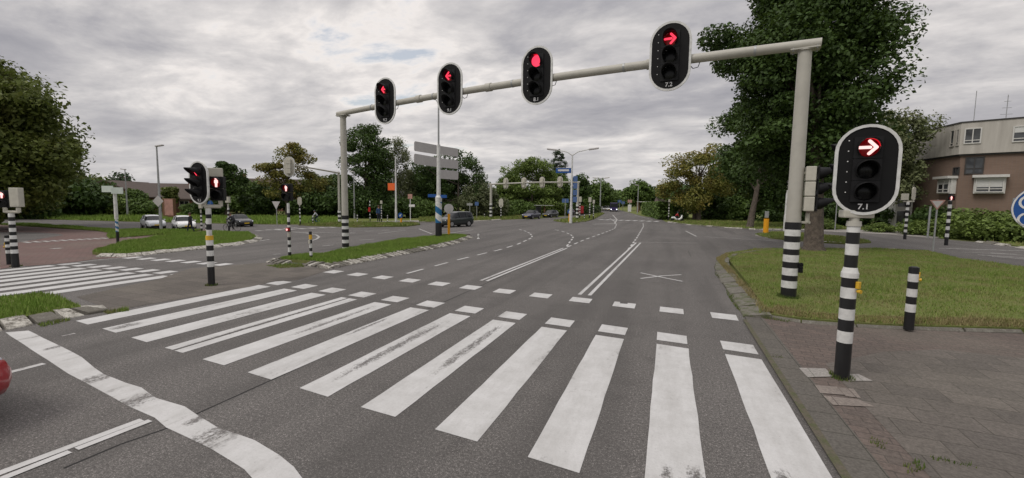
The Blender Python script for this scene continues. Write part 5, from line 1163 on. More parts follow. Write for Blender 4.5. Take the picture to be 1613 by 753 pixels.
t = person((-31.063, 23.641), rad(-160), 'person in black riding a bicycle in front of the black car', pose('ride'), dict(coat='dark_coat', leg='dark_coat', skin='skin', shoe='black'), .78)
P = (-31.063, 23.641); b = thing('bicycle', P, 'bicycle under the person in black, beside the striped signal post', 'bicycle', None, rad(-160), .78); bicycle(b)
person((-30.865, 41.048), rad(-20), 'person in blue jacket and dark trousers standing behind a striped post', pose('stand'), dict(coat='blue_cloth', leg='navy', skin='skin', shoe='black'), 1.05)
# moped on the far right corner
P = (1.135, 65.356); t = thing('moped', (P[0], P[1], .0), 'white moped lying low by the far right kerb', 'moped', None, rad(15), 1.0)
mb = MB(); mb.tube([(-.75, 0, .55), (-.45, 0, .62), (-.1, 0, .38), (.35, 0, .35), (.62, 0, .55), (.72, 0, .95)], [.10, .19, .15, .12, .16, .09], 12); mb.build('body', M['car_white'], t)
for x in (-.62, .72): q = MB(); q.tube([(0, -.06, 0), (0, .06, 0)], .25, 18); q.build('wheel', M['tyre'], t, (x, 0, .25))
mb = MB(); mb.tube([(.62, -.3, 1.02), (.68, 0, 1.0), (.62, .3, 1.02)], .02, 8); mb.build('handlebar', M['black'], t); MB().box((-.35, 0, .78), (.6, .26, .1), 0, None, .04).build('seat', M['black'], t)
J = pose('ride'); J = {k: (v[0]-.02, v[1], v[2]-.16, v[3]) for k, v in J.items()}
person((P[0], P[1], 0), rad(15), 'rider in a red jacket sitting on the white moped', J, dict(coat='red_cloth', leg='navy', skin='skin', shoe='black'), .86, 'helmet')

# ------------------------------------------------------------------ buildings
C = Vector((25.772, 53.796, 0)); RD = Vector((29.287-25.772, 52.234-53.796, 0)).normalized(); LD = Vector((25.152-25.772, 58.229-53.796, 0)).normalized()
RN = Vector((RD.y, -RD.x, 0)); RN = RN if RN.y < 0 else -RN; LN = Vector((-LD.y, LD.x, 0)); LN = LN if LN.x < 0 else -LN
t = thing('apartment_building', C, 'brown brick block with overhanging pale top storey at the right edge', 'building')
EL, ER = 9.0, 26.0
def block(mb, z0, z1, out, mat=0, el=EL, er=ER, depth=12):
    a = LD*el+LN*out; c = (RN+LN).normalized()*out*1.15; b = RD*er+RN*out; back = -(RN+LN).normalized()*depth
    pts = [a, c, b, b-RN*depth, a-LN*depth]
    vs = [(p.x, p.y, z) for z in (z0, z1) for p in pts]; n = len(pts)
    mb.add(vs, [tuple(range(n-1, -1, -1)), tuple(range(n, 2*n))] + [(k, (k+1) % n, n+(k+1) % n, n+k) for k in range(n)], mat)
mb = MB(); block(mb, -.2, 7.6, -.30); mb.build('brick_wall', M['brick'], t)
mb = MB(); block(mb, 7.58, 10.5, .0); mb.build('cladding_wall', M['cladding'], t)
mb = MB(); block(mb, 10.5, 10.62, .06); block(mb, 7.44, 7.58, -.10); mb.build('roof_edge', M['roof_dark'], t)
def win(D, Nn, s0, s1, z0, z1, out, bars=1, transom=.3, blind=0., lab=None, fr='frame'):
    m = D*((s0+s1)/2)+Nn*out; w, hh = abs(s1-s0), z1-z0; ang = atan2(D.y, D.x); sg = 1
    R_ = Matrix(((D.x, Nn.x, 0), (D.y, Nn.y, 0), (0, 0, 1)))
    def bx(mb, cx, cz, sx_, sz_, y, dy=.08): 
        mb2 = MB(); mb2.box((cx, y, cz), (sx_, dy, sz_)); mb.add([R_ @ Vector(p) for p in mb2.v], mb2.f)
    f = MB(); b = .09
    bx(f, 0, hh/2-b/2, w, b, .05); bx(f, 0, -hh/2+b/2, w, b, .05); bx(f, -w/2+b/2, 0, b, hh-2*b-.004, .05); bx(f, w/2-b/2, 0, b, hh-2*b-.004, .05)
    for k in range(bars): bx(f, -w/2+w*(k+1)/(bars+1), 0, b*.8, hh-2*b-.01, .045)
    if transom: bx(f, 0, -hh/2+hh*transom, w-2*b-.01, b*.8, .04)
    o = f.build('window', M[fr], t, (m.x, m.y, (z0+z1)/2))
    g = MB(); bx(g, 0, 0, w-.06, hh-.06, .012, .02); g.build('pane', M['pane'], o)
    if blind: g = MB(); bx(g, 0, hh/2-b-hh*blind/2, w-2*b-.02, hh*blind, .03, .02); g.build('blind', M['blind'], o)
    return o
win(RD, RN, .25, 1.38, 8.5, 9.95, .0, 1, .22); win(RD, RN, 3.28, 4.9, 8.42, 9.85, .0, 1, .22, .35); win(RD, RN, 7.2, 8.8, 8.42, 9.85, .0, 1, .22); win(RD, RN, 11.2, 12.8, 8.42, 9.85, 0, 1, .22)
win(RD, RN, .5, 1.75, 5.68, 7.3, -.30, 1, .33, 0, None, 'roof_dark'); win(RD, RN, 5.8, 7.2, 5.68, 7.3, -.30, 1, .33, 0, None, 'roof_dark')
win(LD, LN, .62, 1.15, 8.4, 10.0, 0, 0, .2, 0, None, 'cladding'); win(LD, LN, .05, .4, 8.4, 10.0, 0, 0, .2, 0, None, 'cladding'); win(LD, LN, .1, .85, 5.64, 6.4, -.30, 1, 0, 0, None, 'roof_dark')
mb = MB()
for s0, s1, D, Nn in ((1.2, 3.2, RD, RN), (.35, 2.05, LD, LN), (6.2, 8.4, RD, RN)):
    R_ = Matrix(((D.x, Nn.x, 0), (D.y, Nn.y, 0), (0, 0, 1))); q = MB(); q.box(((s0+s1)/2, .35-.3, 5.44), (s1-s0+.3, 1.0, .24)); q.box(((s0+s1)/2, .2-.3, 4.6), (s1-s0, .5, 1.5))
    mb = MB(); mb.add([R_ @ Vector(p) for p in q.v], q.f); mb.build('bay', M['frame'], t)
win(RD, RN, 1.3, 3.1, 3.95, 5.25, .16, 1, .25, .55); win(LD, LN, .45, 1.95, 3.95, 5.25, .16, 1, .25, .3); win(RD, RN, 6.3, 8.3, 3.95, 5.25, .16, 1, .25, .4)
for s, h_, cr in ((.9, 3.4, False), (3.0, 2.7, True)):
    p = RD*s - RN*3; mb = MB(); mb.tube([(p.x, p.y, 10.5), (p.x, p.y, 10.5+h_)], .03, 8)
    if cr:
        for k in range(3): mb.tube([(p.x-.45+.1*k, p.y, 11.4+.6*k), (p.x+.45-.1*k, p.y, 11.4+.6*k)], .02, 6)
    mb.build('antenna', M['galv'], t)
mb = MB(); q = LD*6.0+LN*.6; mb.box((q.x-.3, q.y, 3.8), (1.5, 1.5, 7.6), 0, None, .02); mb.build('stair_tower', M['frame'], t)
for k in range(4): MB().box((q.x-.3, q.y-.77, 1.4+1.8*k), (1.1, .05, 1.3)).build('window', M['pane'], t)

def house(loc, rotz, L, W, hw, hr, lab, wall='red_brick', nwin=4, chim=1, roofm='roof_tile', cat='house'):
    t = thing('house', loc, lab, cat, 'houses behind the trees', rotz)
    mb = MB(); mb.box((0, 0, hw/2), (L, W, hw)); mb.add([(-L/2, -W/2, hw), (-L/2, W/2, hw), (-L/2, 0, hw+hr-.12)], [(0, 1, 2)]); mb.add([(L/2, -W/2, hw), (L/2, 0, hw+hr-.12), (L/2, W/2, hw)], [(0, 1, 2)]); mb.build('wall', M[wall], t)
    mb = MB(); o = .5
    for s in (-1, 1): 
        y0, z0 = s*(W/2+o), hw-.3*hr/(W/2)*2*o*.5
        vs = [(-L/2-o, y0, z0), (L/2+o, y0, z0), (L/2+o, 0, hw+hr), (-L/2-o, 0, hw+hr)]; vs += [(x, y, z-.18) for x, y, z in vs]
        mb.add(vs, [(0,1,2,3), (7,6,5,4), (0,4,5,1), (1,5,6,2), (2,6,7,3), (3,7,4,0)])
    r = mb.build('roof', M[roofm], t)
    for k in range(chim): MB().box((-L*.3+L*.55*k, 0, hw+hr+.2), (.9, .7, 1.5), 0, None, .03).build('chimney', M['red_brick'], r)
    for k in range(nwin):
        x = -L/2+L*(k+.5)/nwin; f = MB(); f.ring(rrect(1.5, 1.3, .02, 1), rrect(1.3, 1.1, .02, 1), -.05, .05); f.box((0, 0, 0), (.08, .06, 1.12)); fo = f.build('window', M['frame'], t, (x, -W/2-.02, hw*.55)); MB().box((0, .03, 0), (1.34, .03, 1.14)).build('pane', M['pane'], fo)
    return t
p = (-81.726, 50.367, 1.48); house((p[0]-1, p[1], 0), rad(30), 19, 8, 2.4, 2.5, 'long low house with brown tiled roof behind the queued cars on the left', 'red_brick', 7, 2)
p = (-76.695, 43.15, 1.536); house((p[0]-2, p[1], 0), rad(120), 9, 9, 2.6, 2.3, 'low gabled house end with red brick gable, left of the tall grey lamp post', 'red_brick', 2, 0)
p = (-78.474, 68.248, 1.553); house((p[0], p[1], 0), rad(32), 16, 8, 3.2, 3.4, 'house with grey brown roof between trees, left of the red man light on the island', 'red_brick', 4, 1)
p = (-45.619, 70.533, 2); house((p[0], p[1], 0), rad(15), 9, 8, 2.8, 3.0, 'red brick house glimpsed between the birch and the dark round tree', 'red_brick', 3, 1, 'roof_dark')
p = (-1.472, 149.993, 1.693); house((p[0]+4, p[1], 0), rad(-10), 12, 8, 2.8, 2.4, 'low red house far right of the road behind the hedge', 'red_brick', 3, 0)

# ------------------------------------------------------------------ trees and shrubs
def unit(v): return v/np.maximum(1e-9, np.linalg.norm(v, axis=1))[:, None]
def leaf_mesh(name, P_, Nn, size, mat, rng, parent=None, loc=(0, 0, 0), asp=.62, droop=0.):
    n = len(P_); r = rng.normal(size=(n, 3)); r[:, 2] -= droop
    T = unit(r - (r*Nn).sum(1)[:, None]*Nn); B = np.cross(Nn, T); s = (size*.84*np.clip(np.exp(rng.normal(0, .33, n)), .45, 1.6))[:, None]
    V = np.empty((n, 4, 3)); cup = Nn*s*.18
    V[:, 0] = P_-T*s; V[:, 1] = P_+B*s*asp+cup; V[:, 2] = P_+T*s; V[:, 3] = P_-B*s*asp+cup
    return raw_mesh(name, V.reshape(-1, 3), np.arange(n*4).reshape(n, 4), mat, parent, loc)
def crown_points(rng, n_clump, R, z0, z1, prof, rc, leaves, flat=.75, hollow=.62, off=(0, 0)):
    """clump centres spread through the crown's volume, leaves on the shells of the clumps"""
    C_ = []
    while len(C_) < n_clump:
        t = rng.uniform(0, 1); rr = prof(t); 
        if rng.uniform() > rr+.15: continue
        a = rng.uniform(0, 2*pi); q = sqrt(rng.uniform(hollow**2, 1))*rr*R*(1+.16*sin(3*a+5*t+n_clump)+.10*sin(5*a-7*t))
        if rng.uniform() < .22: q *= rng.uniform(0, .8)
        C_.append((q*cos(a)+off[0]*t, q*sin(a)+off[1]*t, z0+(z1-z0)*t))
    C_ = np.array(C_); k = rng.integers(0, n_clump, leaves); rcs = rc*rng.uniform(.55, 1.25, n_clump)
    d = unit(rng.normal(size=(leaves, 3))); rad_ = rng.uniform(.35, 1, leaves)**.5*rcs[k]
    P_ = C_[k]+d*rad_[:, None]*np.array([1, 1, flat]); N_ = unit(d*.55+np.array([0, 0, .55])+rng.normal(size=(leaves, 3))*.55)
    return C_, P_, N_
PROFS = {
 'round': lambda t: max(0., 1-(2*t-.85)**2*(1.0 if t < .42 else .95))**.5 if t < .97 else .2,
 'oval': lambda t: max(.0, 1-abs(2*t-.8)**2.2*.85)**.6,
 'cone': lambda t: max(.08, 1-t)**.8*(.7+.3*min(1, t*6)),
 'column': lambda t: min(1, .45+t*2)*max(.12, 1-t**3)**.7,
 'wide': lambda t: min(1, .5+2*t)*max(.1, 1-t**2.2)**.7,
 'egg': lambda t: min(1., .42+1.5*t)*max(.06, 1-max(0, t-.35)/.65*.94)**.55,
}
def tree(x, y, H, R, label, *a_, **k_): return tree_(x, y, H, R, label, *a_, **k_)
def tree_(x, y, H, R, label, leaf='leaf_mid', base=.25, prof='round', nc=60, rc=1.6, leaves=9000, size=.22, seed=1, bark='bark', rt=None, group=None, name='broadleaf_tree', nl=9, z0=0., off=(0, 0), lean=(0, 0), flat=.75, hollow=.62, droop=0., trunks=1, cat='tree', clumps=None):
    rng = np.random.default_rng(seed); t = thing(name, (x, y, z0), label, cat, group)
    rt = rt or H*.022+.05; zb = H*base; leaves = int(leaves*1.25)
    Cc, P_, N_ = crown_points(rng, nc, R-rc*.5, zb+rc*.5, H-rc*.6, PROFS[prof], rc, leaves, flat, hollow, off)
    if clumps:
        Cc = np.array(clumps)-np.array([x, y, z0]); kk = rng.integers(0, len(Cc), leaves); rcs = rc*np.exp(rng.normal(0, .30, len(Cc))); dd = unit(rng.normal(size=(leaves, 3)))
        P_ = Cc[kk]+dd*(rng.uniform(.2, 1, leaves)**.6*rcs[kk])[:, None]*np.array([1.15, 1.15, flat]); N_ = unit(dd*.5+np.array([0, 0, .55])+rng.normal(size=(leaves, 3))*.55)
    mb = MB()
    for q in range(trunks):
        ox, oy = (0, 0) if trunks == 1 else (rng.uniform(-.7, .7), rng.uniform(-.7, .7)); top_ = Vector((lean[0]+off[0]*.6+ox*1.5, lean[1]+off[1]*.6+oy, H*.86))
        pts = [Vector((ox, oy, -.1)), Vector((ox+lean[0]*.02, oy, .25)), Vector((ox+lean[0]*.15, oy+lean[1]*.15, H*.12)), Vector((ox+lean[0]*.35, oy+lean[1]*.35, zb)), Vector((top_.x*.75, top_.y*.75, H*.58)), top_]
        mb.tube(pts, [rt*1.75, rt*1.18, rt*1.0, rt*.82, rt*.42, rt*.08], 12, 0, False)
    idx = rng.choice(len(Cc), min(nl, len(Cc)), False)
    for i in idx:
        c = Vector(Cc[i]); zs = max(zb*.75, min(H*.62, c.z*.62)); f = zs/H; a = Vector((lean[0]*f+off[0]*f*.5, lean[1]*f+off[1]*f*.5, zs)); m_ = a.lerp(c, .5)+Vector((0, 0, -.06*(c-a).length))
        mb.tube([a, m_, c], [rt*.36, rt*.22, rt*.06], 7, 0, False)
    mb.build('trunk', M[bark], t)
    leaf_mesh('crown', P_, N_, size, M[leaf], rng, t, (0, 0, 0), .62, droop); return t
def bush(x, y, H, R, label, leaf='leaf_mid', nc=26, rc=.8, leaves=3500, size=.13, seed=1, group=None, z0=0., name='shrub', prof='round', flat=.85):
    rng = np.random.default_rng(seed); Cc, P_, N_ = crown_points(rng, nc, R-rc*.5, .1, H-rc*.5, PROFS[prof], rc, leaves, flat, .3)
    P_[:, 2] = np.maximum(P_[:, 2], .02); o = leaf_mesh(name, P_, N_, size, M[leaf], rng, None, (x, y, z0)); return tag(o, label, 'shrub', group)
S = [100]
def sd_(): S[0] += 1; return S[0]
# the big tree behind the right gantry pole
P = (7.491, 27.629)
tree(P[0], P[1], 17.5, 4.9, 'huge dark green maple rising behind the thick right gantry pole', 'leaf_dark', .24, 'egg', 120, 1.15, 125000, .115, 5, rt=.40, nl=18, z0=.1, lean=(-.3, .2), off=(-.3, 0), clumps=[(5.04,29.63,17.76), (5.97,28.95,16.70), (6.21,27.62,16.34), (7.44,28.04,16.13), (8.33,30.37,16.93), (8.44,28.76,16.41), (8.78,28.90,15.79), (8.52,27.06,14.14), (8.79,27.62,13.50), (8.52,26.88,12.88), (9.07,28.61,12.38), (9.59,27.74,11.50), (9.20,27.17,10.67), (9.38,29.67,10.57), (8.56,29.92,10.54), (9.16,27.53,8.98), (9.07,26.97,8.28), (9.46,30.24,7.57), (9.34,28.73,6.46), (9.36,29.19,4.59), (8.00,27.83,4.17), (7.46,29.80,4.09), (6.67,30.39,4.36), (5.22,30.67,4.93), (4.79,30.04,6.28), (4.93,30.44,7.17), (5.78,30.25,7.65), (4.54,29.86,8.57), (4.32,29.00,9.62), (3.69,29.47,10.92), (3.20,31.42,11.45), (2.33,28.74,12.19), (3.45,29.44,12.04), (4.96,30.83,12.73), (4.98,28.67,13.34), (5.24,28.04,13.60), (5.46,29.30,14.89), (5.14,28.40,15.33), (5.29,31.01,17.60), (6.75,30.39,11.71), (9.56,30.53,12.95), (6.33,30.97,10.05), (7.14,30.52,8.57), (8.87,27.71,11.82), (6.61,31.25,8.91), (9.94,29.79,12.15), (5.40,27.65,6.41), (7.91,27.64,9.75), (5.66,26.29,15.02), (7.40,31.41,11.67), (7.03,30.77,9.88), (6.89,29.14,9.92), (7.39,29.44,13.91), (8.50,32.23,15.70), (4.83,27.96,11.25), (4.65,27.32,5.93), (7.04,26.11,12.54), (6.66,28.93,10.06), (5.46,32.42,12.02), (8.76,26.38,11.17), (8.44,31.55,4.68), (5.28,32.44,10.26), (5.88,28.19,7.01), (6.89,26.43,9.81), (8.66,28.60,6.44), (6.01,28.52,4.93), (8.89,27.75,11.04), (5.08,28.03,15.89), (6.19,26.05,10.49), (5.56,26.14,6.45), (7.75,28.84,13.45), (5.60,32.58,6.12), (7.89,26.75,7.46), (5.25,28.75,11.70), (7.85,27.79,6.77), (5.76,28.52,15.94), (7.27,29.58,9.45), (8.21,27.56,12.87), (8.54,28.57,10.71), (6.37,28.22,13.52), (9.31,30.55,12.21), (9.42,30.81,14.26), (9.30,31.59,17.56), (7.82,32.30,15.65), (5.84,29.93,10.12), (5.80,32.84,8.50), (7.54,31.20,16.78), (8.11,29.97,10.98), (6.61,29.88,16.47), (8.86,26.83,8.84), (5.61,30.06,10.01), (7.22,30.78,10.89), (4.78,26.44,9.39), (5.74,28.40,15.89), (7.12,30.76,12.77), (8.58,28.53,5.52), (5.45,32.16,5.80), (8.87,31.92,6.96), (6.55,31.21,10.69), (6.68,27.43,9.99), (8.58,31.90,10.27), (5.42,29.18,13.10), (9.29,31.45,17.60), (6.11,27.39,11.16), (7.98,26.99,6.03), (3.81,27.35,10.23), (9.45,30.52,12.02), (5.34,26.80,10.65), (7.84,31.73,10.36), (4.18,27.32,10.93), (5.07,28.72,7.71), (5.36,29.74,14.50), (9.40,29.21,7.10), (6.37,26.55,9.75), (7.92,30.55,4.51), (6.93,31.77,12.30), (7.26,28.97,15.66), (7.59,26.60,5.37), (8.87,28.93,13.80), (8.16,28.71,15.04), (9.64,30.54,12.72), (6.53,28.59,4.98), (8.24,27.71,15.02), (5.70,28.89,14.01), (7.53,27.23,9.17), (8.15,28.32,7.82), (6.62,31.59,15.93), (6.01,32.36,14.71), (5.98,30.19,10.91), (5.42,26.20,7.83), (9.36,28.13,10.62), (6.57,31.46,14.51), (5.84,28.39,15.52), (5.89,26.65,11.67), (8.19,28.83,11.42), (7.54,28.96,16.46), (5.62,26.01,10.69), (5.70,26.79,12.03), (6.23,31.57,9.10), (7.82,27.82,15.98), (6.93,29.64,6.78), (8.01,25.88,7.54), (7.89,31.77,14.68), (6.66,31.08,17.14), (8.05,31.22,14.76), (7.87,31.20,5.39), (7.95,26.31,14.84), (7.74,31.32,16.02), (6.91,30.33,9.76), (5.52,26.90,10.19), (5.06,31.12,12.11), (6.79,31.01,10.48), (5.70,29.88,17.29), (6.51,29.21,8.80), (5.26,29.57,15.16), (9.55,30.88,6.18), (5.01,27.63,9.63), (6.38,29.99,5.68), (7.51,32.49,8.47), (4.87,27.81,15.23)])
P = (8.478, 52.565)
tree(P[0]-.2, P[1], 14.5, 5.0, 'dark tree with slanting bare trunk, left of the right gantry pole', 'leaf_dark', .24, 'oval', 70, 1.35, 26000, .17, 6, rt=.30, nl=10, lean=(1.2, 0), clumps=[(8.23,54.93,13.24), (8.90,54.68,13.07), (10.02,53.49,12.27), (11.33,56.56,12.11), (11.00,53.29,10.37), (12.62,54.32,9.05), (12.14,53.54,7.62), (12.24,54.79,6.84), (11.75,53.46,6.02), (12.23,54.00,3.69), (11.25,54.69,3.64), (9.56,54.38,2.89), (8.41,54.70,4.47), (7.62,56.78,5.60), (5.88,54.13,6.39), (6.23,55.43,8.50), (5.80,56.76,11.70), (6.99,54.68,12.25), (7.50,54.97,9.15), (9.77,55.99,4.73), (9.87,53.24,7.44), (11.98,54.92,5.74), (11.47,54.14,7.10), (9.22,55.71,11.88), (8.33,57.50,5.77), (11.87,51.84,4.89), (11.24,57.29,5.44), (9.10,55.46,8.91), (11.57,52.73,9.26), (7.80,57.21,13.15), (7.75,55.21,6.59), (6.95,58.58,8.07), (6.30,53.54,7.71), (12.88,56.94,8.19), (10.18,53.50,8.92), (12.16,56.53,4.57), (6.90,52.85,7.85), (9.82,54.18,3.83), (10.56,56.93,11.99), (11.80,54.35,5.21), (8.19,57.65,13.54), (12.14,56.40,8.06), (7.21,53.92,5.84), (7.78,52.49,10.98), (7.73,56.54,12.99), (11.35,57.60,10.53), (10.93,57.51,8.43), (10.89,53.31,7.30), (9.78,57.72,7.56), (9.49,54.74,3.95), (11.09,57.31,11.73), (6.57,53.97,11.05), (7.03,57.77,7.06), (6.54,54.96,11.87), (7.51,53.02,7.00), (9.26,52.74,8.30), (8.28,52.58,9.61), (8.38,57.80,7.35), (12.06,54.08,6.00), (6.88,56.05,6.78)])
tree(3.976, 70.889, 10.576, 4.213, 'autumn tinted orange brown tree on the far right corner, left of the dark trees', 'leaf_rust', .30, 'round', 62, 1.15, 12000, .17, 7, nl=16, trunks=2, clumps=[(0.19,71.76,7.38), (0.34,72.03,8.86), (2.14,71.79,9.05), (3.13,70.32,9.69), (4.55,70.87,9.62), (5.97,71.56,10.75), (5.66,69.99,9.46), (7.06,69.39,8.46), (7.51,70.51,6.39), (7.45,70.65,4.59), (5.22,69.96,3.62), (3.68,70.55,2.06), (2.69,70.00,2.40), (1.42,71.01,2.98), (-0.88,71.66,3.95), (-1.04,71.01,4.98), (0.76,71.27,5.31), (2.11,72.55,9.25), (4.43,71.55,5.58), (4.89,70.53,9.00), (1.42,68.97,7.01), (5.05,72.69,8.02), (4.90,72.56,9.34), (3.97,69.35,8.95), (6.86,69.06,5.86), (6.74,71.03,5.27), (2.54,69.65,6.98), (3.34,70.03,5.95), (5.40,70.15,9.90), (7.32,70.26,5.12), (3.90,70.11,3.46), (4.37,70.14,4.92), (3.98,72.94,4.36), (-0.39,72.55,4.43), (0.63,72.57,7.12), (-0.35,72.46,5.43), (3.74,69.53,4.57), (1.09,69.39,7.34), (2.54,71.32,2.87), (2.32,73.22,8.33), (3.35,71.00,2.63), (4.00,72.10,3.30), (4.36,72.76,7.04), (2.96,68.78,3.06), (3.16,73.19,6.34), (1.72,71.86,4.00), (5.58,73.15,5.45), (2.18,69.48,7.07), (0.47,70.89,5.56), (4.38,69.90,5.09), (7.31,71.27,6.62), (4.45,68.67,8.59), (3.07,72.51,4.35), (5.47,72.86,9.50), (3.83,68.63,3.12), (1.49,69.42,8.22), (4.28,71.76,9.01), (7.25,72.20,6.12)])
tree(8.53, 79.544, 10.423, 3.399, 'second turning tree between the orange brown tree and the slanting trunk', 'leaf_rust', .28, 'round', 44, 1.5, 9000, .22, 8, nl=8, trunks=2)
tree(14.104, 76.714, 10.777, 3.822, 'green tree with brownish tints behind the slanting trunk', 'leaf_olive', .20, 'round', 50, 1.6, 9000, .23, 9)
tree(25.344, 60.94, 12.837, 2.729, 'loose grey green tree between the big maple and the brick building', 'leaf_birch', .22, 'oval', 60, 1.15, 13000, .15, 10, clumps=[(21.12,57.12,12.06), (21.83,54.81,11.60), (23.13,55.14,11.02), (23.48,54.73,10.57), (23.89,56.02,9.65), (23.10,56.11,8.33), (23.03,54.59,6.57), (23.47,56.62,6.16), (22.73,54.88,5.47), (23.22,55.86,3.96), (21.88,55.16,4.31), (21.24,55.37,3.51), (21.60,56.97,4.33), (20.55,55.34,5.32), (20.88,56.47,5.91), (20.22,55.36,6.74), (21.07,57.61,8.00), (21.00,57.07,9.00), (20.91,56.47,10.37), (21.16,57.21,10.84), (21.71,54.28,7.12), (21.38,55.83,9.50), (22.95,55.57,6.13), (21.74,54.98,7.52), (21.13,56.95,9.48), (20.25,55.30,6.55), (20.76,55.51,7.75), (21.29,57.65,6.07), (20.12,55.20,6.61), (22.13,55.94,5.28), (21.49,54.58,4.37), (22.36,57.34,10.79), (21.24,54.81,8.73), (20.64,54.92,10.17), (21.57,56.59,8.12), (21.62,55.59,8.68), (22.99,55.09,5.63), (21.94,58.23,5.44), (22.88,57.67,9.68), (21.08,53.57,9.24), (20.64,54.65,5.32), (20.63,54.29,4.27), (21.85,56.86,10.95), (22.37,55.58,8.55), (22.54,58.10,9.60), (22.49,57.49,7.84), (21.64,54.45,7.90), (22.59,56.50,9.24), (21.23,55.73,6.27), (20.85,54.35,10.65), (22.07,56.23,4.01), (20.57,55.61,7.38), (21.65,57.08,5.20), (21.46,55.66,5.33), (21.69,55.83,7.79), (21.73,54.41,10.42), (20.98,54.45,7.41), (24.08,56.75,10.43), (20.45,54.58,7.19), (22.34,56.39,10.95)])
tree(29.225, 78.752, 12.702, 4.291, 'dark tree behind the big right arrow light', 'leaf_mid', .18, 'round', 50, 2.0, 9000, .26, 11)
tree(25.951, 81.991, 11.64, 4.752, 'dark tree filling the gap behind the right gantry pole and the right arrow light', 'leaf_dark', .12, 'round', 50, 2.0, 9000, .26, 12)
tree(1.212, 149.995, 9.694, 5.008, 'far dark green tree right of the road above the hedge', 'leaf_mid', .1, 'round', 40, 2.4, 5000, .42, 13)
tree(-3.305, 184.97, 9.868, 5.808, 'farther dark tree behind the lamp right of the road', 'leaf_dark', .1, 'round', 36, 2.8, 4500, .5, 14)
tree(-9.95, 164.7, 11.577, 5.544, 'round green tree right of the distant road behind the single lamp', 'leaf_mid', .12, 'round', 44, 2.4, 6000, .42, 15)
tree(5.229, 119.886, 8.397, 4.197, 'dark tree behind the orange brown tree on the right', 'leaf_dark', .1, 'round', 40, 2.4, 5000, .38, 16)
# far end of the road
tree(-29.283, 288.518, 12.37, 7.97, 'hazy round tree at the end of the road, right of the purple bus', 'leaf_mid', .05, 'round', 34, 4.0, 4000, .75, 17)
tree(-30.739, 248.103, 8.507, 5.555, 'low hazy tree at the end of the road behind the purple bus', 'leaf_mid', .05, 'round', 30, 3.5, 3500, .7, 18)
tree(-22.181, 148.351, 10.539, 5.896, 'round green tree behind the distant double lamp on the left of the road', 'leaf_mid', .1, 'round', 46, 2.3, 7000, .38, 19)
tree(-25.991, 132.474, 11.633, 3.852, 'dark spreading tree right of the white double lamp post', 'leaf_dark', .3, 'wide', 34, 1.9, 5000, .32, 20)
tree(-40.358, 165.14, 22.438, 2.332, 'tall narrow poplar behind the blue street sign', 'leaf_conifer', .08, 'column', 90, .8, 6500, .22, 21, rt=.2, clumps=[(-42.35,164.93,18.95), (-41.83,165.43,20.18), (-42.13,165.32,21.24), (-41.33,165.13,21.59), (-40.84,165.50,22.64), (-39.36,164.95,20.65), (-39.31,165.31,19.94), (-38.69,164.86,19.44), (-38.80,165.87,18.15), (-38.02,165.28,17.53), (-38.24,165.95,16.64), (-37.99,165.54,15.29), (-38.20,165.84,14.64), (-38.28,165.22,13.42), (-38.30,165.74,12.31), (-38.19,165.33,11.87), (-38.18,165.85,10.63), (-37.68,165.20,9.22), (-38.84,166.07,10.05), (-39.76,164.74,9.53), (-40.90,165.10,9.56), (-41.60,164.39,9.38), (-42.51,164.94,9.57), (-42.47,164.17,10.54), (-42.44,164.97,11.34), (-42.39,164.11,12.01), (-42.57,164.09,13.11), (-42.98,164.92,13.62), (-42.59,164.72,14.82), (-42.36,164.00,15.48), (-43.01,164.19,16.30), (-42.87,164.88,17.28), (-42.75,164.23,18.38), (-38.86,164.96,9.59), (-39.60,165.93,20.84), (-41.10,164.15,21.14), (-40.34,165.61,16.29), (-41.11,164.65,14.66), (-39.86,164.17,14.73), (-39.55,166.45,14.29), (-42.17,165.59,16.92), (-38.40,165.24,13.56), (-39.47,165.44,16.50), (-39.34,164.17,10.42), (-39.44,165.05,10.65), (-41.42,163.71,14.94), (-39.25,165.81,16.09), (-42.01,165.00,16.96), (-40.91,163.83,18.59), (-40.47,163.95,10.29), (-40.43,166.29,19.75), (-39.49,166.51,19.60), (-41.19,164.35,13.46), (-41.46,164.36,21.34), (-40.78,163.83,21.72), (-40.79,164.98,10.63), (-40.46,165.81,17.58), (-41.09,164.69,12.00), (-41.95,163.58,16.84), (-41.19,165.45,17.37), (-40.05,165.66,11.67), (-42.01,165.80,17.00), (-40.28,164.69,13.65), (-39.36,166.09,15.18), (-41.40,164.09,19.20), (-40.13,164.81,21.17), (-39.72,164.70,18.65), (-41.89,165.39,16.29), (-41.87,165.98,15.58), (-40.78,165.87,18.89)])
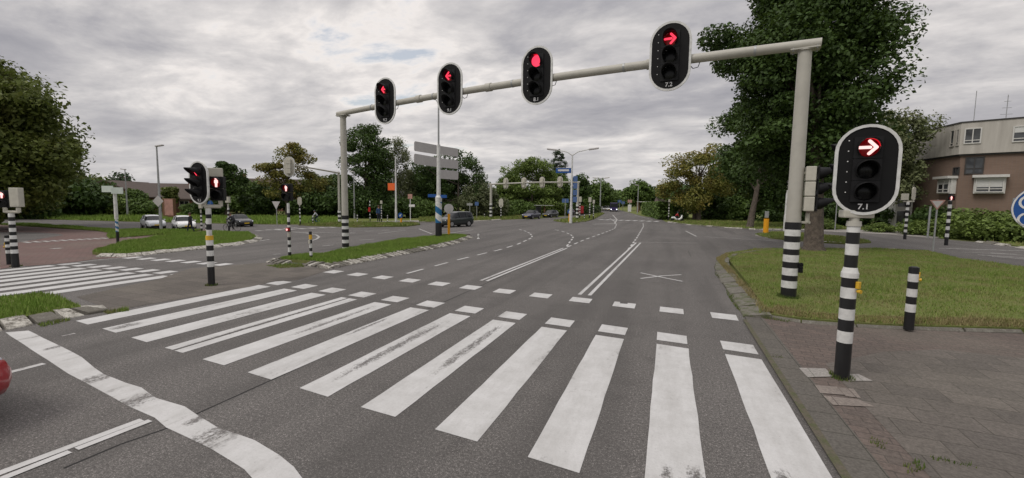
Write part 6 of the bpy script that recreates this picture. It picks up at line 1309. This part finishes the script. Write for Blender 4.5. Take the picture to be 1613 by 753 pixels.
tree(-24.877, 80.232, 10.773, 5.141, 'big bright green tree in the middle behind the distant gantry', 'leaf_light', .12, 'round', 80, 1.35, 19000, .19, 22, clumps=[(-29.24,77.88,8.47), (-28.91,82.21,8.72), (-25.50,79.01,9.48), (-24.97,79.18,10.26), (-22.73,80.61,9.71), (-22.16,80.25,9.15), (-21.56,81.72,7.97), (-20.76,82.48,5.72), (-20.85,83.98,4.95), (-20.20,82.86,3.54), (-19.07,81.07,2.00), (-21.25,83.32,2.60), (-22.60,80.51,2.04), (-23.44,79.53,1.41), (-26.16,81.90,0.93), (-26.24,80.81,1.00), (-27.78,81.26,1.03), (-29.39,79.72,1.02), (-30.43,78.97,3.08), (-30.99,79.06,5.24), (-29.70,78.17,6.53), (-27.60,81.74,5.14), (-22.15,82.19,8.01), (-26.97,84.66,9.34), (-27.39,82.08,4.21), (-23.45,85.41,2.92), (-26.59,79.19,4.36), (-27.91,82.40,3.24), (-20.49,82.20,4.84), (-26.88,79.18,9.17), (-22.28,80.61,5.06), (-27.59,79.55,5.92), (-24.67,80.97,4.48), (-23.73,85.71,4.00), (-27.46,79.39,6.89), (-25.31,83.63,10.40), (-23.04,81.26,7.47), (-28.45,80.76,4.20), (-22.95,81.57,9.38), (-23.64,81.63,9.07), (-26.85,83.08,9.51), (-28.92,78.44,2.87), (-27.63,83.38,8.74), (-26.68,81.82,8.66), (-29.46,83.65,5.00), (-22.02,79.07,2.36), (-24.24,78.55,1.57), (-21.02,78.82,4.35), (-27.35,76.80,2.00), (-28.50,82.54,8.79), (-24.96,81.42,8.80), (-27.66,83.15,3.96), (-29.33,82.80,6.00), (-25.73,83.95,3.29), (-27.06,80.89,4.91), (-29.20,83.00,3.90), (-29.70,80.23,7.07), (-25.34,81.32,7.36), (-22.51,79.07,4.50), (-25.14,82.39,10.13), (-29.07,77.56,5.31), (-29.23,78.16,5.99), (-28.91,77.65,3.26), (-24.34,83.85,6.89), (-26.93,79.30,9.31), (-24.28,84.16,7.89), (-26.99,81.24,8.89), (-23.48,77.75,5.10), (-24.15,78.57,5.03), (-30.18,80.61,6.24), (-29.44,78.30,3.20), (-26.48,77.29,5.12), (-21.09,78.38,2.26), (-29.58,81.34,3.24), (-24.52,83.26,6.44), (-22.40,81.55,2.95), (-24.03,80.80,2.02), (-25.71,82.31,7.54), (-25.10,83.51,3.76), (-29.70,81.80,2.49), (-28.62,78.24,6.81), (-26.14,80.76,7.47), (-23.57,83.25,7.90), (-22.39,85.07,7.48), (-24.29,82.45,5.49)])
tree(-22.873, 89.111, 9.489, 4.261, 'green tree behind the white double lamp post', 'leaf_mid', .12, 'round', 56, 1.7, 10000, .25, 23)
tree(-30.078, 82.7, 8.849, 3.855, 'green tree left of the bright green tree behind the distant gantry', 'leaf_mid', .10, 'round', 50, 1.5, 9000, .23, 24)
tree(-32.57, 64.212, 9.386, 5.177, 'broad dark green tree behind the dark van and direction sign', 'leaf_dark', .12, 'round', 80, 1.35, 19000, .18, 25, clumps=[(-38.67,60.44,6.94), (-37.88,60.82,8.36), (-35.56,61.84,9.01), (-35.77,65.73,9.68), (-32.67,63.54,10.22), (-31.97,67.05,9.20), (-30.94,65.52,8.75), (-30.28,66.70,7.84), (-29.39,67.33,5.40), (-29.85,66.15,4.04), (-30.49,67.17,1.61), (-30.36,64.44,1.89), (-31.38,63.85,1.87), (-34.31,65.09,1.15), (-34.87,63.56,0.84), (-35.00,62.48,1.41), (-36.19,61.27,0.59), (-37.55,61.18,0.85), (-38.72,59.72,1.45), (-40.58,62.78,2.36), (-38.65,59.75,4.08), (-40.07,61.92,6.06), (-37.95,64.34,2.56), (-28.89,64.08,6.31), (-31.16,69.61,4.57), (-34.50,64.26,3.21), (-35.07,61.67,3.41), (-36.58,58.58,5.83), (-39.22,61.54,3.60), (-37.81,61.96,4.53), (-38.01,64.92,7.61), (-35.47,67.52,6.46), (-38.20,62.30,8.23), (-36.86,66.58,5.50), (-33.71,67.26,6.48), (-37.57,66.17,6.11), (-39.90,65.25,5.19), (-32.74,69.02,5.75), (-28.74,63.75,4.55), (-33.01,62.99,7.68), (-29.68,66.11,3.28), (-37.73,63.89,1.57), (-36.28,65.72,6.17), (-33.78,62.80,4.69), (-35.80,66.53,6.13), (-38.55,62.49,3.50), (-39.09,63.22,7.95), (-34.74,65.25,7.71), (-32.79,66.79,8.54), (-36.90,64.03,4.37), (-29.09,65.15,4.68), (-35.19,62.88,6.07), (-37.54,66.87,2.72), (-35.81,65.25,6.19), (-32.70,65.46,6.60), (-36.64,65.93,4.00), (-35.78,67.52,3.30), (-34.61,67.99,5.77), (-32.46,65.99,9.60), (-36.95,66.73,6.32), (-38.03,61.73,1.98), (-29.13,65.79,5.04), (-38.48,65.33,5.19), (-31.57,66.70,5.23), (-32.91,67.73,2.24), (-37.66,65.00,5.72), (-35.62,65.39,2.35), (-33.45,66.08,4.81), (-29.40,65.05,6.52), (-32.53,61.06,1.63), (-39.57,62.45,1.95), (-35.66,60.15,4.59), (-28.55,63.06,3.44), (-37.69,63.08,3.70), (-37.02,67.02,4.97), (-33.57,67.69,4.07), (-30.66,62.92,8.45), (-35.50,64.42,8.37), (-33.09,67.16,6.40), (-38.12,62.66,6.29), (-37.92,65.62,6.65), (-32.44,65.02,6.06), (-37.02,63.07,4.94), (-37.93,60.06,3.18), (-34.87,64.61,3.31)])
tree(-38.374, 65.601, 8.57, 4.292, 'dark round tree left of the direction sign', 'leaf_dark', .15, 'round', 60, 1.6, 12000, .21, 26)
bush(*([*(-28.365, 63.995, 1.205)[:2]]), 5.6, 4.4, 'pale grey green willow bush left of the distant gantry', 'leaf_grey', 50, 1.1, 11000, .16, 27, name='willow_bush')
tree(-40.982, 51.735, 13.07, 3.463, 'tallest dark green tree right of the left gantry pole', 'leaf_dark', .20, 'egg', 90, 1.15, 24000, .155, 28, nl=12, clumps=[(-42.83,51.36,11.90), (-40.97,51.02,12.34), (-40.19,52.49,12.64), (-40.61,53.35,10.74), (-39.82,54.54,11.01), (-39.14,53.22,9.10), (-37.72,52.74,7.51), (-39.83,53.05,5.89), (-38.73,53.35,4.03), (-39.84,54.61,2.59), (-38.55,51.88,2.47), (-40.23,52.21,1.24), (-41.84,52.92,1.23), (-42.99,52.09,1.25), (-42.19,49.43,1.07), (-43.23,51.23,3.06), (-44.31,50.96,3.60), (-44.23,51.17,5.16), (-44.19,51.14,5.63), (-42.09,49.52,7.42), (-43.29,50.56,8.17), (-43.46,51.39,10.75), (-43.19,52.01,10.95), (-39.82,49.20,2.61), (-43.83,52.83,4.11), (-40.56,52.51,4.90), (-40.14,49.77,3.24), (-40.11,51.54,6.80), (-40.90,52.37,4.05), (-41.23,54.51,8.51), (-40.41,51.87,10.74), (-38.72,50.59,3.78), (-40.36,53.23,5.48), (-38.61,52.20,9.22), (-40.17,52.48,3.33), (-41.89,49.70,9.60), (-40.35,50.76,3.97), (-40.13,54.02,7.63), (-40.95,48.40,2.45), (-39.01,49.73,8.65), (-42.40,54.43,12.38), (-40.66,53.35,3.75), (-42.64,52.83,4.56), (-40.10,49.04,6.41), (-38.10,51.53,5.32), (-42.57,50.36,9.92), (-41.80,51.53,8.49), (-40.22,53.97,9.48), (-42.15,49.49,3.66), (-39.66,52.06,10.20), (-39.55,54.32,2.95), (-41.12,52.21,3.38), (-40.04,51.50,6.93), (-41.00,48.68,2.60), (-38.68,50.85,8.30), (-41.87,53.03,2.16), (-38.90,51.94,4.58), (-39.73,49.01,10.85), (-40.34,49.00,7.92), (-41.87,52.70,6.11), (-38.98,50.53,8.21), (-41.19,54.46,4.66), (-40.63,54.88,2.72), (-40.79,55.43,8.21), (-38.83,52.89,6.26), (-38.75,52.98,8.82), (-39.48,52.92,7.59), (-39.94,52.29,9.79), (-39.49,52.55,5.88), (-43.34,52.16,1.63), (-41.70,49.96,4.02), (-41.97,54.34,11.64), (-43.45,52.99,8.61), (-40.54,51.79,11.53), (-41.25,54.76,8.07), (-38.69,51.28,7.72), (-41.21,50.24,1.57), (-42.27,53.36,2.01), (-38.67,52.59,6.97), (-40.82,50.81,9.53), (-41.97,53.57,12.38), (-38.38,50.55,6.17), (-42.42,49.57,5.34), (-42.28,49.95,10.15), (-41.52,53.29,5.93)])
tree(-38.79, 55.851, 11.237, 1.946, 'slender birch with hanging twigs behind the white mast', 'leaf_birch', .22, 'oval', 40, .75, 7500, .12, 29, clumps=[(-39.27,55.56,10.74), (-37.98,55.39,10.86), (-37.29,55.85,9.81), (-37.84,56.75,9.15), (-37.82,56.79,8.75), (-37.54,56.54,7.47), (-37.88,57.41,6.30), (-37.60,56.18,5.02), (-38.54,56.26,5.67), (-37.74,56.07,3.32), (-38.58,56.50,2.71), (-39.59,56.29,2.55), (-39.42,54.42,1.97), (-39.69,55.56,3.12), (-40.58,55.38,3.68), (-40.26,55.53,4.86), (-39.35,54.47,5.63), (-39.41,54.76,6.49), (-40.31,55.84,7.40), (-39.25,55.10,8.50), (-38.81,54.93,9.94), (-38.40,54.73,6.30), (-38.53,54.73,4.18), (-38.66,54.39,8.65), (-38.76,56.52,6.67), (-38.08,55.58,4.44), (-38.75,55.35,4.56), (-38.93,55.87,7.68), (-39.13,55.74,2.57), (-38.83,56.27,9.79), (-38.15,55.14,3.66), (-36.91,55.47,8.93), (-38.29,56.79,6.17), (-38.33,56.97,6.25), (-39.73,56.00,6.02), (-38.54,54.21,8.25), (-37.71,56.43,8.92), (-40.05,55.84,4.97), (-38.39,56.07,10.71), (-39.64,55.37,6.43), (-37.95,55.53,5.48), (-38.53,55.09,8.06), (-38.76,56.47,8.60), (-37.90,55.34,10.82)], bark='birch_bark', droop=1.2, name='birch_tree', flat=1.3)
tree(-38.5, 58.462, 7.783, 1.352, 'small birch right of the slender birch', 'leaf_birch', .25, 'oval', 22, .8, 3500, .13, 30, bark='birch_bark', droop=1.2, name='birch_tree')
tree(-49.909, 46.185, 10.244, 3.442, 'layered rusty leaved tree behind the red man light on the island', 'leaf_rust', .16, 'egg', 44, .98, 9500, .15, 31, nl=18, flat=.62, clumps=[(-49.237,46.901,9.796), (-49.789,46.315,8.879), (-48.756,47.401,9.146), (-48.157,48.009,8.144), (-49.051,47.096,8.075), (-49.815,46.286,7.493), (-50.555,45.477,6.919), (-51.26,44.681,6.865), (-51.801,44.053,6.654), (-50.879,45.115,5.951), (-50.163,45.91,5.823), (-48.859,47.295,6.513), (-47.853,48.312,5.865), (-49.547,46.574,4.722), (-47.228,48.924,4.823), (-51.298,44.638,4.982), (-50.502,45.536,4.331), (-48.904,47.248,4.045), (-47.89,48.276,3.725), (-46.706,49.422,3.763), (-50.931,45.055,3.275), (-49.684,46.428,3.139), (-48.481,47.682,2.638)])
tree(-51.372, 53.263, 6.975, 3.058, 'turning green tree left of the left gantry pole', 'leaf_olive', .15, 'round', 46, 1.4, 8500, .21, 32)
tree(-53.59, 59.398, 7.02, 2.401, 'dark green tree directly behind the cantilever mast', 'leaf_dark', .1, 'round', 36, 1.5, 6000, .22, 33)
tree(-60.435, 49.312, 5.257, 2.51, 'dense dark bushy tree between the black car and the layered tree', 'leaf_mid', .05, 'round', 44, 1.4, 8000, .22, 34)
tree(-56.039, 41.947, 7.388, 2.137, 'sparse dark tree behind the light numbered 9.3', 'leaf_dark', .28, 'wide', 34, .95, 6000, .16, 35, nl=12, flat=.7, clumps=[(-56.197,41.737,6.954), (-55.693,42.406,6.58), (-56.426,41.427,6.013), (-56.059,41.922,5.539), (-55.316,42.897,5.763), (-54.838,43.506,4.939), (-55.559,42.582,4.726), (-56.739,40.996,4.82), (-56.257,41.655,4.178), (-57.083,40.516,3.8), (-55.132,43.133,3.893), (-55.846,42.205,3.521)])
tree(-67.991, 52.662, 4.725, 3.576, 'low dark tree mass behind the black car', 'leaf_dark', .05, 'round', 44, 1.7, 7000, .25, 36)
tree(-81.033, 43.562, 6.631, 1.114, 'pointed dark conifer behind the white finger post', 'leaf_conifer', .05, 'cone', 36, 1.3, 5000, .25, 37, name='conifer_tree')
tree(-69.833, 39.03, 3.728, 1.329, 'light green bushy tree right of the white finger post', 'leaf_mid', .05, 'round', 40, 1.3, 7000, .2, 38)
tree(-71.251, 44.489, 4.486, 0.983, 'small loose tree in front of the long low house', 'leaf_olive', .3, 'oval', 18, .8, 2000, .2, 39)
# the large tree at the left edge
P = (-51.727, 21.455, 0.737)
tree(-46.5, 15.5, 13.2, 8.8, 'large broad brown green chestnut at the left edge', 'leaf_olive', .10, 'egg', 170, 1.3, 84000, .155, 40, rt=.42, nl=18, clumps=[(-47.31,14.77,12.16), (-48.88,15.74,12.70), (-48.77,16.44,12.52), (-46.45,15.81,11.40), (-44.20,16.00,11.32), (-45.96,17.18,11.27), (-48.12,18.76,11.08), (-45.44,18.10,10.23), (-43.98,18.07,9.61), (-43.21,18.38,8.99), (-42.93,18.39,8.13), (-43.06,18.99,7.27), (-46.45,21.55,6.80), (-43.05,19.73,5.79), (-46.61,21.28,5.68), (-42.37,18.77,4.35), (-44.82,19.24,3.09), (-42.91,17.76,2.48), (-44.52,17.80,2.73), (-44.17,16.63,2.54), (-45.95,16.48,1.90), (-44.02,15.25,2.02), (-43.98,14.78,2.12), (-44.54,14.24,1.85), (-48.01,14.84,1.90), (-45.39,13.82,2.43), (-49.44,14.88,2.91), (-46.53,14.19,3.95), (-44.43,13.60,4.72), (-45.61,13.62,5.11), (-47.03,14.61,6.51), (-48.33,14.82,6.62), (-47.55,14.44,7.62), (-48.35,14.83,8.78), (-44.37,13.72,8.89), (-49.49,15.12,10.50), (-46.05,14.28,10.97), (-47.49,14.83,11.25), (-42.57,13.91,6.98), (-47.25,14.93,11.34), (-46.80,18.80,10.04), (-44.37,15.95,11.22), (-42.56,15.09,3.01), (-51.14,16.15,7.07), (-40.82,18.13,5.45), (-41.81,17.80,5.62), (-47.91,20.33,5.63), (-46.58,15.15,8.51), (-47.32,16.23,6.44), (-45.09,15.16,6.04), (-45.53,19.51,9.07), (-43.17,17.48,7.41), (-41.81,14.61,6.57), (-49.35,15.88,4.31), (-47.98,18.86,3.28), (-44.82,15.43,5.83), (-41.98,17.64,8.81), (-47.12,20.66,5.99), (-45.29,17.30,4.55), (-47.71,18.17,4.28), (-48.55,20.78,8.49), (-45.52,14.31,3.36), (-46.30,14.62,6.04), (-42.69,15.39,3.65), (-45.80,18.19,8.83), (-42.83,15.99,3.58), (-46.38,14.52,11.61), (-43.85,14.14,7.86), (-43.35,17.84,7.23), (-48.99,16.40,3.57), (-48.21,17.75,8.98), (-46.62,15.32,8.84), (-43.98,14.12,11.38), (-47.20,16.79,5.02), (-46.27,14.60,11.85), (-50.29,17.62,3.40), (-44.85,16.09,4.84), (-42.67,13.86,6.24), (-49.37,19.69,4.47), (-49.12,21.64,3.80), (-44.48,17.32,5.75), (-48.59,16.17,9.92), (-46.31,16.09,5.46), (-42.94,15.54,2.46), (-47.05,16.75,11.29), (-47.58,14.81,8.49), (-49.75,18.60,3.29), (-44.51,19.95,4.54), (-44.83,17.13,8.74), (-44.42,13.62,4.08), (-48.89,15.14,7.84), (-47.46,17.50,9.35), (-49.04,19.19,7.82), (-41.57,14.95,4.27), (-44.22,13.60,6.04), (-45.48,14.53,10.93), (-49.89,17.51,7.20), (-46.83,16.89,11.14), (-45.09,13.86,8.21), (-48.08,18.44,6.56), (-42.80,17.26,8.17), (-48.90,21.52,5.42), (-41.67,17.71,3.06), (-45.94,14.32,10.21), (-45.48,18.58,8.61), (-48.18,16.19,5.18), (-49.11,17.93,10.35), (-44.49,15.40,6.44), (-44.45,14.66,3.03), (-50.02,16.99,5.79), (-48.31,16.80,9.12), (-42.15,17.88,6.40), (-48.56,15.82,4.75), (-44.12,19.45,4.74), (-48.57,15.42,3.26), (-44.64,17.24,5.65), (-46.06,16.20,6.72), (-48.64,19.69,2.88), (-50.10,18.10,9.55), (-42.32,15.07,4.15), (-48.87,18.03,7.79), (-42.35,16.68,6.08), (-49.21,21.29,7.88), (-44.86,14.80,6.98), (-45.64,18.18,6.62), (-45.04,15.77,7.36), (-43.55,16.40,9.95), (-49.28,21.61,7.40), (-49.25,15.81,2.71), (-47.81,18.39,5.54), (-43.46,15.94,5.96), (-46.61,14.25,5.42), (-43.93,14.56,10.43), (-47.79,19.02,8.64), (-44.46,15.49,10.16), (-44.68,15.59,6.58), (-41.70,14.41,3.79), (-50.26,15.70,12.47), (-49.83,19.69,5.49), (-44.10,14.50,2.91), (-48.63,18.34,5.89), (-42.10,14.29,7.23), (-50.26,16.98,2.27), (-49.47,19.08,4.71), (-45.85,15.78,2.30), (-47.48,15.48,7.15), (-41.15,16.71,5.61), (-47.19,18.55,3.03), (-47.59,18.64,3.93), (-41.82,16.28,2.45), (-51.03,16.23,7.19), (-41.70,17.11,9.46), (-45.67,16.85,7.84), (-49.04,19.59,11.01), (-44.82,15.71,11.43), (-44.99,15.17,2.87), (-51.24,16.71,5.06), (-41.88,14.59,7.04), (-47.70,14.84,9.82), (-46.38,18.34,5.22), (-49.11,15.83,12.35), (-46.21,15.18,4.32), (-46.32,14.15,6.57), (-44.85,14.28,9.50), (-43.11,15.09,5.11), (-50.20,18.39,6.83), (-43.65,14.25,11.15), (-42.38,14.41,10.28), (-46.23,15.61,10.33), (-42.37,17.07,8.93)])
for i, (lf, lab) in enumerate((('leaf_olive', 'brownish tree just right of the large left chestnut'), ('leaf_dark', 'dark tree in the gap under the large left chestnut'), ('leaf_dark', 'dark tree behind the trunk of the large left chestnut'), ('leaf_dark', 'dark tree at the left border behind the far left light'))):
    xs_ = ((-87.799, 43.536, 5.896, 2.529), (-94.435, 43.566, 5.32, 2.539), (-92.252, 38.594, 4.458, 3.328), (-89.916, 33.632, 4.228, 3.514))[i]
    tree(*xs_, lab, lf, .04, 'round', 50, 1.9, 8000, .28, 60+i)
# shrubs along the back of the left verge, copies of three kinds
sh = [bush(0, 0, 2.6, 2.3, 'dark shrub', 'leaf_dark', 30, .8, 5000, .15, 70), bush(0, 0, 2.6, 2.3, 'green shrub', 'leaf_mid', 30, .8, 5000, .15, 71), bush(0, 0, 2.4, 2.4, 'light shrub', 'leaf_light', 30, .75, 5000, .14, 72)]
spots = [(k_, p_[0], p_[1], s_, z_, lab_) for k_, p_, s_, z_, lab_ in (
 (0, (-65.124, 25.669, 0.99), 1.7, 1.2, 'dark shrub under the left edge of the large chestnut'), (0, (-69.425, 30.922, 0.847), 1.7, 1.2, 'dark shrub right of the chestnut trunk'), (0, (-70.304, 33.783, 0.796), 1.6, 1.1, 'dark shrub behind the grass, left of the white finger post'),
 (2, (-69.376, 35.651, 0.791), 1.3, 1.0, 'yellowish green shrub directly left of the white finger post'), (1, (-66.066, 37.566, 0.829), 1.1, .8, 'green shrub right of the white finger post under the thin lamp'), (1, (-63.288, 42.079, 0.826), .8, .8, 'green shrub between the low house and the light numbered 9.3'),
 (0, (-58.778, 41.583, 0.915), 1.2, .9, 'dark shrub behind the red man light beside the 9.3 shield'), (0, (-54.866, 46.623, 0.926), 1.6, 1.1, 'dark shrub behind the pale triangular sign'), (0, (-48.509, 47.653, 1.031), 1.5, 1.0, 'dark shrub behind the cyclist'),
 (0, (-46.012, 50.069, 1.048), 1.6, 1.0, 'dark shrub left of the cantilever mast foot'), (0, (-40.537, 49.525, 1.155), 1.4, 1.0, 'dark shrub under the tallest dark green tree'), (0, (-37.651, 51.753, 1.182), 1.4, .9, 'dark shrub behind the person in blue'), (1, (-35.307, 55.762, 1.176), 1.3, .9, 'green shrub right of the pinkish sign cluster'),
 (1, (-26.794, 68.979, 0.958), 1.2, .8, 'green shrub between the distant gantry pole and the dark blue car'), (1, (-25.668, 75.771, 0.879), 1.3, .85, 'green shrub behind the dark blue car'), (2, (-20.851, 81.371, 0.889), 1.2, .7, 'light shrub left of the white double lamp post'),
 (0, (7.11, 75.667, 0.714), 1.6, 1.0, 'dark shrub under the orange brown tree'), (1, (9.953, 75.345, 0.789), 1.5, 1.0, 'green shrub left of the slanting trunk'), (0, (14.951, 72.474, 0.98), 1.7, 1.0, 'dark shrub behind the orange bollard'),
 (2, (16.015, 55.745, 1.094), .72, .62, 'bright green shrub right of the big maple trunk'), (2, (19.692, 52.424, 1.298), .62, .60, 'bright green round shrub right of the 7.1 post'), (0, (16.96, 63.784, 1.252), 1.5, 1.0, 'dark shrub behind the big maple trunk'), (0, (21.476, 64.52, 1.339), 1.6, 1.0, 'dark shrub behind the 7.1 post'), (0, (24.317, 61.357, 1.487), 1.4, .9, 'dark shrub left of the striped post with two pale signal backs'),
 (2, (21.507, 49.533, 1.439), .75, .7, 'green shrub behind the triangular sign back'), (2, (22.879, 46.696, 1.568), 1.0, .95, 'tall light green shrub in front of the brick building left end'), (2, (23.107, 44.34, 1.651), 1.0, .95, 'light green shrub under the pale bay window'), (2, (24.311, 43.692, 1.703), 1.0, .9, 'green shrub behind the plain grey post on the right'), (2, (25.631, 42.931, 1.762), 1.1, .9, 'green shrub at the right border behind the blue cycle sign'),
 (0, (23.885, 51.754, 1.428), 1.1, .9, 'dark shrub left of the small red light on the right'))]
used = set()
for k_, x_, y_, s_, z_, lab_ in spots:
    if k_ not in used:
        o = sh[k_]; used.add(k_); o.location = (x_, y_, 0); o['label'] = lab_
    else: o = copy_thing(sh[k_], (x_, y_, 0), lab_, (x_*3.7+y_) % 6.28)
    o.scale = (s_, s_, s_*z_*1.05); o['group'] = 'shrubs along the verges'
# clipped hedge on the far right side of the road
def hedge(a, b, w, h, lab, seed, leaves=9000, size=.16, leaf='leaf_mid'):
    rng = np.random.default_rng(seed); a, b = Vector((*a, 0)), Vector((*b, 0)); L = (b-a).length; n = leaves
    u = rng.uniform(0, L, n); v = rng.uniform(-w/2, w/2, n); z = rng.uniform(0, h, n); f = rng.integers(0, 3, n); s = rng.choice([-1, 1], n)
    v = np.where(f == 0, s*w/2+rng.normal(0, .08, n), v); z = np.where(f == 1, h+rng.normal(0, .08, n)+.1*np.sin(u*1.3), z)
    nn = np.zeros((n, 3)); nn[:, 1] = np.where(f == 0, s, 0); nn[:, 2] = np.where(f == 1, 1, .3); nn = unit(nn+rng.normal(size=(n, 3))*.5)
    o = leaf_mesh('hedge', np.c_[u, v, np.maximum(z, .02)], nn, size, M[leaf], rng, None, (a.x, a.y, 0)); o.rotation_euler = (0, 0, atan2(b.y-a.y, b.x-a.x)); return tag(o, lab, 'hedge')
hedge((-0.429, 71.602), (-4.924, 106.828), 2.0, 2.6, 'long clipped hedge along the far right side of the road', 80, 14000, .2, 'leaf_mid')
hedge((-0.429, 71.602), (2.24, 78.247), 2.0, 2.4, 'short end of the clipped hedge behind the moped', 81, 4000, .18, 'leaf_mid')
hedge((-16.352, 105.794), (-20.279, 85.905), 2.0, 1.6, 'low dark hedge behind the far striped posts', 82, 7000, .2, 'leaf_dark')
# far wood closing the view
rng = np.random.default_rng(90); n = 60000
seg_ = [((-190, 60), (-150, 130)), ((-150, 130), (-90, 180)), ((-90, 180), (-45, 240)), ((-10, 230), (60, 170)), ((60, 170), (120, 90)), ((-60, 330), (0, 340))]
pp = []
for (a, b), hgt in zip(seg_, (5, 6, 9, 11, 12, 14)):
    m = n//6; t_ = rng.uniform(0, 1, m); bumpy = .75+.25*np.sin(t_*19+a[0])*np.cos(t_*31)
    pp.append(np.c_[a[0]+(b[0]-a[0])*t_+rng.normal(0, 3, m), a[1]+(b[1]-a[1])*t_+rng.normal(0, 3, m), hgt*bumpy*rng.uniform(0, 1, m)**.6])
pp = np.concatenate(pp); o = leaf_mesh('woodland', pp, unit(rng.normal(size=(len(pp), 3))+np.array([0, -.4, .5])), .8, M['leaf_dark'], rng); tag(o, None, None, None, 'stuff')
bpy.context.view_layer.update()
